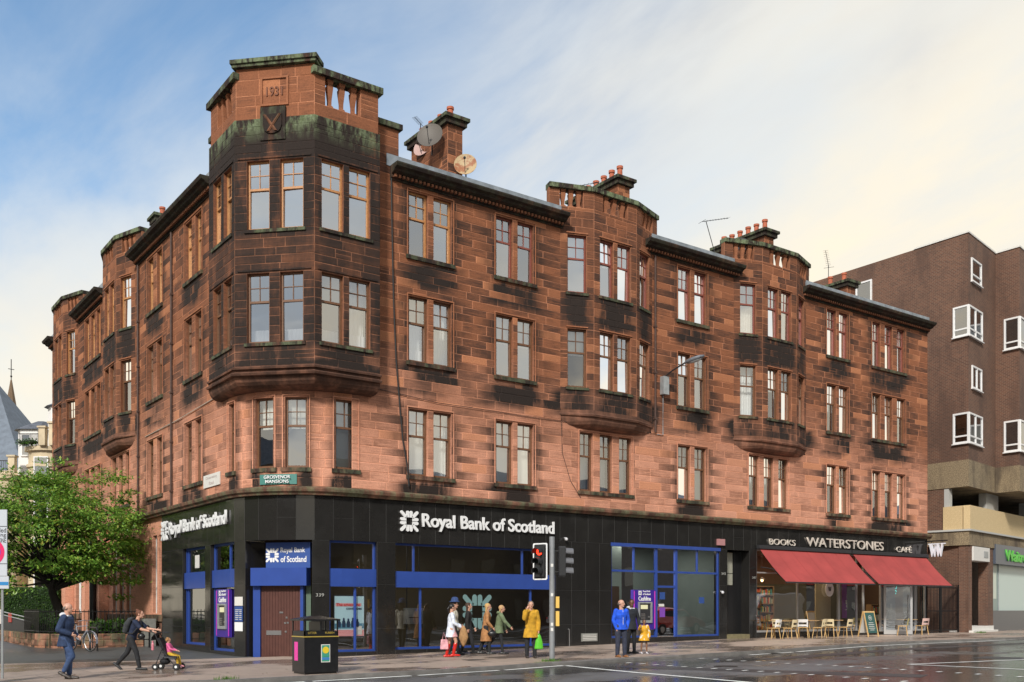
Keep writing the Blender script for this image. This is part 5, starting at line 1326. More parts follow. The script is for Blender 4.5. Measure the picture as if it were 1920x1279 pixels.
mb = MB(); mb.loft([[(p[0] + (-.2 if p[0] < -1 else .2), p[1] - .2, 14.103) for p in pts2], [(-.6 + (p[0] + .6) * .3, 1.5 + (p[1] - 1.5) * .3, 14.9) for p in pts2]]); mb.build('attic_roof', SLATE, CT)
WG = glass_material('terrace_glass', .5, (.2, .22, .24))
for x0, x1, y, z0, z1 in ((.95, 1.5, -.52, 14.1, 15.2), (-1.35, -.85, -.32, 12.3, 13.7), (-.1, .75, -1.12, 7.5, 12.0), (-3.5, -2.7, -1.16, 5.5, 9.8), (-.1, .75, -1.12, 2, 6.4)):
    mb = MB(); mb.box(x0 - .08, x0, y - .03, y + .03, z0, z1); mb.box(x1, x1 + .08, y - .03, y + .03, z0, z1); mb.box(x0 - .08, x1 + .08, y - .03, y + .03, z1, z1 + .08); mb.box(x0 - .1, x1 + .1, y - .08, y + .03, z0 - .1, z0 - .003); w_ = mb.build('window', WST, CT)
    mb = MB(); mb.poly([(x0, y, z0), (x1, y, z0), (x1, y, z1), (x0, y, z1)]); mb.build('pane', WG, w_)
for x, z0, z1 in ((.55, 12.8, 14.0), (1.25, 12.8, 14.3), (-1.55, 10.9, 12.0)):
    mb = MB(); mb.box(x - .22, x + .22, -1.5, -1.1, z0, z1); mb.box(x - .3, x + .3, -1.58, -1.02, z1, z1 + .12); mb.build('pier', CST, CT)
mb = MB()
for k in range(22): x = -1.1 + k * .075; mb.box(x - .012, x + .012, -1.22, -1.2, 12.8, 13.6)
for k in range(24): x = -4.6 + k * .125; mb.box(x - .012, x + .012, -1.22, -1.2, 10.9, 11.75)
mb.box(-1.15, .6, -1.24, -1.19, 13.6, 13.65); mb.box(-4.65, -1.7, -1.24, -1.19, 11.75, 11.8); mb.build('balcony_railing', RAILM, CT)
CH = thing('church_roof', 'steep grey slate church roof with lead hips at the far left', 'roof', (7.4, 84, 0), R(-35.9))
mb = MB(); zr = 1.5 + (1143 - 722) / 1872 * 100
mb.loft([[(-9, -7, 14), (4.4, -7, 14), (4.4, 8, 14), (-9, 8, 14)], [(-2.2, -.3, 24.4), (-1.8, -.3, 24.4), (-1.8, .3, 24.4), (-2.2, .3, 24.4)]]); mb.build('slates', mat('blue_slate', (.14, .165, .20), .6, noise=.2, nscale=2), CH)
mb = MB(); mb.box(-9, 4.4, -7, 8, -1, 13.99); mb.build('wall', AGG, CH)
SPR = thing('church_spire', 'slender brown stone church spire with iron finial against the sky', 'spire', (13.85, 126.3, 0), R(10))
mb = MB(); mb.lathe((0, 0, 24), [(1.9, -26), (1.9, 0), (1.75, .1), (.12, 9.6), (.1, 9.7)], 8); mb.build('stonework', mat('brown_spire_stone', (.16, .105, .062), .85, noise=.2), SPR)
mb = MB(); mb.tube([(0, 0, 33.6), (0, 0, 36.6)], .06, 6); mb.tube([(-.4, 0, 35.2), (.4, 0, 35.2)], .05, 6); mb.ell((0, 0, 34.2), .15, .15, .15, 8, 6); mb.build('finial', RAILM, SPR)

# ------------------------------------------------------------------ far side of the streets (behind the camera; seen in reflections)
def opposite(x0, x1, y0, y1, h, label, face, col):
    r_ = thing('stone_tenement', label, 'building', ((x0 + x1) / 2, (y0 + y1) / 2, -.3)); hx, hy = (x1 - x0) / 2, (y1 - y0) / 2
    mb = MB(); mb.box(-hx, hx, -hy, hy, 0, h); mb.build('wall', col, r_)
    mb = MB(); mb.loft([[(-hx, -hy, h), (hx, -hy, h), (hx, hy, h), (-hx, hy, h)], [(-hx + 3, -hy + 4, h + 2.6), (hx - 3, -hy + 4, h + 2.6), (hx - 3, hy - 4, h + 2.6), (-hx + 3, hy - 4, h + 2.6)]]); mb.build('roof', SLATE, r_)
    n = int((2 * hx if face == 'y' else 2 * hy) / 3.4)
    for fl in range(4):
        for i in range(n):
            c = -(hx if face == 'y' else hy) + (i + .5) * 3.4; z0 = .7 + fl * 3.4
            mb = MB()
            if face == 'y': mb.box(c - .6, c + .6, hy + .003, hy + .06, z0, z0 + 2.0)
            else: mb.box(hx + .003, hx + .06, c - .6, c + .6, z0, z0 + 2.0)
            mb.build('window', GLASSD, r_)
GLASSD = mat('dark_far_window', (.03, .035, .04), .15)
opposite(-12, 22, -62, -47, 13.5, 'grey stone tenement across the main street', 'y', mat('grey_stone', (.11, .095, .08), .85, noise=.2)); opposite(24, 240, -60, -45, 12, 'long dark stone terrace across the main street', 'y', mat('dark_stone', (.075, .062, .052), .85, noise=.2))
opposite(-62, -46, -40, 40, 13, 'brown stone terrace beyond the side street', 'x', mat('brown_stone', (.12, .085, .06), .85, noise=.2))

# ------------------------------------------------------------------ leaves
def leaf_mat(name, c1, c2, c3):
    t = NT(name); n = t.N.new('ShaderNodeNewGeometry'); rnd = n.outputs['Random Per Island']
    c = t.mix(t.ramp(rnd, 0, .8), c1, c2); c = t.mix(t.ramp(rnd, .93, .96), c, c3)
    t.set(Base_Color=c, Roughness=.42); t.b.inputs['Transmission Weight'].default_value = 0; t.b.inputs['Subsurface Weight'].default_value = 0
    # thin leaf: let some light through
    tl = t.N.new('ShaderNodeBsdfTranslucent'); t.L.new(c, tl.inputs[0]); ms = t.N.new('ShaderNodeMixShader'); ms.inputs[0].default_value = .3
    out = [x for x in t.N if x.type == 'OUTPUT_MATERIAL'][0]; t.L.new(t.b.outputs[0], ms.inputs[1]); t.L.new(tl.outputs[0], ms.inputs[2]); t.L.new(ms.outputs[0], out.inputs[0]); return t.m
LEAF = leaf_mat('cherry_leaf', (.10, .23, .03), (.27, .44, .065), (.48, .47, .08)); LEAF2 = leaf_mat('hedge_leaf', (.035, .09, .018), (.08, .17, .03), (.13, .22, .04)); LEAF3 = leaf_mat('shrub_leaf', (.035, .11, .012), (.09, .22, .03), (.2, .3, .05))
def leaf(mb, p, d, L_, w, rg):
    d = Vector(d).normalized(); s = d.cross(Vector((rg.uniform(-.3, .3), rg.uniform(-.3, .3), 1)))
    if s.length < .1: s = Vector((1, 0, 0))
    s.normalize(); n = s.cross(d); p = Vector(p)
    a, b, c, e = p, p + d * L_ * .45 + s * w - n * w * .35, p + d * L_, p + d * L_ * .45 - s * w - n * w * .35
    m1 = p + d * L_ * .5
    i = [mb.vert(q) for q in (a, b, c, e, m1)]
    mb.face((i[0], i[1], i[4])); mb.face((i[1], i[2], i[4])); mb.face((i[0], i[4], i[3])); mb.face((i[4], i[2], i[3]))
def make_tree(name, label, base, trunk_pts, crown, nclus, nleaf, seed, L_=.17, w=.045, lm=LEAF, group=None, trunkr=.2):
    rg = random.Random(seed); r_ = thing(name, label, 'tree', base, group=group); b = Vector(base)
    tk = MB(); tk.tube(trunk_pts, [trunkr * (1.25 - .75 * i / (len(trunk_pts) - 1)) for i in range(len(trunk_pts))], 12)
    top = Vector(trunk_pts[-1]); mid = Vector(trunk_pts[-2])
    cx, cy, cz, rx, ry, rz = crown; lf = MB(); C_ = Vector((cx, cy, cz))
    for k in range(nclus):
        th = rg.uniform(0, 2 * PI); u = rg.uniform(-.75, 1); rr = (.55 + .45 * rg.random() ** .6) * (1 + .16 * sin(3 * th + seed) + .12 * sin(5 * th + 2 * u * 3))
        sq = math.sqrt(1 - min(1, u * u))
        p = C_ + Vector((rx * rr * sq * cos(th), ry * rr * sq * sin(th), rz * rr * u))
        if k % 5 == 0:
            st = mid.lerp(top, rg.random()); m_ = st.lerp(p, .5) + Vector((0, 0, rg.uniform(-.2, .35))); tk.tube([st, m_, p], [trunkr * .32, trunkr * .16, .012], 5)
        out = (p - C_); out.z *= .4; out.normalize()
        rc = rg.uniform(.35, .85) if nleaf > 60 else rg.uniform(.28, .55)
        for q in range(nleaf):
            v = Vector((rg.gauss(0, 1), rg.gauss(0, 1), rg.gauss(0, .26))); v = v * (rc * .5)
            d = out * .8 + Vector((rg.uniform(-1, 1), rg.uniform(-1, 1), rg.uniform(-1.0, .15)))
            leaf(lf, p + v, d, L_ * rg.uniform(.7, 1.2), w * rg.uniform(.8, 1.2), rg)
    tk.build('trunk', mat('dark_bark', (.022, .017, .013), .9, noise=.3, nscale=6, bump=.6, bscale=20), r_)
    lf.build('crown', lm, r_, recalc=False); return r_
make_tree('cherry_tree', 'broad leafy cherry tree with dark leaning trunk beside the side street wall', (-2.7, 13.0, .2),
          [(0, 0, 0), (-.10, .05, .7), (-.28, .1, 1.35), (-.5, .1, 1.95), (-.6, 0, 2.8)], (-.6, .1, 4.15, 3.2, 3.1, 2.6), 380, 85, 3)
for i, (x, y, h) in enumerate(((-22, 2, 5.5), (-24, 11, 6.2), (-21, 20, 5.2), (-25, 29, 6))):
    make_tree('street_tree', ['round street tree across the side road', 'tallest street tree across the side road', 'small street tree across the side road', 'far street tree across the side road'][i], (x, y, .0), [(0, 0, 0), (.1, 0, 1.2), (0, .1, 2.6), (0, 0, 3.6)], (0, 0, h, 3.2, 3.2, 3.0), 90, 30, 20 + i, .34, .10)
def bush(name, label, cat, pts, n, L_, w, m, seed, core=None, parent=None):
    rg = random.Random(seed); mb = MB()
    r_ = thing(name, label, cat, (0, 0, 0))
    for (cx, cy, cz, rx, ry, rz) in pts:
        for k in range(n):
            v = Vector((rg.gauss(0, 1), rg.gauss(0, 1), rg.gauss(0, 1))).normalized() * (.7 + .3 * rg.random()); p = (cx + rx * v.x, cy + ry * v.y, cz + rz * v.z)
            leaf(mb, p, v + Vector((rg.uniform(-1, 1), rg.uniform(-1, 1), rg.uniform(-.6, .6))), L_ * rg.uniform(.7, 1.3), w, rg)
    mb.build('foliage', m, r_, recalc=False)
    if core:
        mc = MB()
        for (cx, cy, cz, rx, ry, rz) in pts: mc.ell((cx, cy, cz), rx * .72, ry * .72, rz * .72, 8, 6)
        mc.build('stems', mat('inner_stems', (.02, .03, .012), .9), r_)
    return r_
rg = random.Random(4)
bush('low_shrub', 'bright green low shrub behind the side wall railings under the white sashes', 'shrub', [(-1.9 + i * .36, 11.7 + (i % 2) * .3, .85 + rg.uniform(-.08, .08), .34, .34, .30) for i in range(6)], 230, .12, .035, LEAF3, 1, True)
bush('low_shrub', 'small green shrub behind the wall at the foot of the cherry tree', 'shrub', [(-3.5, 13.4, .75, .35, .35, .3), (-3.2, 12.9, .7, .3, .3, .25), (-2.9, 12.2, .95, .3, .3, .45)], 220, .12, .035, LEAF3, 2, True)
bush('balcony_plants', 'green plants trailing over the cream terrace balcony', 'plants', [(2.2, 46.9, 13.05, .55, .3, .22), (1.7, 47.2, 13.0, .5, .3, .2)], 90, .16, .05, LEAF3, 8, True)
hd = thing('clipped_hedge', 'tall clipped green hedge behind the ramp beyond the tree', 'hedge', (-1.1, 28.6, 0), R(-35.9))
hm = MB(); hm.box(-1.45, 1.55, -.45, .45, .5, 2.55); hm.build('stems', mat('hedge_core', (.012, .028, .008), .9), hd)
hm = MB(); rg = random.Random(9)
for k in range(7000):
    f = rg.random()
    if f < .55: p, n_ = (rg.uniform(-1.5, 1.6), -.5 + rg.uniform(-.03, .05), rg.uniform(.5, 2.6)), Vector((0, -1, 0))
    elif f < .8: p, n_ = (rg.uniform(-1.5, 1.6), rg.uniform(-.5, .5), 2.6 + rg.uniform(-.04, .03)), Vector((0, 0, 1))
    else: p, n_ = (1.58 + rg.uniform(-.03, .03), rg.uniform(-.5, .5), rg.uniform(.5, 2.6)), Vector((1, 0, 0))
    leaf(hm, p, n_ * .4 + Vector((rg.uniform(-1, 1), rg.uniform(-1, 1), rg.uniform(-1, 1))), .08, .025, rg)
hm.build('foliage', LEAF2, hd, recalc=False)
# garden bed + wall + railings + ramp
mb = MB(); mb.prism([(-3.75, 40), (-3.75, 12.3), (-3.4, 11.3), (-2.6, 10.95), (0, 10.8), (0, 40)], -.2, .52); struct(mb.build('garden_soil', mat('garden_soil', (.035, .028, .018), .95, noise=.3)))
wpath = [(-3.85, 34), (-3.85, 26), (-3.85, 20), (-3.85, 15), (-3.8, 12.4), (-3.5, 11.4), (-3.0, 10.9), (-2.3, 10.65), (-1.2, 10.55), (-.55, 10.5)]
t = NT('mossy_garden_wall'); n1 = t.noise(1.3, 5, .7); n2 = t.noise(14, 4, .7)
t.set(Base_Color=t.mix(t.ramp(n1, .4, .62), t.mix(n2, (.14, .095, .06), (.07, .045, .032)), (.085, .085, .03)), Roughness=.95); t.bump(n2, .8, .03)
mb = MB()
for (a, b) in zip(wpath, wpath[1:]):
    d = Vector((b[0] - a[0], b[1] - a[1])).normalized(); n = Vector((d.y, -d.x)) * .16
    mb.hexa([(a[0] - n.x, a[1] - n.y, -.3), (b[0] - n.x, b[1] - n.y, -.3), (b[0] + n.x, b[1] + n.y, -.3), (a[0] + n.x, a[1] + n.y, -.3), (a[0] - n.x, a[1] - n.y, .60), (b[0] - n.x, b[1] - n.y, .60), (b[0] + n.x, b[1] + n.y, .60), (a[0] + n.x, a[1] + n.y, .60)])
gw = tag(mb.build('garden_wall', t.m), 'low mossy rubble wall curving round the garden of the side street', 'wall')
mb = MB()
for k, (a, b) in enumerate(zip(wpath, wpath[1:])):
    F_, L_ = facet(a, b)
    if k < 2: continue
    masonry(mb, (lambda F_: lambda s, o, z: F_(s, -o + .0 if False else (o + .17), z))(F_), 0, L_, -.3, .60, seed=300 + k, rh=.2, w=(.25, .6), bulge=.03, g=.015, dp=.01, soot=lambda s, z, r: r.uniform(.35, .8), moss=lambda s, z: .5 if z > .25 else .15)
mb.build('stone_face', STONE, gw)
mb = MB(); mb.box(-.52, -.12, 10.3, 10.75, -.2, 1.15); tag(mb.build('gate_pier', mat('grey_concrete', (.2, .2, .18), .8, noise=.2)), 'plain grey concrete pier where the garden wall meets the tenement', 'pier')
rl = thing('garden_railing', 'black iron railings standing on the low garden wall', 'railing', (0, 0, 0)); mb = MB(); mt_ = MB()
for (a, b) in zip(wpath[3:], wpath[4:] + []):
    L_ = math.hypot(b[0] - a[0], b[1] - a[1]); n = max(1, int(L_ / .125))
    for k in range(n): x, y = lerp(a[0], b[0], k / n), lerp(a[1], b[1], k / n); mb.box(x - .01, x + .01, y - .01, y + .01, .6, 1.5)
    mt_.tube([(a[0], a[1], 1.42), (b[0], b[1], 1.42)], .018, 4); mt_.tube([(a[0], a[1], .68), (b[0], b[1], .68)], .018, 4)
mb.build('bars', BLACK, rl); mt_.build('rail', BLACK, rl)
rp = thing('access_ramp', 'dark boarded ramp side with pale handrail and notices behind the garden wall', 'ramp', (0, 0, 0))
mb = MB(); mb.hexa([(-3.6, 15.2, .5), (-3.6, 27, .5), (-3.5, 27, .5), (-3.5, 15.2, .5), (-3.6, 15.2, .95), (-3.6, 27, 1.45), (-3.5, 27, 1.45), (-3.5, 15.2, .95)]); mb.build('side_boards', mat('dark_boards', (.035, .033, .033), .7, noise=.2), rp)
for dz in (0, -.14):
    mb = MB(); mb.tube([(-3.62, 15.0, 1.15 + dz), (-3.62, 27, 1.62 + dz)], .025, 6); mb.build('handrail', GREYM, rp)
mb = MB(); mb.box(-3.64, -3.61, 19.2, 19.9, .95, 1.35); mb.build('red_notice', mat('red_banner', (.42, .05, .04), .6), rp)
mb = MB(); mb.box(-3.64, -3.61, 21.6, 22.2, .85, 1.5); mb.build('white_notice', OFFW, rp)

# ------------------------------------------------------------------ street furniture
def ex(x, y, dz=0): return (x, y, gz(x, y) + dz)
lb = thing('litter_bin', 'large black double litter bin with gold stripe, pink sticker and yellow panel', 'bin', ex(-.82, -5.38))
mb = MB(); mb.box(-.45, .45, -.36, .36, .04, .93); mb.box(-.42, .42, -.33, .33, -.02, .04); mb.build('body', mat('gloss_black_bin', (.014, .014, .015), .28, noise=.2), lb)
mb = MB(); mb.box(-.462, .462, -.372, .372, .90, .925); mb.build('stripe', mat('gold_stripe', (.42, .3, .06), .4), lb)
mb = MB()
for sx in (-1, 1):
    for sy in (-1, 1): mb.box(sx * .45 - .03 * (sx > 0) * 1 - (0 if sx > 0 else 0), sx * .45 + .03 * (sx < 0), sy * .36 - .03 * (sy > 0), sy * .36 + .03 * (sy < 0), .93, 1.30)
mb.box(-.45, .45, -.36, -.33, .93, 1.05); mb.box(-.45, .45, .33, .36, .93, 1.05); mb.box(-.45, -.42, -.33, .33, .93, 1.05); mb.box(.42, .45, -.33, .33, .93, 1.05); mb.box(-.02, .02, -.33, .33, .93, 1.28)
mb.build('hood_frame', BLACK, lb)
mb = MB(); mb.loft([[(-.49, -.40, 1.30), (.49, -.40, 1.30), (.49, .40, 1.30), (-.49, .40, 1.30)], [(-.49, -.40, 1.34), (.49, -.40, 1.34), (.49, .40, 1.34), (-.49, .40, 1.34)], [(-.12, -.05, 1.42), (.12, -.05, 1.42), (.12, .05, 1.42), (-.12, .05, 1.42)]]); mb.build('lid', BLACK, lb)
mb = MB(); mb.box(-.455, -.4505, .02, .22, .32, .78); mb.build('pink_sticker', mat('pink_sticker', (.75, .06, .36), .5), lb)
mb = MB(); mb.box(-.01, .23, -.3655, -.3605, .28, .72, 0); mb.box(.01, .21, -.368, -.366, .30, .70, 1); mb.loft([[(.11 + .085 * cos(2 * PI * k / 16), y, .58 + .085 * sin(2 * PI * k / 16)) for k in range(16)] for y in (-.371, -.3685)], 2); mb.box(.01, .21, -.371, -.3685, .34, .40, 3); mb.box(.01, .21, -.371, -.3685, .42, .47, 1)
mb.build('round_emblem_panel', [OFFW, mat('emblem_green', (.05, .3, .2), .5), mat('emblem_yellow', (.75, .55, .03), .5), mat('emblem_blue', (.05, .2, .5), .5)], lb)
textmesh('lettering', 'LITTER', .22, .05, (-.35, -.361, .98), (1, 0, 0), (0, -1, 0), MAT['gold_stripe'], .004, lb); textmesh('lettering', 'RUBBISH', .24, .05, (.1, -.361, .98), (1, 0, 0), (0, -1, 0), MAT['gold_stripe'], .004, lb)
mb = MB(); mb.box(-.33, -.23, -.366, -.3605, .955, 1.03)
tl = thing('traffic_light', 'grey traffic light pole with red lamp lit and yellow push button boxes', 'traffic light', ex(6.46, -5.62))
mb = MB(); mb.tube([(0, 0, -.05), (0, 0, 3.58)], .078, 14); mb.build('pole', mat('grey_pole', (.26, .27, .28), .45, metal=.2, noise=.1), tl)
mb = MB(); mb.tube([(0, 0, 2.55), (0, 0, 2.57)], .082, 14); mb.tube([(0, 0, 2.0), (0, 0, 2.01)], .081, 14)
RED = mat('red_lamp_lit', (.8, .02, .01), .3, emit=(1, .03, .01), es=3.5); REDD = mat('red_visor', (.5, .01, .01), .4); LENS = mat('dark_lens', (.015, .02, .015), .15)
def head(nx, ny, ox, oy, lit, board, zc=2.86):
    n = Vector((nx, ny, 0)).normalized(); s = Vector((-n.y, n.x, 0)); c = Vector((ox, oy, zc))
    def Q(a, o, z): return c + s * a + n * o + Vector((0, 0, z))
    m_ = MB()
    m_.loft([[Q(a, -.12, z) for a, z in ((-.15, -.44), (.15, -.44), (.17, -.4), (.17, .4), (.15, .44), (-.15, .44), (-.17, .4), (-.17, -.4))], [Q(a, .06, z) for a, z in ((-.15, -.44), (.15, -.44), (.17, -.4), (.17, .4), (.15, .44), (-.15, .44), (-.17, .4), (-.17, -.4))]])
    h = m_.build('signal_head', BLACKM, tl)
    if board:
        m_ = MB(); o_ = [(-.21, -.53), (.21, -.53), (.24, -.5), (.24, .5), (.21, .53), (-.21, .53), (-.24, .5), (-.24, -.5)]
        i_ = [(a * .84, z * .93) for a, z in o_]
        for k in range(8):
            a, b, c_, d_ = o_[k], o_[(k + 1) % 8], i_[(k + 1) % 8], i_[k]; m_.hexa([Q(a[0], .0, a[1]), Q(b[0], .0, b[1]), Q(c_[0], .0, c_[1]), Q(d_[0], .0, d_[1]), Q(a[0], .02, a[1]), Q(b[0], .02, b[1]), Q(c_[0], .02, c_[1]), Q(d_[0], .02, d_[1])])
        m_.build('backing_board', WHITE, h); m_ = MB(); m_.loft([[Q(a, .005, z) for a, z in i_], [Q(a, .012, z) for a, z in i_]]); m_.build('board_face', BLACKM, h)
    for k, z in enumerate((.28, 0, -.28)):
        m_ = MB(); ring = lambda r, o: [Q(r * cos(2 * PI * q / 16), o, z + r * sin(2 * PI * q / 16)) for q in range(16)]
        m_.loft([ring(.10, .061), ring(.06, .085)]); m_.build('lens', RED if (lit and k == 0) else LENS, h)
        m_ = MB(); arc = [PI * q / 10 for q in range(-1, 12)]
        for a0, a1 in zip(arc, arc[1:]):
            P8 = []
            for o, rr in ((.06, .125), (.06, .115)): P8 += [Q(rr * cos(a0), o, z + rr * sin(a0)), Q(rr * cos(a1), o, z + rr * sin(a1))]
            for o, rr in ((.30, .125), (.30, .115)): P8 += [Q(rr * cos(a0), o, z + rr * sin(a0) - .02), Q(rr * cos(a1), o, z + rr * sin(a1) - .02)]
            m_.hexa([P8[0], P8[1], P8[3], P8[2], P8[4], P8[5], P8[7], P8[6]])
        m_.build('visor', BLACKM if not (not board) else mat('grey_visor', (.12, .12, .13), .5), h)
    m_ = MB(); m_.tube([Q(0, -.12, .3), (0, 0, zc + .3)], .025, 6); m_.tube([Q(0, -.12, -.3), (0, 0, zc - .3)], .025, 6); m_.build('bracket', BLACKM, h)
head(-.93, -.36, -.30, .16, True, True); head(.82, -.5, .27, -.16, False, False)
YEL = mat('yellow_button_box', (.72, .46, .10), .45)
for z0, z1 in ((1.52, 1.85), (1.0, 1.43)):
    mb = MB(); mb.obox((.13, -.09, (z0 + z1) / 2), .10, .16, z1 - z0, R(-36)); mb.build('push_button_box', YEL, tl)
for z in (2.75, 1.9, 1.05, .9): mb = MB(); mb.obox((-.05, -.065, z), .07, .012, .09, R(-36)); mb.build('sticker', OFFW, tl)
sn = thing('parking_sign', 'grey parking restriction sign with magenta and blue rings at the left edge', 'sign', ex(-7.33, -2.2), R(-35.9 ))
mb = MB(); mb.box(-.62, .135, -.03, 0, 2.42, 3.98, 0); mb.build('plate', mat('pale_grey_plate', (.52, .55, .60), .4), sn)
mb = MB(); mb.box(-.6, .175, -.03, 0, 2.12, 2.41, 0); mb.box(-.6, .17, -.034, -.031, 2.2, 2.28, 1); mb.build('lower_plate', [MAT['pale_grey_plate'], mat('sign_blue', (.03, .22, .5), .4)], sn)
mb = MB()
for z in (3.58, 2.70): mb.box(-.62, .135, -.035, -.031, z, z + .012)
mb.build('divider', BLACK, sn)
for z, r in ((3.76, .2), (2.98, .32)):
    mb = MB(); mb.loft([[(-.24 + r * cos(2 * PI * k / 28), y, z + r * sin(2 * PI * k / 28)) for k in range(28)] for y in (-.036, -.031)]); mb.build('ring', mat('magenta_ring', (.7, .02, .12), .4), sn)
    mb = MB(); mb.loft([[(-.24 + r * .72 * cos(2 * PI * k / 28), y, z + r * .72 * sin(2 * PI * k / 28)) for k in range(28)] for y in (-.040, -.0365)]); mb.build('ring_centre', mat('ring_blue', (.06, .06, .6), .4), sn)
for k, (tx, z) in enumerate((('Controlled', 3.44), ('Parking', 3.32), ('ZONE', 3.20))):
    o_ = textmesh('lettering', tx, .09 * len(tx) * .66, .11, (.115 - .09 * len(tx) * .66, -.031, z), (1, 0, 0), (0, -1, 0), BLACK, .004, sn)
mb = MB(); mb.tube([(.0, .03, -.1), (.0, .03, 3.9)], .03, 8); mb.build('pole', GREYM, sn)
# bicycle, stands
TY = mat('tyre_rubber', (.02, .02, .02), .8); FRM = mat('grey_bike_frame', (.35, .37, .42), .35, metal=.4)
bk = thing('bicycle', 'grey city bicycle with mudguards leaning at a black stand', 'bicycle', ex(-3.2, 8.55), math.atan2(-1, .42))
def wheel(x):
    m_ = MB(); r = .34
    for k in range(28):
        a, b = 2 * PI * k / 28, 2 * PI * (k + 1) / 28; m_.tube([(x + r * cos(a), 0, r + r * sin(a)), (x + r * cos(b), 0, r + r * sin(b))], .019, 5, cap=False)
    w_ = m_.build('wheel', TY, bk); m_ = MB()
    for k in range(16): a = 2 * PI * k / 16; m_.tube([(x, .02 * (-1) ** k, r), (x + .32 * cos(a), 0, r + .32 * sin(a))], .0025, 3)
    m_.tube([(x, -.05, r), (x, .05, r)], .02, 6)
    for k in range(24): a, b = 2 * PI * k / 24, 2 * PI * (k + 1) / 24; m_.tube([(x + .315 * cos(a), 0, r + .315 * sin(a)), (x + .315 * cos(b), 0, r + .315 * sin(b))], .008, 4, cap=False)
    m_.build('spokes', STEEL, w_)
    m_ = MB()
    for k in range(9): a, b = R(-10) + R(200) * k / 9, R(-10) + R(200) * (k + 1) / 9; m_.hexa([(x + .375 * cos(a), -.03, r + .375 * sin(a)), (x + .375 * cos(b), -.03, r + .375 * sin(b)), (x + .375 * cos(b), .03, r + .375 * sin(b)), (x + .375 * cos(a), .03, r + .375 * sin(a)), (x + .38 * cos(a), -.03, r + .38 * sin(a)), (x + .38 * cos(b), -.03, r + .38 * sin(b)), (x + .38 * cos(b), .03, r + .38 * sin(b)), (x + .38 * cos(a), .03, r + .38 * sin(a))])
    m_.build('mudguard', mat('silver_mudguard', (.5, .5, .56), .3, metal=.5), bk)
wheel(.54); wheel(-.54)
m_ = MB(); bb_, hd_, st_ = (-.08, 0, .3), (.38, 0, .88), (-.22, 0, .85)
for a, b, r in ((bb_, (.36, 0, .74), .018), (bb_, st_, .017), (st_, hd_, .016), (bb_, (-.54, 0, .34), .01), (st_, (-.54, 0, .34), .009), ((.36, 0, .72), (.54, 0, .34), .014), ((.36, 0, .72), (.36, 0, 1.02), .015), (st_, (-.25, 0, .95), .014)): m_.tube([a, b], r, 6)
m_.build('frame', FRM, bk)
m_ = MB(); m_.tube([(.28, -.28, 1.04), (.36, -.12, 1.08), (.37, 0, 1.05), (.36, .12, 1.08), (.28, .28, 1.04)], .013, 6); m_.build('handlebar', STEEL, bk)
m_ = MB(); m_.ell((-.27, 0, .98), .14, .08, .035, 10, 6); m_.build('saddle', mat('tan_saddle', (.2, .09, .05), .5), bk)
m_ = MB(); m_.tube([(-.08, -.04, .3), (-.08, .04, .3)], .09, 14); m_.tube([(-.08, .05, .3), (.0, .07, .15)], .012, 5); m_.tube([(-.08, -.05, .3), (-.16, -.07, .45)], .012, 5); m_.build('crank', DKMETAL, bk)
def stand(x, y, rz, label, w=.75):
    r_ = thing('bike_stand', label, 'bike stand', ex(x, y), rz, 'black steel stands by the garden wall')
    m_ = MB(); m_.tube([(-w / 2, 0, -.05), (-w / 2, 0, .72), (-w / 2 + .06, 0, .80), (w / 2 - .06, 0, .80), (w / 2, 0, .72), (w / 2, 0, -.05)], .035, 8); m_.tube([(-w / 2, 0, .3), (w / 2, 0, .3)], .02, 6); m_.build('hoop', BLACK, r_)
stand(-2.75, 8.6, R(95), 'black steel stand holding the bicycle'); stand(-1.0, 9.3, R(20), 'black steel stand behind the woman with the backpack', .85)
# wall lamp with control box and conduit
wl = thing('wall_street_lamp', 'grey street lamp on a thin arm bracketed to the tenement wall', 'street lamp', (0, 0, 0))
m_ = MB(); m_.box(16.25, 16.55, -.22, -.02, 9.92, 10.62); m_.build('control_box', GREYM, wl)
m_ = MB(); m_.tube([(16.4, -.1, 10.6), (16.42, -.5, 10.78), (16.5, -1.2, 11.0)], .03, 6); m_.build('arm', DKMETAL, wl)
m_ = MB(); M_ = Matrix.Rotation(R(-62), 3, 'Z') @ Matrix.Rotation(R(-14), 3, 'Y'); m_.ell((16.62, -1.5, 11.06), .42, .16, .10, 14, 8, 0, M_); m_.build('lantern', mat('lamp_grey', (.17, .18, .2), .4, metal=.3), wl)
m_ = MB(); m_.ell((16.63, -1.52, 11.01), .30, .11, .07, 12, 8, 0, M_); m_.build('lens', mat('lamp_glass', (.4, .42, .42), .2), wl)
m_ = MB(); m_.tube([(16.4, -.03, 9.92), (16.4, -.03, 8.35), (16.1, -.03, 8.35)], .02, 6); m_.build('conduit', GREYM, wl)
def cable(name, pts, r, m, label):
    mb = MB(); mb.tube(pts, r, 5, cap=True); tag(mb.build(name, m), label, 'cable')
CBL = mat('black_cable', (.015, .014, .014), .7)
cable('hanging_cable', [(4.28, -.05, 15.4), (4.3, -.05, 14), (4.36, -.05, 11.5), (4.45, -.05, 9.6), (4.58, -.05, 8.2), (4.70, -.05, 7), (4.86, -.05, 6.2), (4.92, -.07, 5.5)], .026, CBL, 'thick black cable hanging down the wall right of the corner bay')
cable('wall_cable', [(3.6, -.03, 8.55), (6, -.04, 8.36), (10, -.03, 8.32), (16.0, -.03, 8.36)], .010, CBL, 'thin dark cable running along the wall above the first floor windows')
cable('wall_cable', [(11.3, -.03, 8.3), (11.32, -.04, 7.2), (11.7, -.05, 6.2), (12.2, -.05, 5.6)], .009, CBL, 'thin dark cable drooping left of the first triple window')
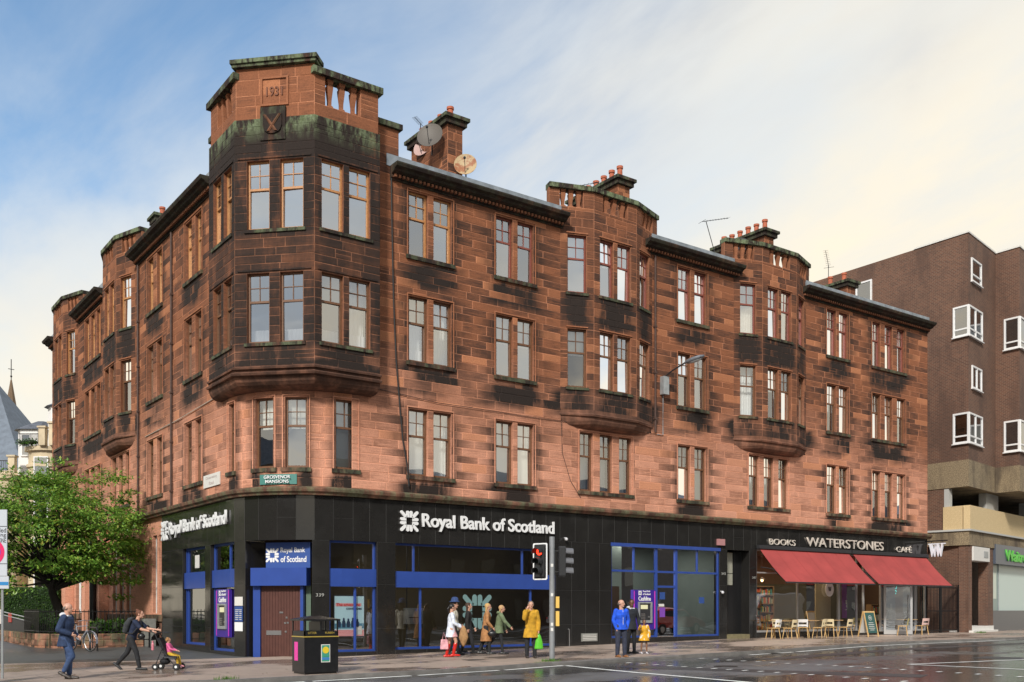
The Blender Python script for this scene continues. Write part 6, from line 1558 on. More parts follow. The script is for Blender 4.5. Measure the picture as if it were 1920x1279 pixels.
cable('wall_cable', [(-.03, 3.4, 8.5), (-.04, 8, 8.33), (-.03, 12, 8.3)], .016, mat('pale_cable', (.4, .36, .3), .6), 'pale cable along the side street wall above the first floor windows')
# satellite dishes + aerials
def dish(x, y, z, r, az, el, m, label, mast=None):
    d_ = thing('satellite_dish', label, 'satellite dish', (x, y, z)); n = Vector((cos(az) * cos(el), sin(az) * cos(el), sin(el))); s = Vector((-sin(az), cos(az), 0)); u = n.cross(s)
    m_ = MB(); rings = []
    for k in range(6): rr = r * (k + .3) / 5.3; rings.append([n * (.22 * rr * rr / r) + s * (rr * cos(2 * PI * q / 24)) + u * (rr * 1.06 * sin(2 * PI * q / 24)) for q in range(24)])
    for k in range(6): rr = r * (5 - k + .3) / 5.3; rings.append([n * (.22 * rr * rr / r - .012) + s * (rr * cos(2 * PI * q / 24)) + u * (rr * 1.06 * sin(2 * PI * q / 24)) for q in range(24)])
    m_.loft(rings); m_.build('reflector', m, d_, smooth=False)
    m_ = MB(); m_.tube([u * (-r * .95) if u.z > 0 else u * (r * .95), n * r * 1.0], .012, 5); m_.ell(n * r * 1.0, .05, .05, .05, 8, 6); m_.build('feed_arm', DKMETAL, d_)
    m_ = MB(); m_.tube([(0, 0, 0), -n * .2, -n * .2 + Vector((0, 0, -.5))], .025, 6); m_.build('bracket', DKMETAL, d_)
dish(6.75, 1.6, 18.0, .46, R(222), R(18), mat('mesh_dish', (.11, .095, .08), .6), 'grey mesh satellite dish on the first chimney stack')
dish(7.25, 2.9, 18.25, .38, R(205), R(18), mat('pink_dish', (.45, .3, .27), .6), 'faded pink satellite dish behind the grey one')
t = NT('rusted_cream_dish'); t.set(Base_Color=t.mix(t.ramp(t.noise(3.5, 5, .7), .45, .6), (.45, .33, .18), (.30, .11, .045)), Roughness=.6)
dish(7.75, .9, 17.0, .40, R(232), R(16), t.m, 'rust stained cream satellite dish beside the first chimney base')
dish(23.55, 2.2, 18.0, .30, R(225), R(15), mat('black_dish', (.03, .03, .035), .5), 'small black satellite dish on the third chimney stack')
def aerial(x, y, z0, h, az, Lb, label, tilt=.0):
    d_ = thing('tv_aerial', label, 'aerial', (x, y, z0)); top = Vector((tilt, 0, h)); m_ = MB(); m_.tube([(0, 0, 0), top], .018, 5); m_.build('mast', DKMETAL, d_)
    dv = Vector((cos(az), sin(az), .28)); m_ = MB(); m_.tube([top - dv * .2, top + dv * Lb], .012, 4); s = Vector((-sin(az), cos(az), 0))
    for k in range(9): c = top + dv * (Lb * k / 8); m_.tube([c - s * .12, c + s * .12], .006, 3)
    m_.tube([top - dv * .2 - s * .25, top - dv * .2 + s * .25], .01, 3); m_.build('yagi_array', DKMETAL, d_)
aerial(7.3, 3.2, 18.7, .55, R(200), .35, 'tv aerial on the first chimney stack behind the corner tower')
aerial(13.6, 2.4, 17.3, .9, R(-20), 1.3, 'tv aerial left of the second chimney stack'); aerial(21.1, 1.4, 16.4, 1.7, R(-10), 1.2, 'leaning tv aerial left of the third chimney stack', -.75)
aerial(30.9, 3.0, 17.0, 1.8, R(210), 1.2, 'tv aerial near the right hand end of the roof'); aerial(2.4, 15.0, 18.2, .8, R(-30), 1.0, 'tv aerial on the chimney above the side street')

# ------------------------------------------------------------------ cafe furniture
WD = mat('pale_ash_wood', (.62, .40, .17), .5, noise=.12, nscale=6); BACKS = {'cream': mat('cream_back', (.70, .58, .36), .5), 'white': mat('white_back', (.74, .72, .70), .5), 'olive': mat('olive_back', (.40, .36, .15), .5), 'pink': mat('pink_back', (.66, .45, .40), .5)}
def chair(x, y, rz, col, label):
    r_ = thing('cafe_chair', label, 'chair', ex(x, y), rz, 'wooden cafe chairs outside the bookshop')
    m_ = MB(); m_.loft([[(sx * .21, sy * .2, z) for sx, sy in ((-1, -1), (1, -1), (1, 1), (-1, 1))] for z in (.43, .46)]); m_.build('seat', WD, r_)
    for sx in (-1, 1):
        for sy in (-1, 1):
            m_ = MB(); m_.tube([(sx * .17, sy * .16, .44), (sx * .22, sy * .22, 0)], [.02, .014], 6); m_.build('leg', WD, r_)
    m_ = MB(); n = 8; P3 = lambda t_, z: (-.22 + .44 * t_, -.21 - .05 * math.sin(PI * t_) - (z - .46) * .18, z)
    for k in range(n):
        a, b = k / n, (k + 1) / n
        for z0, z1 in ((.50, .58), (.67, .80)) if 1 <= k < n - 1 else ((.47, .80),):
            m_.hexa([P3(a, z0), P3(b, z0), tuple(Vector(P3(b, z0)) + Vector((0, .016, 0))), tuple(Vector(P3(a, z0)) + Vector((0, .016, 0))), P3(a, z1), P3(b, z1), tuple(Vector(P3(b, z1)) + Vector((0, .016, 0))), tuple(Vector(P3(a, z1)) + Vector((0, .016, 0)))])
    m_.build('backrest', BACKS[col], r_); return r_
chair(21.75, -1.05, R(70), 'white', 'white backed cafe chair at the far left seen side on')
chair(22.45, -1.35, R(8), 'cream', 'cream backed cafe chair second from the left, back to the road')
chair(23.05, -.35, R(175), 'cream', 'cafe chair tucked behind the leftmost table against the window')
chair(23.85, -.95, R(-60), 'white', 'white backed cafe chair turned towards the second table')
chair(24.4, -1.35, R(12), 'cream', 'broad cream backed cafe chair at the middle table, back to the road')
chair(25.75, -.95, R(-75), 'cream', 'cafe chair seen side on between the second and third tables')
chair(26.35, -1.25, R(5), 'cream', 'cream backed cafe chair just left of the green board')
chair(31.0, -1.05, R(35), 'olive', 'olive backed cafe chair in front of the book display')
chair(32.6, -1.05, R(-10), 'pink', 'pink backed cafe chair at the far right of the cafe')
def table(x, y, label):
    r_ = thing('cafe_table', label, 'table', ex(x, y), 0, 'square cafe tables outside the bookshop')
    m_ = MB(); m_.box(-.34, .34, -.34, .34, .72, .75); m_.build('table_top', mat('oak_table_top', (.45, .29, .14), .5), r_)
    m_ = MB(); m_.tube([(0, 0, .02), (0, 0, .72)], .03, 8); m_.build('pedestal', BLACK, r_)
    m_ = MB(); m_.box(-.25, .25, -.03, .03, 0, .02); m_.box(-.03, .03, -.25, -.03, 0, .02); m_.box(-.03, .03, .03, .25, 0, .02); m_.build('foot', BLACK, r_)
table(22.6, -.72, 'small square cafe table at the left end under the awning'); table(24.55, -.66, 'small square cafe table in the middle of the left awning'); table(26.3, -.6, 'small square cafe table nearest the green board'); table(32.0, -.66, 'small square cafe table right of the open door')
ab = thing('a_board', 'dark green folding pavement board in a pale wood frame by the bookshop door', 'pavement sign', ex(27.75, -1.45), R(-6))
ABG = mat('bottle_green_board', (.02, .085, .075), .4)
for sg, nm in ((-1, 'board_panel'), (1, 'board_panel')):
    f = lambda x, z, o: (x, sg * (.30 - z * .24) + sg * o, z)
    m_ = MB(); m_.hexa([f(-.30, .18, 0), f(.30, .18, 0), f(.30, .18, -.02), f(-.30, .18, -.02), f(-.30, 1.08, 0), f(.30, 1.08, 0), f(.30, 1.08, -.02), f(-.30, 1.08, -.02)]); m_.build(nm, ABG if sg < 0 else OFFW, ab)
    m_ = MB()
    for x in (-.345, .305): m_.hexa([f(x, 0, .01), f(x + .04, 0, .01), f(x + .04, 0, -.03), f(x, 0, -.03), f(x, 1.15, .01), f(x + .04, 1.15, .01), f(x + .04, 1.15, -.03), f(x, 1.15, -.03)])
    m_.hexa([f(-.305, 1.085, .01), f(.305, 1.085, .01), f(.305, 1.085, -.03), f(-.305, 1.085, -.03), f(-.305, 1.15, .01), f(.305, 1.15, .01), f(.305, 1.15, -.03), f(-.305, 1.15, -.03)]); m_.build('frame', WD, ab)
m_ = MB(); g = lambda x, z: (x, -(.30 - z * .24) - .004, z); g2 = lambda x, z: (x, -(.30 - z * .24) - .001, z)
for z, w in ((.62, .15), (.54, .19), (.46, .17), (.38, .2), (.30, .13)): m_.hexa([g(-w, z), g(w, z), g2(w, z), g2(-w, z), g(-w, z + .022), g(w, z + .022), g2(w, z + .022), g2(-w, z + .022)])
for k in range(16): a, b = 2 * PI * k / 16, 2 * PI * (k + 1) / 16; m_.hexa([g(.11 * cos(a), .85 + .11 * sin(a)), g(.11 * cos(b), .85 + .11 * sin(b)), g2(.11 * cos(b), .85 + .11 * sin(b)), g2(.11 * cos(a), .85 + .11 * sin(a)), g(.095 * cos(a), .85 + .095 * sin(a)), g(.095 * cos(b), .85 + .095 * sin(b)), g2(.095 * cos(b), .85 + .095 * sin(b)), g2(.095 * cos(a), .85 + .095 * sin(a))])
m_.build('chalk_lines', OFFW, ab)
m_ = MB(); serifW(lambda x, z, o: (x - .05, -(.30 - (z + .81) * .24) - .002 - o, z + .81), .10, .08, 0, 0, m_, 0, .003); m_.build('letter', OFFW, ab)

# ------------------------------------------------------------------ vehicles mirrored in the shop windows
def vehicle(kind, label, x, y, rz, body, cat):
    r_ = thing(kind, label, cat, (x, y, gz(x, y) - .1), rz)
    if kind == 'white_van': prof = [(-2.7, .45), (-2.7, 2.2), (-2.55, 2.45), (1.1, 2.5), (1.5, 2.3), (2.2, 1.35), (2.75, 1.1), (2.85, .7), (2.8, .4)]; W2 = .98; wn = [(1.25, 1.35), (1.55, 2.2), (2.1, 1.4)]; wx = (-1.7, 1.9)
    else: prof = [(-2.1, .45), (-2.15, .85), (-1.95, 1.05), (-1.45, 1.40), (-.6, 1.52), (.35, 1.48), (1.15, 1.05), (1.95, .9), (2.15, .7), (2.12, .4)]; W2 = .88; wn = [(-1.6, 1.06), (-1.35, 1.36), (-.55, 1.46), (.32, 1.43), (.95, 1.06)]; wx = (-1.3, 1.35)
    rings = []
    for k, (yy, sh) in enumerate(((-W2, .90), (-W2 * .97, .97), (-W2 * .8, 1), (W2 * .8, 1), (W2 * .97, .97), (W2, .90))): rings.append([(px * (1 if pz < 1 else .98), yy * (1 if pz < 1.05 else (.90 if abs(yy) > .8 * W2 else 1)), .35 + (pz - .35) * sh) for px, pz in prof])
    m_ = MB(); m_.loft(rings); m_.build('body', body, r_)
    for sg in (-1, 1):
        m_ = MB(); m_.loft([[(a, sg * (W2 * (.925 if b > 1.05 else .985)) * 1.0, .35 + (b - .35) * .93) for a, b in wn], [(a, sg * (W2 * (.925 if b > 1.05 else .985) + .012), .35 + (b - .35) * .93) for a, b in wn]]); m_.build('side_window', GLASSD, r_)
    for wx_ in wx:
        for sg in (-1, 1):
            m_ = MB(); m_.tube([(wx_, sg * (W2 - .2), .33), (wx_, sg * (W2 + .02), .33)], .33, 18); w_ = m_.build('wheel', TY, r_); m_ = MB(); m_.tube([(wx_, sg * (W2 + .021), .33), (wx_, sg * (W2 + .03), .33)], .2, 12); m_.build('rim', STEEL, w_)
    for sg in (-1, 1): m_ = MB(); m_.box(-2.17 if kind != 'white_van' else -2.72, -2.10 if kind != 'white_van' else -2.66, sg * .7 - .12, sg * .7 + .12, .8, .95); m_.build('tail_light', REDD, r_)
vehicle('silver_car', 'silver car parked across the road, mirrored in the black granite', 38.0, -31.5, 0, mat('silver_paint', (.42, .43, .45), .25, metal=.5), 'car')
vehicle('red_car', 'red hatchback in the road, mirrored in the bright bank window', 28.6, -11.8, 0, mat('red_car_paint', (.30, .012, .012), .2, coat=.6), 'car')
vehicle('white_van', 'white van in the road, mirrored in the bookshop window', 41.5, -15.5, PI, mat('white_car_paint', (.72, .72, .72), .25, coat=.5), 'van')

# drainpipes
for (P_, s_, z0, z1, lb) in ((PB, 8.6, 5.3, 15.3, 'side'), (PB, 12.9, 5.3, 15.3, 'x'), (PA, 15.95, 8.4, 15.3, 'x')):
    m_ = MB(); m_.tube([P_(s_, .07, z0), P_(s_, .07, z1)], .04, 8)
    for k in range(int((z1 - z0) / 1.8)): m_.fbox(P_, s_ - .06, s_ + .06, .0, .12, z0 + .5 + k * 1.8, z0 + .56 + k * 1.8)
    m_.build('drainpipe', mat('rusty_brown_pipe', (.075, .04, .03), .6, noise=.25), TEN)
# ------------------------------------------------------------------ people
SKIN = mat('fair_skin', (.55, .30, .21), .5); SKINB = mat('brown_skin', (.13, .06, .035), .45); SKINM = mat('medium_brown_skin', (.22, .11, .065), .45)
def cloth(n, c, r=.85): return mat(n, c, r, noise=.32, nscale=9, bump=1.0, bscale=11)
EYEM = mat('dark_eye', (.02, .015, .012), .3); LIP = mat('lips', (.38, .14, .11), .5)
def vox(mb, name, m, parent, size=.012, sm=3):
    o = mb.build(name, m, parent, smooth=True)
    r = o.modifiers.new('remesh', 'REMESH'); r.mode = 'VOXEL'; r.voxel_size = size; r.use_smooth_shade = True
    s = o.modifiers.new('smooth', 'SMOOTH'); s.iterations = sm; s.factor = .5
    return o
def cap(mb, a, b, ra, rb, n=10):
    a, b = Vector(a), Vector(b); d = b - a; L_ = max(d.length, 1e-4); d = d / L_
    pts = [a - d * ra * .95, a - d * ra * .6, a, b, b + d * rb * .6, b + d * rb * .95]; rr = [ra * .3, ra * .8, ra, rb, rb * .8, rb * .3]
    mb.tube(pts, rr, n)
def ering(c, rx, ry, up, fw, n=14):
    c = Vector(c); up = Vector(up).normalized(); fw = Vector(fw); fw = (fw - up * fw.dot(up)).normalized(); sd = up.cross(fw)
    return [c + fw * rx * cos(2 * PI * k / n) + sd * ry * sin(2 * PI * k / n) for k in range(n)]
def person(label, x, y, heading, H=1.72, lean=0, legs=((0, 0), (0, 0)), arms=((0, 8, 10, 0), (0, 8, 10, 0)), skin=None, top=None, toplen=.02, topflare=1.0, sleeve=1.0, bottom=None, botlen=1.0, botw=1.0, skirt=None, shoe=None, boots=None, hair=None, hairstyle='short', turn=0, nod=0, build=1.0, sit=None, hood=None, z=None, bulk=1.0):
    skin = skin or SKIN
    r_ = thing('person', label, 'person', (x, y, gz(x, y) if z is None else z), heading)
    th, sh, tor = .245 * H, .235 * H, .30 * H
    def legp(a, k): # relative to the hip
        kn = Vector((sin(R(a)) * th, 0, -cos(R(a)) * th)); an = kn + Vector((sin(R(a - k)) * sh, 0, -cos(R(a - k)) * sh)); return kn, an
    hz = 0
    L = [legp(*l[:2]) for l in legs]
    if sit is None: hz = max(-(p[1].z) for p in L) + .045 * H
    else: hz = sit
    hip = Vector((0, 0, hz)); ln = R(lean); up = Vector((sin(ln), 0, cos(ln))); fw = Vector((cos(ln), 0, -sin(ln)))
    neck = hip + up * tor; headc = neck + up * (.075 * H) + Vector((.012 + sin(R(max(lean, 0) * .15)) * .05, 0, .022 * H))
    W_ = .108 * H * build; hw = .052 * H
    shp = [neck + Vector((0, s * W_, 0)) - up * .028 * H for s in (1, -1)]
    A = []
    for i, s in enumerate((1, -1)):
        f, o, e, inn = arms[i]; f += 0
        ua = Vector((sin(R(f)) * cos(R(o)), s * sin(R(o)), -cos(R(f)) * cos(R(o)))) * .165 * H
        el = shp[i] + ua; fa = Vector((sin(R(f + e)) * cos(R(inn)), -s * sin(R(inn)), -cos(R(f + e)) * cos(R(inn)))) * .145 * H
        A.append((shp[i], el, el + fa, fa.normalized(), s))
    # body: one continuous surface
    mb = MB()
    hr = .0585 * H; M_ = Matrix.Rotation(R(turn), 3, 'Z') @ Matrix.Rotation(R(nod + lean * .35), 3, 'Y')
    def Hd(px, py, pz): return headc + M_ @ Vector((px * hr, py * hr, pz * hr))
    mb.ell(headc + M_ @ Vector((-.06 * hr, 0, .18 * hr)), hr * 1.0, hr * .80, hr * .95, 14, 10, 0, M_)
    mb.ell(headc + M_ @ Vector((.22 * hr, 0, -.38 * hr)), hr * .70, hr * .62, hr * .78, 12, 8, 0, M_)
    cap(mb, Hd(.88, 0, .12), Hd(1.08, 0, -.22), .10 * hr, .15 * hr, 6)                       # nose
    mb.ell(Hd(.85, 0, -.52), hr * .12, hr * .24, hr * .10, 8, 6, 0, M_)                      # lips mass
    mb.ell(Hd(.70, 0, -.92), hr * .22, hr * .26, hr * .18, 8, 6, 0, M_)                      # chin
    for s in (-1, 1): mb.ell(Hd(-.05, s * .84, -.05), hr * .2, hr * .09, hr * .27, 8, 6, 0, M_)
    cap(mb, headc + M_ @ Vector((-.15 * hr, 0, -.3 * hr)), neck - up * .03 * H, .033 * H, .036 * H)
    mb.loft([ering(hip - up * .02 * H, .055 * H, .08 * H, up, fw), ering(hip + up * .1 * H, .045 * H, .065 * H, up, fw), ering(hip + up * .22 * H, .055 * H, .085 * H, up, fw), ering(neck - up * .03 * H, .03 * H, .05 * H, up, fw)])
    for i, (s0, e0, w0, fd, s) in enumerate(A):
        cap(mb, s0, e0, .027 * H, .023 * H); cap(mb, e0, w0, .023 * H, .0155 * H)
        pd = fd; sd = pd.cross(Vector((0, 0, 1)));  sd = sd.normalized() if sd.length > .1 else Vector((0, 1, 0)); nn = sd.cross(pd).normalized()
        pc = w0 + pd * .035 * H
        cap(mb, w0, w0 + pd * .045 * H, .014 * H, .018 * H, 8)
        for q in range(4):
            o_ = (q - 1.5) * .0105 * H; lf_ = (.028, .034, .032, .025)[q] * H; b0 = w0 + pd * .052 * H + nn * o_; b1 = b0 + pd * lf_ * .6 ; b2 = b1 + (pd * .5 + sd * s * .6).normalized() * lf_ * .7
            cap(mb, b0, b1, .0052 * H, .005 * H, 6); cap(mb, b1, b2, .005 * H, .0044 * H, 6)
        t0 = w0 + pd * .02 * H + nn * .014 * H; cap(mb, t0, t0 + (pd * .6 + nn * .8).normalized() * .032 * H, .006 * H, .005 * H, 6)
    hips = [hip + Vector((0, s * hw, 0)) for s in (1, -1)]
    LG = []
    for i in range(2):
        kn, an = hips[i] + L[i][0], hips[i] + L[i][1]
        if len(legs[i]) > 2: kn = kn + Vector((0, (1 if i == 0 else -1) * legs[i][2], 0)); an = an + Vector((0, (1 if i == 0 else -1) * legs[i][2] * 1.3, 0))
        LG.append((hips[i], kn, an)); cap(mb, hips[i], kn, .046 * H, .031 * H); cap(mb, kn, an, .031 * H, .019 * H)
        cap(mb, kn.lerp(an, .2), kn.lerp(an, .5), .031 * H, .026 * H)
    vox(mb, 'body', skin, r_, .0085 if H > 1.3 else .007, 2)
    # shoes
    for i in range(2):
        h_, kn, an = LG[i]; a, k = legs[i][:2]; pitch = R((a - k) * .9) if an.z > .075 * H else 0
        fd = Vector((cos(pitch), 0, sin(pitch))); dn = Vector((sin(pitch), 0, -cos(pitch)))
        if sit is not None: fd = Vector((.95, 0, -.3)).normalized(); dn = Vector((-.3, 0, -.95))
        m_ = MB(); sz = .15 * H; c = an + dn * .028 * H
        for t0, t1, r0, r1 in ((-.25, .25, .026, .028), (.25, .72, .028, .022)):
            cap(m_, c + fd * sz * t0, c + fd * sz * t1 + dn * .004 * H, r0 * H, r1 * H, 8)
        for v in range(len(m_.v)):
            p = Vector(m_.v[v]); q = p - (c + dn * .016 * H); dd = q.dot(dn)
            if dd > 0: p -= dn * dd; m_.v[v] = tuple(p)
        cap(m_, an + Vector((0, 0, .01)), c, .022 * H, .026 * H, 8)
        if boots: cap(m_, kn.lerp(an, .22), an, .037 * H, .028 * H, 10)
        vox(m_, 'boot' if boots else 'shoe', boots or shoe or BLACKM, r_, .009, 2)
    # trousers / tights
    if bottom:
        m_ = MB()
        m_.loft([ering(hip + up * .06 * H, .058 * H, .082 * H, up, fw), ering(hip, .066 * H, .092 * H, up, fw), ering(hip - up * .045 * H, .058 * H, .084 * H, up, fw)])
        for h_, kn, an in LG:
            e_ = an.lerp(kn, 1 - botlen) if botlen < 1 else an
            if botlen < 1: e_ = kn.lerp(an, botlen)
            cap(m_, h_, kn, .057 * H * botw, .040 * H * botw); cap(m_, kn, e_, .040 * H * botw, .031 * H * botw)
        vox(m_, 'trousers', bottom, r_, .011)
    if skirt:
        m_ = MB(); rs = [ering(hip + up * .08 * H, .06 * H, .075 * H, up, fw, 20)]
        kx = (LG[0][1].x + LG[1][1].x) / 2
        for t_, r in ((.3, .085), (.65, .10), (1, .115)): rs.append(ering(hip + Vector((kx * t_ * .5, 0, -skirt[1] * t_)), r * H, r * H * 1.05, (0, 0, 1), (1, 0, 0), 20))
        m_.loft(rs); vox(m_, 'skirt', skirt[0], r_, .011)
    # jacket / shirt
    if top:
        m_ = MB(); B = 1.14 * bulk
        rs = []
        for t_, rx, ry in ((-toplen, .070 * topflare, .092 * topflare), (-toplen * .4, .068 * (1 + (topflare - 1) * .5), .088 * (1 + (topflare - 1) * .5)), (.06, .058, .078), (.13, .058, .080), (.20, .064, .095), (.262, .052, .100), (.292, .034, .062)):
            c = hip + (up if t_ > 0 else Vector((0, 0, 1))) * (t_ * H) + (fw * .004 * H if .15 < t_ < .27 else Vector())
            rs.append(ering(c, rx * H * B * build, ry * H * (1.06 * bulk) * build, up if t_ > 0 else Vector((0, 0, 1)), fw, 18))
        m_.loft(rs)
        for s0, e0, w0, fd, s in A:
            cap(m_, s0 + Vector((0, -s * .012 * H, 0)), e0 if sleeve >= .5 else s0.lerp(e0, sleeve * 2), .040 * H * bulk, .034 * H * bulk)
            if sleeve > .5: cap(m_, e0, e0.lerp(w0, min(1, (sleeve - .5) * 2)), .034 * H * bulk, .026 * H * bulk)
        if toplen > .08 and not skirt: pass
        vox(m_, 'jacket' if toplen > .05 else 'top', top, r_, .011)
    if hood:
        m_ = MB(); m_.ell(neck - fw * .045 * H + up * .005 * H, .05 * H, .075 * H, .038 * H, 12, 8); cap(m_, neck + Vector((.02 * H, .04 * H, -.01 * H)), neck + Vector((.02 * H, -.04 * H, -.01 * H)), .02 * H, .02 * H); vox(m_, 'collar', hood, r_, .010)
    # face details
    m_ = MB()
    for s in (-1, 1): m_.ell(Hd(.83, s * .30, .10), hr * .07, hr * .10, hr * .06, 8, 6, 0, M_)
    m_.build('eye', EYEM, r_, smooth=True)
    m_ = MB(); m_.ell(Hd(.955, 0, -.52), hr * .04, hr * .22, hr * .055, 8, 6, 0, M_); m_.build('mouth', LIP, r_, smooth=True)
    if hair:
        m_ = MB()
        if hairstyle == 'fringe':
            for s in (-1, 1): m_.ell(Hd(-.25, s * .70, .0), hr * .55, hr * .16, hr * .42, 10, 6, 0, M_)
            m_.ell(Hd(-.85, 0, -.1), hr * .25, hr * .6, hr * .45, 10, 6, 0, M_)
        else:
            m_.ell(headc + M_ @ Vector((-.20 * hr, 0, .30 * hr)), hr * 1.0, hr * .90, hr * .95, 14, 10, 0, M_)
            if hairstyle in ('long', 'bob'):
                dn = 2.3 if hairstyle == 'long' else 1.35
                for yy in (-.55, 0, .55): cap(m_, Hd(-.45, yy, .1), Hd(-.62, yy * 1.15, -dn + .4), .42 * hr, .30 * hr)
            if hairstyle == 'tail': cap(m_, Hd(-.8, 0, .4), Hd(-1.5, 0, -.5), .36 * hr, .3 * hr); cap(m_, Hd(-1.5, 0, -.5), Hd(-1.1, .1, -1.9), .34 * hr, .15 * hr)
            if hairstyle == 'bun': m_.ell(Hd(-.75, 0, 1.15), hr * .42, hr * .42, hr * .36, 10, 8); m_.ell(Hd(-.7, 0, -.2), hr * .4, hr * .6, hr * .5, 10, 8)
            if hairstyle == 'curly':
                rg = random.Random(3)
                for k in range(26):
                    v = Vector((rg.gauss(-.3, .7), rg.gauss(0, 1), rg.gauss(.1, .8))).normalized(); m_.ell(Hd(-.2 + v.x * .95, v.y * .95, .1 + v.z * 1.05), hr * .32, hr * .32, hr * .32, 6, 5)
            if hairstyle == 'short': m_.ell(Hd(-.6, 0, -.15), hr * .5, hr * .74, hr * .6, 10, 8)
        vox(m_, 'hair', hair, r_, .008, 1)
    r_['_w'] = 0; del r_['_w']
    wm = Matrix.Translation(r_.location) @ Matrix.Rotation(heading, 4, 'Z')
    return r_, [wm @ a[2] for a in A], wm, dict(hip=wm @ hip, neck=wm @ neck, head=wm @ headc)
RIGHT = R(-35.9); LEFTW = R(144.1); TOCAM = R(-125.9)
NAVYJ = cloth('navy_jacket', (.018, .035, .085)); BLUET = cloth('blue_trousers', (.035, .065, .15)); GREYH = mat('grey_hair', (.16, .13, .11), .8)
person('bald man in a navy hooded jacket and blue trousers walking at the kerb', -6.15, -3.3, RIGHT, 1.80, 3, ((4, 3, 0), (24, 52, 0)), ((-12, 10, 70, 15), (-18, 12, 85, 20)), top=NAVYJ, toplen=.10, topflare=1.12, bulk=1.2, bottom=BLUET, botlen=.88, botw=1.1, shoe=mat('dark_brown_shoe', (.04, .03, .025), .5), hair=GREYH, hairstyle='fringe', hood=cloth('white_hood_lining', (.6, .6, .62)))
BLKT = cloth('black_trousers', (.016, .017, .02)); DKH = mat('dark_brown_hair', (.05, .026, .014), .7)
pw, hands, wm, J = person('woman in a navy tee shirt leaning forward to push a pushchair', -4.15, -1.35, RIGHT, 1.66, 20, ((-20, 22, 0), (24, 12, 0)), ((48, 4, 36, 8), (44, 4, 34, 8)), top=cloth('navy_tee', (.012, .02, .05)), toplen=.03, sleeve=.36, bottom=BLKT, shoe=mat('black_trainer', (.02, .02, .022), .6), hair=mat('auburn_hair', (.13, .045, .02), .7), hairstyle='bun', nod=-8)
bp = thing('backpack', 'grey backpack worn by the woman with the pushchair', 'backpack', J['hip'], RIGHT)
m_ = MB(); up_ = Vector((sin(R(20)), 0, cos(R(20)))); fw_ = Vector((cos(R(20)), 0, -sin(R(20))))
m_.loft([ering(up_ * z_ - fw_ * o_, rx, ry, up_, fw_, 14) for z_, o_, rx, ry in ((.06, .17, .05, .09), (.09, .19, .085, .14), (.3, .20, .10, .15), (.47, .17, .08, .13), (.52, .14, .04, .08))]); vox(m_, 'bag_body', cloth('grey_backpack', (.035, .038, .042)), bp, .012)
m_ = MB()
for s in (-1, 1): m_.tube([up_ * .45 - fw_ * .1 + Vector((0, s * .1, 0)), up_ * .52 + fw_ * .02 + Vector((0, s * .11, 0)), up_ * .40 + fw_ * .13 + Vector((0, s * .12, 0)), up_ * .15 + fw_ * .05 + Vector((0, s * .16, 0)), up_ * .1 - fw_ * .1 + Vector((0, s * .13, 0))], .018, 6)
m_.build('strap', BLACKM, bp)
cb_ = thing('camera_bag', 'small black camera bag hanging at the front of the woman with the backpack', 'bag', J['hip'] + Vector((cos(RIGHT), sin(RIGHT), 0)) * .30 + Vector((0, 0, .0)), RIGHT)
m_ = MB(); m_.ell((0, -.1, .05), .10, .08, .085, 12, 8); m_.build('bag_body', BLACK, cb_, smooth=True); m_ = MB(); m_.tube([(0, -.1, .12), (-.02, -.06, .40), (-.08, 0, .62)], .007, 5); m_.build('strap', BLACKM, cb_)
# pushchair
hx = (hands[0] + hands[1]) / 2
ps = thing('pushchair', 'black folding pushchair with double wheels and a drinks bottle', 'pushchair', (hx.x, hx.y, gz(hx.x, hx.y)), RIGHT)
hh = hx.z - gz(hx.x, hx.y)
FABB = cloth('black_fabric', (.015, .015, .018))
m_ = MB()
for s in (-1, 1):
    y = s * .2
    m_.tube([(0, y, hh), (.10, y, hh - .08), (.30, y, .50), (.62, y * .95, .10)], .012, 6); m_.tube([(.30, y, .58), (.12, y, .14)], .012, 6); m_.tube([(.22, y, .36), (.62, y, .30)], .011, 6)
m_.tube([(.28, .2, .45), (.28, -.2, .45)], .01, 6); m_.build('frame', DKMETAL, ps)
for s in (-1, 1): m_ = MB(); m_.tube([(-.02, s * .13, hh), (-.02, s * .24, hh), (.04, s * .24, hh - .03)], .018, 8); m_.build('handle', BLACKM, ps)
m_ = MB(); m_.loft([[(a, s, b) for a, b in ((.16, .82), (.20, .84), (.40, .40), (.34, .36))] for s in (-.17, .17)]); m_.loft([[(a, s, b) for a, b in ((.34, .33), (.34, .38), (.64, .36), (.66, .31))] for s in (-.17, .17)]); m_.build('seat', FABB, ps)
m_ = MB()
for k in range(5): a = R(62 + 24 * k); b = R(62 + 24 * (k + 1)); c_ = (.26, .78); m_.hexa([(c_[0] + .26 * cos(a) , -.19, c_[1] + .2 * sin(a)), (c_[0] + .26 * cos(b), -.19, c_[1] + .2 * sin(b)), (c_[0] + .26 * cos(b), .19, c_[1] + .2 * sin(b)), (c_[0] + .26 * cos(a), .19, c_[1] + .2 * sin(a)), (c_[0] + .27 * cos(a), -.19, c_[1] + .21 * sin(a)), (c_[0] + .27 * cos(b), -.19, c_[1] + .21 * sin(b)), (c_[0] + .27 * cos(b), .19, c_[1] + .21 * sin(b)), (c_[0] + .27 * cos(a), .19, c_[1] + .21 * sin(a))])
m_.build('hood', FABB, ps)
m_ = MB(); m_.ell((.30, 0, .22), .14, .16, .09, 10, 6); m_.build('basket', FABB, ps)
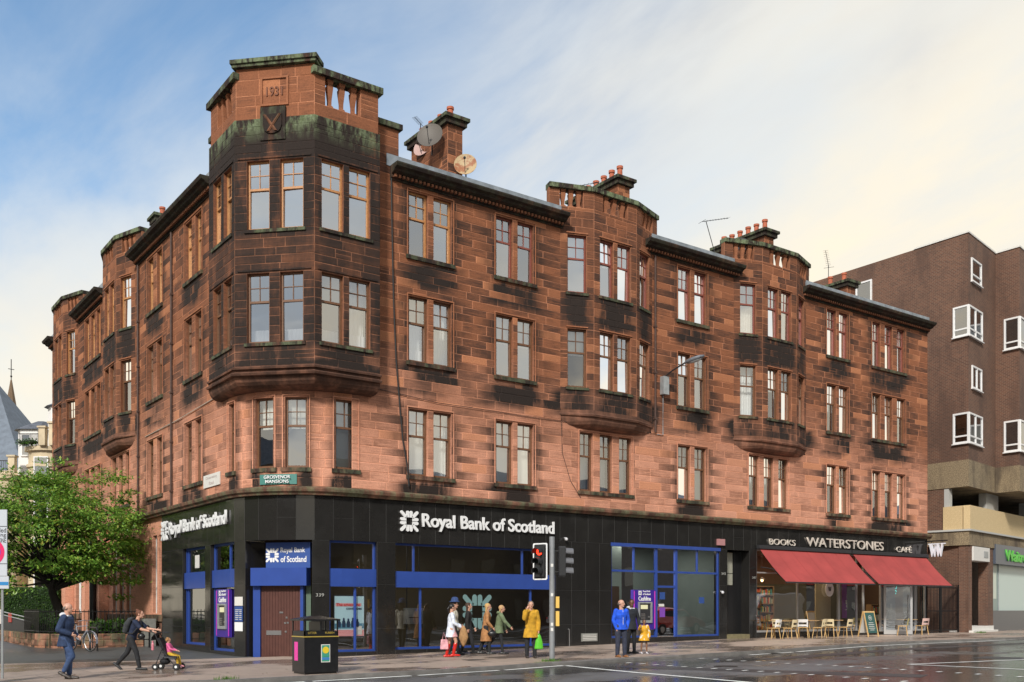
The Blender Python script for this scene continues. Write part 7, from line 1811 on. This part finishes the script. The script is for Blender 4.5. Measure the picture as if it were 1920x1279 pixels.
for x_ in (.12, .66):
    for s in (-1, 1):
        for d_ in (-.03, .03):
            m_ = MB(); m_.tube([(x_, s * .21 + d_ - .012, .085), (x_, s * .21 + d_ + .012, .085)], .085, 16); w_ = m_.build('wheel', TY, ps); m_ = MB(); m_.tube([(x_, s * .21 + d_ - .014, .085), (x_, s * .21 + d_ + .014, .085)], .035, 10); m_.build('hub', WHITE, w_)
m_ = MB(); m_.lathe((.06, -.24, .52), [(.035, 0), (.035, .16), (.02, .19), (.022, .24)], 10); m_.build('bottle', mat('bottle_pink', (.6, .2, .25), .3), ps)
ch0 = ps.matrix_basis
cpos = Vector(ps.location) + Vector((cos(RIGHT), sin(RIGHT), 0)) * .42
person('curly haired toddler in a pink top and yellow trousers sitting in the pushchair', cpos.x, cpos.y, RIGHT, .92, -8, ((72, 62, .02), (66, 58, .02)), ((30, 8, 40, 10), (34, 8, 40, 10)), top=cloth('pink_top', (.65, .12, .28)), toplen=.02, bottom=cloth('mustard_trousers', (.55, .34, .03)), shoe=mat('pink_shoe', (.65, .25, .3), .5), hair=mat('fair_curls', (.36, .19, .08), .8), hairstyle='curly', sit=.42)
REDB = mat('red_boot', (.55, .02, .012), .25); PINK = cloth('pink_skirt', (.72, .40, .42))
p4, h4, wm4, J4 = person('dark haired woman in a long white shirt, pink skirt and red boots', 5.05, -2.4, RIGHT + .15, 1.66, 3, ((-6, 6, 0), (22, 34, 0)), ((14, 6, 55, 10), (10, 8, 50, 12)), top=cloth('white_shirt', (.62, .66, .75)), toplen=.15, topflare=1.25, bulk=1.0, skirt=(PINK, .24), boots=REDB, hair=mat('black_hair', (.012, .01, .01), .5), hairstyle='tail', turn=12)
person('woman in a blue hat and cream jacket behind the woman in red boots', 5.75, -1.5, RIGHT - .1, 1.74, 0, ((-10, 5, 0), (14, 8, 0)), ((5, 8, 20, 0), (8, 8, 25, 0)), top=cloth('cream_jacket', (.55, .52, .42)), toplen=.08, topflare=1.1, bottom=BLKT, hair=DKH, hairstyle='long')
ht = thing('sun_hat', 'blue cloth hat on the woman in the cream jacket', 'hat', (5.765, -1.505, gz(5.75, -1.5) + 1.745)); m_ = MB(); m_.lathe((0, 0, 0), [(.17, -.07), (.175, -.06), (.115, -.02), (.11, .05), (.07, .09), (.01, .1)], 18); m_.build('crown', cloth('denim_hat', (.03, .06, .17)), ht, smooth=True)
person('slim figure in black walking between the hat wearer and the bank window', 6.55, -1.1, RIGHT, 1.68, 0, ((-14, 6, 0), (16, 8, 0)), ((10, 8, 20, 0), (-8, 8, 15, 0)), top=cloth('black_jacket', (.015, .014, .014)), toplen=.1, bottom=BLKT, hair=DKH, hairstyle='long')
bg = thing('shopping_bag', 'tan and gold cloth bundle carried by the woman in red boots', 'bag', h4[1], RIGHT); m_ = MB(); m_.loft([ering((.10, 0, z_), rx, ry, (0, 0, 1), (1, 0, 0), 12) for z_, rx, ry in ((.02, .03, .03), (-.12, .11, .07), (-.32, .15, .08), (-.50, .08, .06), (-.60, .02, .02))]); vox(m_, 'bag_body', cloth('tan_cloth', (.34, .19, .08)), bg, .012)
m_ = MB(); m_.tube([(0, 0, 0), (.05, 0, .05), (.1, 0, 0)], .01, 5); m_.build('bag_handle', cloth('tan_cloth2', (.2, .1, .05)), bg)
bg = thing('tote_bag', 'pale pink tote bag hanging behind the woman in red boots', 'bag', J4['hip'] + Vector((-cos(RIGHT), -sin(RIGHT), 0)) * .20 + Vector((0, 0, -.52)), RIGHT); m_ = MB(); m_.loft([[(a, b, z_) for a, b in ((-.10 - .02 * k, -.04), (.10 + .02 * k, -.04), (.10 + .02 * k, .04), (-.10 - .02 * k, .04))] for k, z_ in ((0, .2), (1, 0), (1, -.1))]); m_.build('bag_body', cloth('pink_canvas', (.68, .34, .38)), bg); m_ = MB(); m_.tube([(-.06, 0, .2), (-.02, 0, .42), (.06, 0, .2)], .008, 5); m_.build('bag_handle', MAT['pink_canvas'], bg)
BLON = mat('blonde_hair', (.50, .30, .11), .7); TAN = cloth('camel_coat', (.36, .17, .065))
p5, h5, wm5, J5 = person('blonde woman in a long camel coat walking past the bank window', 6.7, -1.9, RIGHT, 1.66, 5, ((-10, 12, 0), (14, 12, 0)), ((-4, 8, 15, 8), (2, 8, 38, 8)), top=TAN, toplen=.27, topflare=1.35, bulk=1.05, bottom=BLKT, shoe=BLACK, hair=BLON, hairstyle='long')
bg = thing('handbag', 'small black handbag held low against the camel coat', 'bag', h5[1] + Vector((0, 0, -.03)), RIGHT); m_ = MB(); m_.ell((.0, -.03, -.17), .15, .06, .09, 12, 8); m_.build('bag_body', BLACK, bg, smooth=True); m_ = MB(); m_.tube([(-.08, -.03, -.1), (0, 0, .0), (.08, -.03, -.1)], .009, 5); m_.build('bag_handle', BLACK, bg)
person('fair haired woman in a green hooded jacket and black leggings walking away', 7.05, -2.1, RIGHT + .05, 1.60, 9, ((-26, 12, 0), (14, 10, 0)), ((14, 10, 12, 0), (30, 22, 14, 0)), top=cloth('sage_jacket', (.13, .17, .09)), toplen=.10, topflare=1.15, bulk=1.15, bottom=BLKT, botw=.85, shoe=BLACK, hair=mat('fair_hair', (.46, .28, .13), .7), hairstyle='bob', hood=MAT['sage_jacket'])
YCOAT = cloth('mustard_raincoat', (.50, .27, .018))
p7, h7, wm7, J7 = person('man in a mustard raincoat raising a hand to his face by the traffic light', 6.69, -4.3, TOCAM + .1, 1.73, 0, ((2, 2, .02), (-1, 2, .02)), ((3, 8, 8, 0), (48, 6, 118, 14)), top=YCOAT, toplen=.17, topflare=1.22, bulk=1.18, bottom=BLKT, botw=1.1, shoe=mat('dark_hiking_shoe', (.04, .03, .025), .6), hair=GREYH, hairstyle='short', hood=YCOAT)
bg = thing('carrier_bag', 'bright green carrier bag held by the man in the mustard raincoat', 'bag', h7[0] + Vector((0, 0, -.10)), TOCAM); m_ = MB(); m_.loft([ering((0, 0, z_), rx, ry, (0, 0, 1), (1, 0, 0), 12) for z_, rx, ry in ((.0, .02, .02), (-.10, .045, .07), (-.28, .06, .12), (-.46, .065, .14), (-.48, .05, .12))]); m_.build('bag_body', mat('green_plastic', (.10, .50, .03), .35, bump=.6, bscale=14), bg, smooth=False); m_ = MB(); m_.tube([(0, -.02, -.02), (0, 0, .05), (0, .02, -.02)], .008, 5); m_.build('bag_handle', OFFW, bg)
p8_, _h, _w, _j = person('bald man in a bright blue jacket with hands in his pockets at the crossing', 9.02, -5.75, TOCAM + .35, 1.76, 0, ((3, 2, .01), (-2, 2, .01)), ((-4, 11, 16, 16), (-4, 11, 16, 16)), top=cloth('royal_blue_jacket', (.012, .085, .62)), toplen=.05, topflare=1.1, bulk=1.1, build=1.0, bottom=cloth('slate_trousers', (.03, .035, .06)), botw=1.15, shoe=mat('tan_shoe', (.28, .12, .045), .5), hair=GREYH, hairstyle='fringe', turn=35)
m_ = MB()
for k in range(10):
    z_ = .93 + k * .055; m_.box(.128 if z_ < 1.3 else .118, .137 if z_ < 1.3 else .127, -.006, .006, z_, z_ + .05)
m_.build('zip', OFFW, p8_)
p9, h9, wm9, J9 = person('man in a dark suit and white shirt standing behind the man in blue', 10.5, -4.6, TOCAM + .55, 1.76, 0, ((2, 2, .01), (-3, 2, .01)), ((6, 14, 8, 0), (0, 8, 10, 0)), skin=SKINB, top=cloth('charcoal_suit', (.014, .017, .024)), toplen=.09, topflare=1.1, bulk=1.05, bottom=cloth('charcoal_trousers', (.012, .013, .017)), hair=MAT['black_hair'], hairstyle='short', hood=cloth('white_collar', (.6, .6, .62)), turn=-30)
t = NT('yellow_child_coat'); t.set(Base_Color=t.mix(t.ramp(t.noise(13, 1), .60, .63), (.66, .34, .015), (.72, .68, .55)), Roughness=.8); t.bump(t.noise(11), 1.0, .01); YC = t.m
person('small child in a yellow patterned coat holding the hand of the man in the suit', 10.68, -5.0, TOCAM + .15, 1.10, 0, ((3, 3, .02), (-3, 3, .02)), ((4, 12, 15, 0), (60, 25, 60, 0)), skin=SKINM, top=YC, toplen=.15, topflare=1.3, bulk=1.3, shoe=mat('white_trainer', (.6, .58, .62), .5), skirt=(cloth('dark_skirt', (.03, .03, .035)), .20), hair=DKH, hairstyle='short')
person('passer by in a black tee shirt leaving the frame at the left edge', -8.15, -3.65, LEFTW, 1.78, 2, ((-12, 8, 0), (18, 10, 0)), ((-38, 8, 62, 0), (-38, 10, 62, 0)), top=cloth('black_tee', (.015, .015, .017)), sleeve=.4, bottom=BLKT, hair=DKH, hairstyle='short')
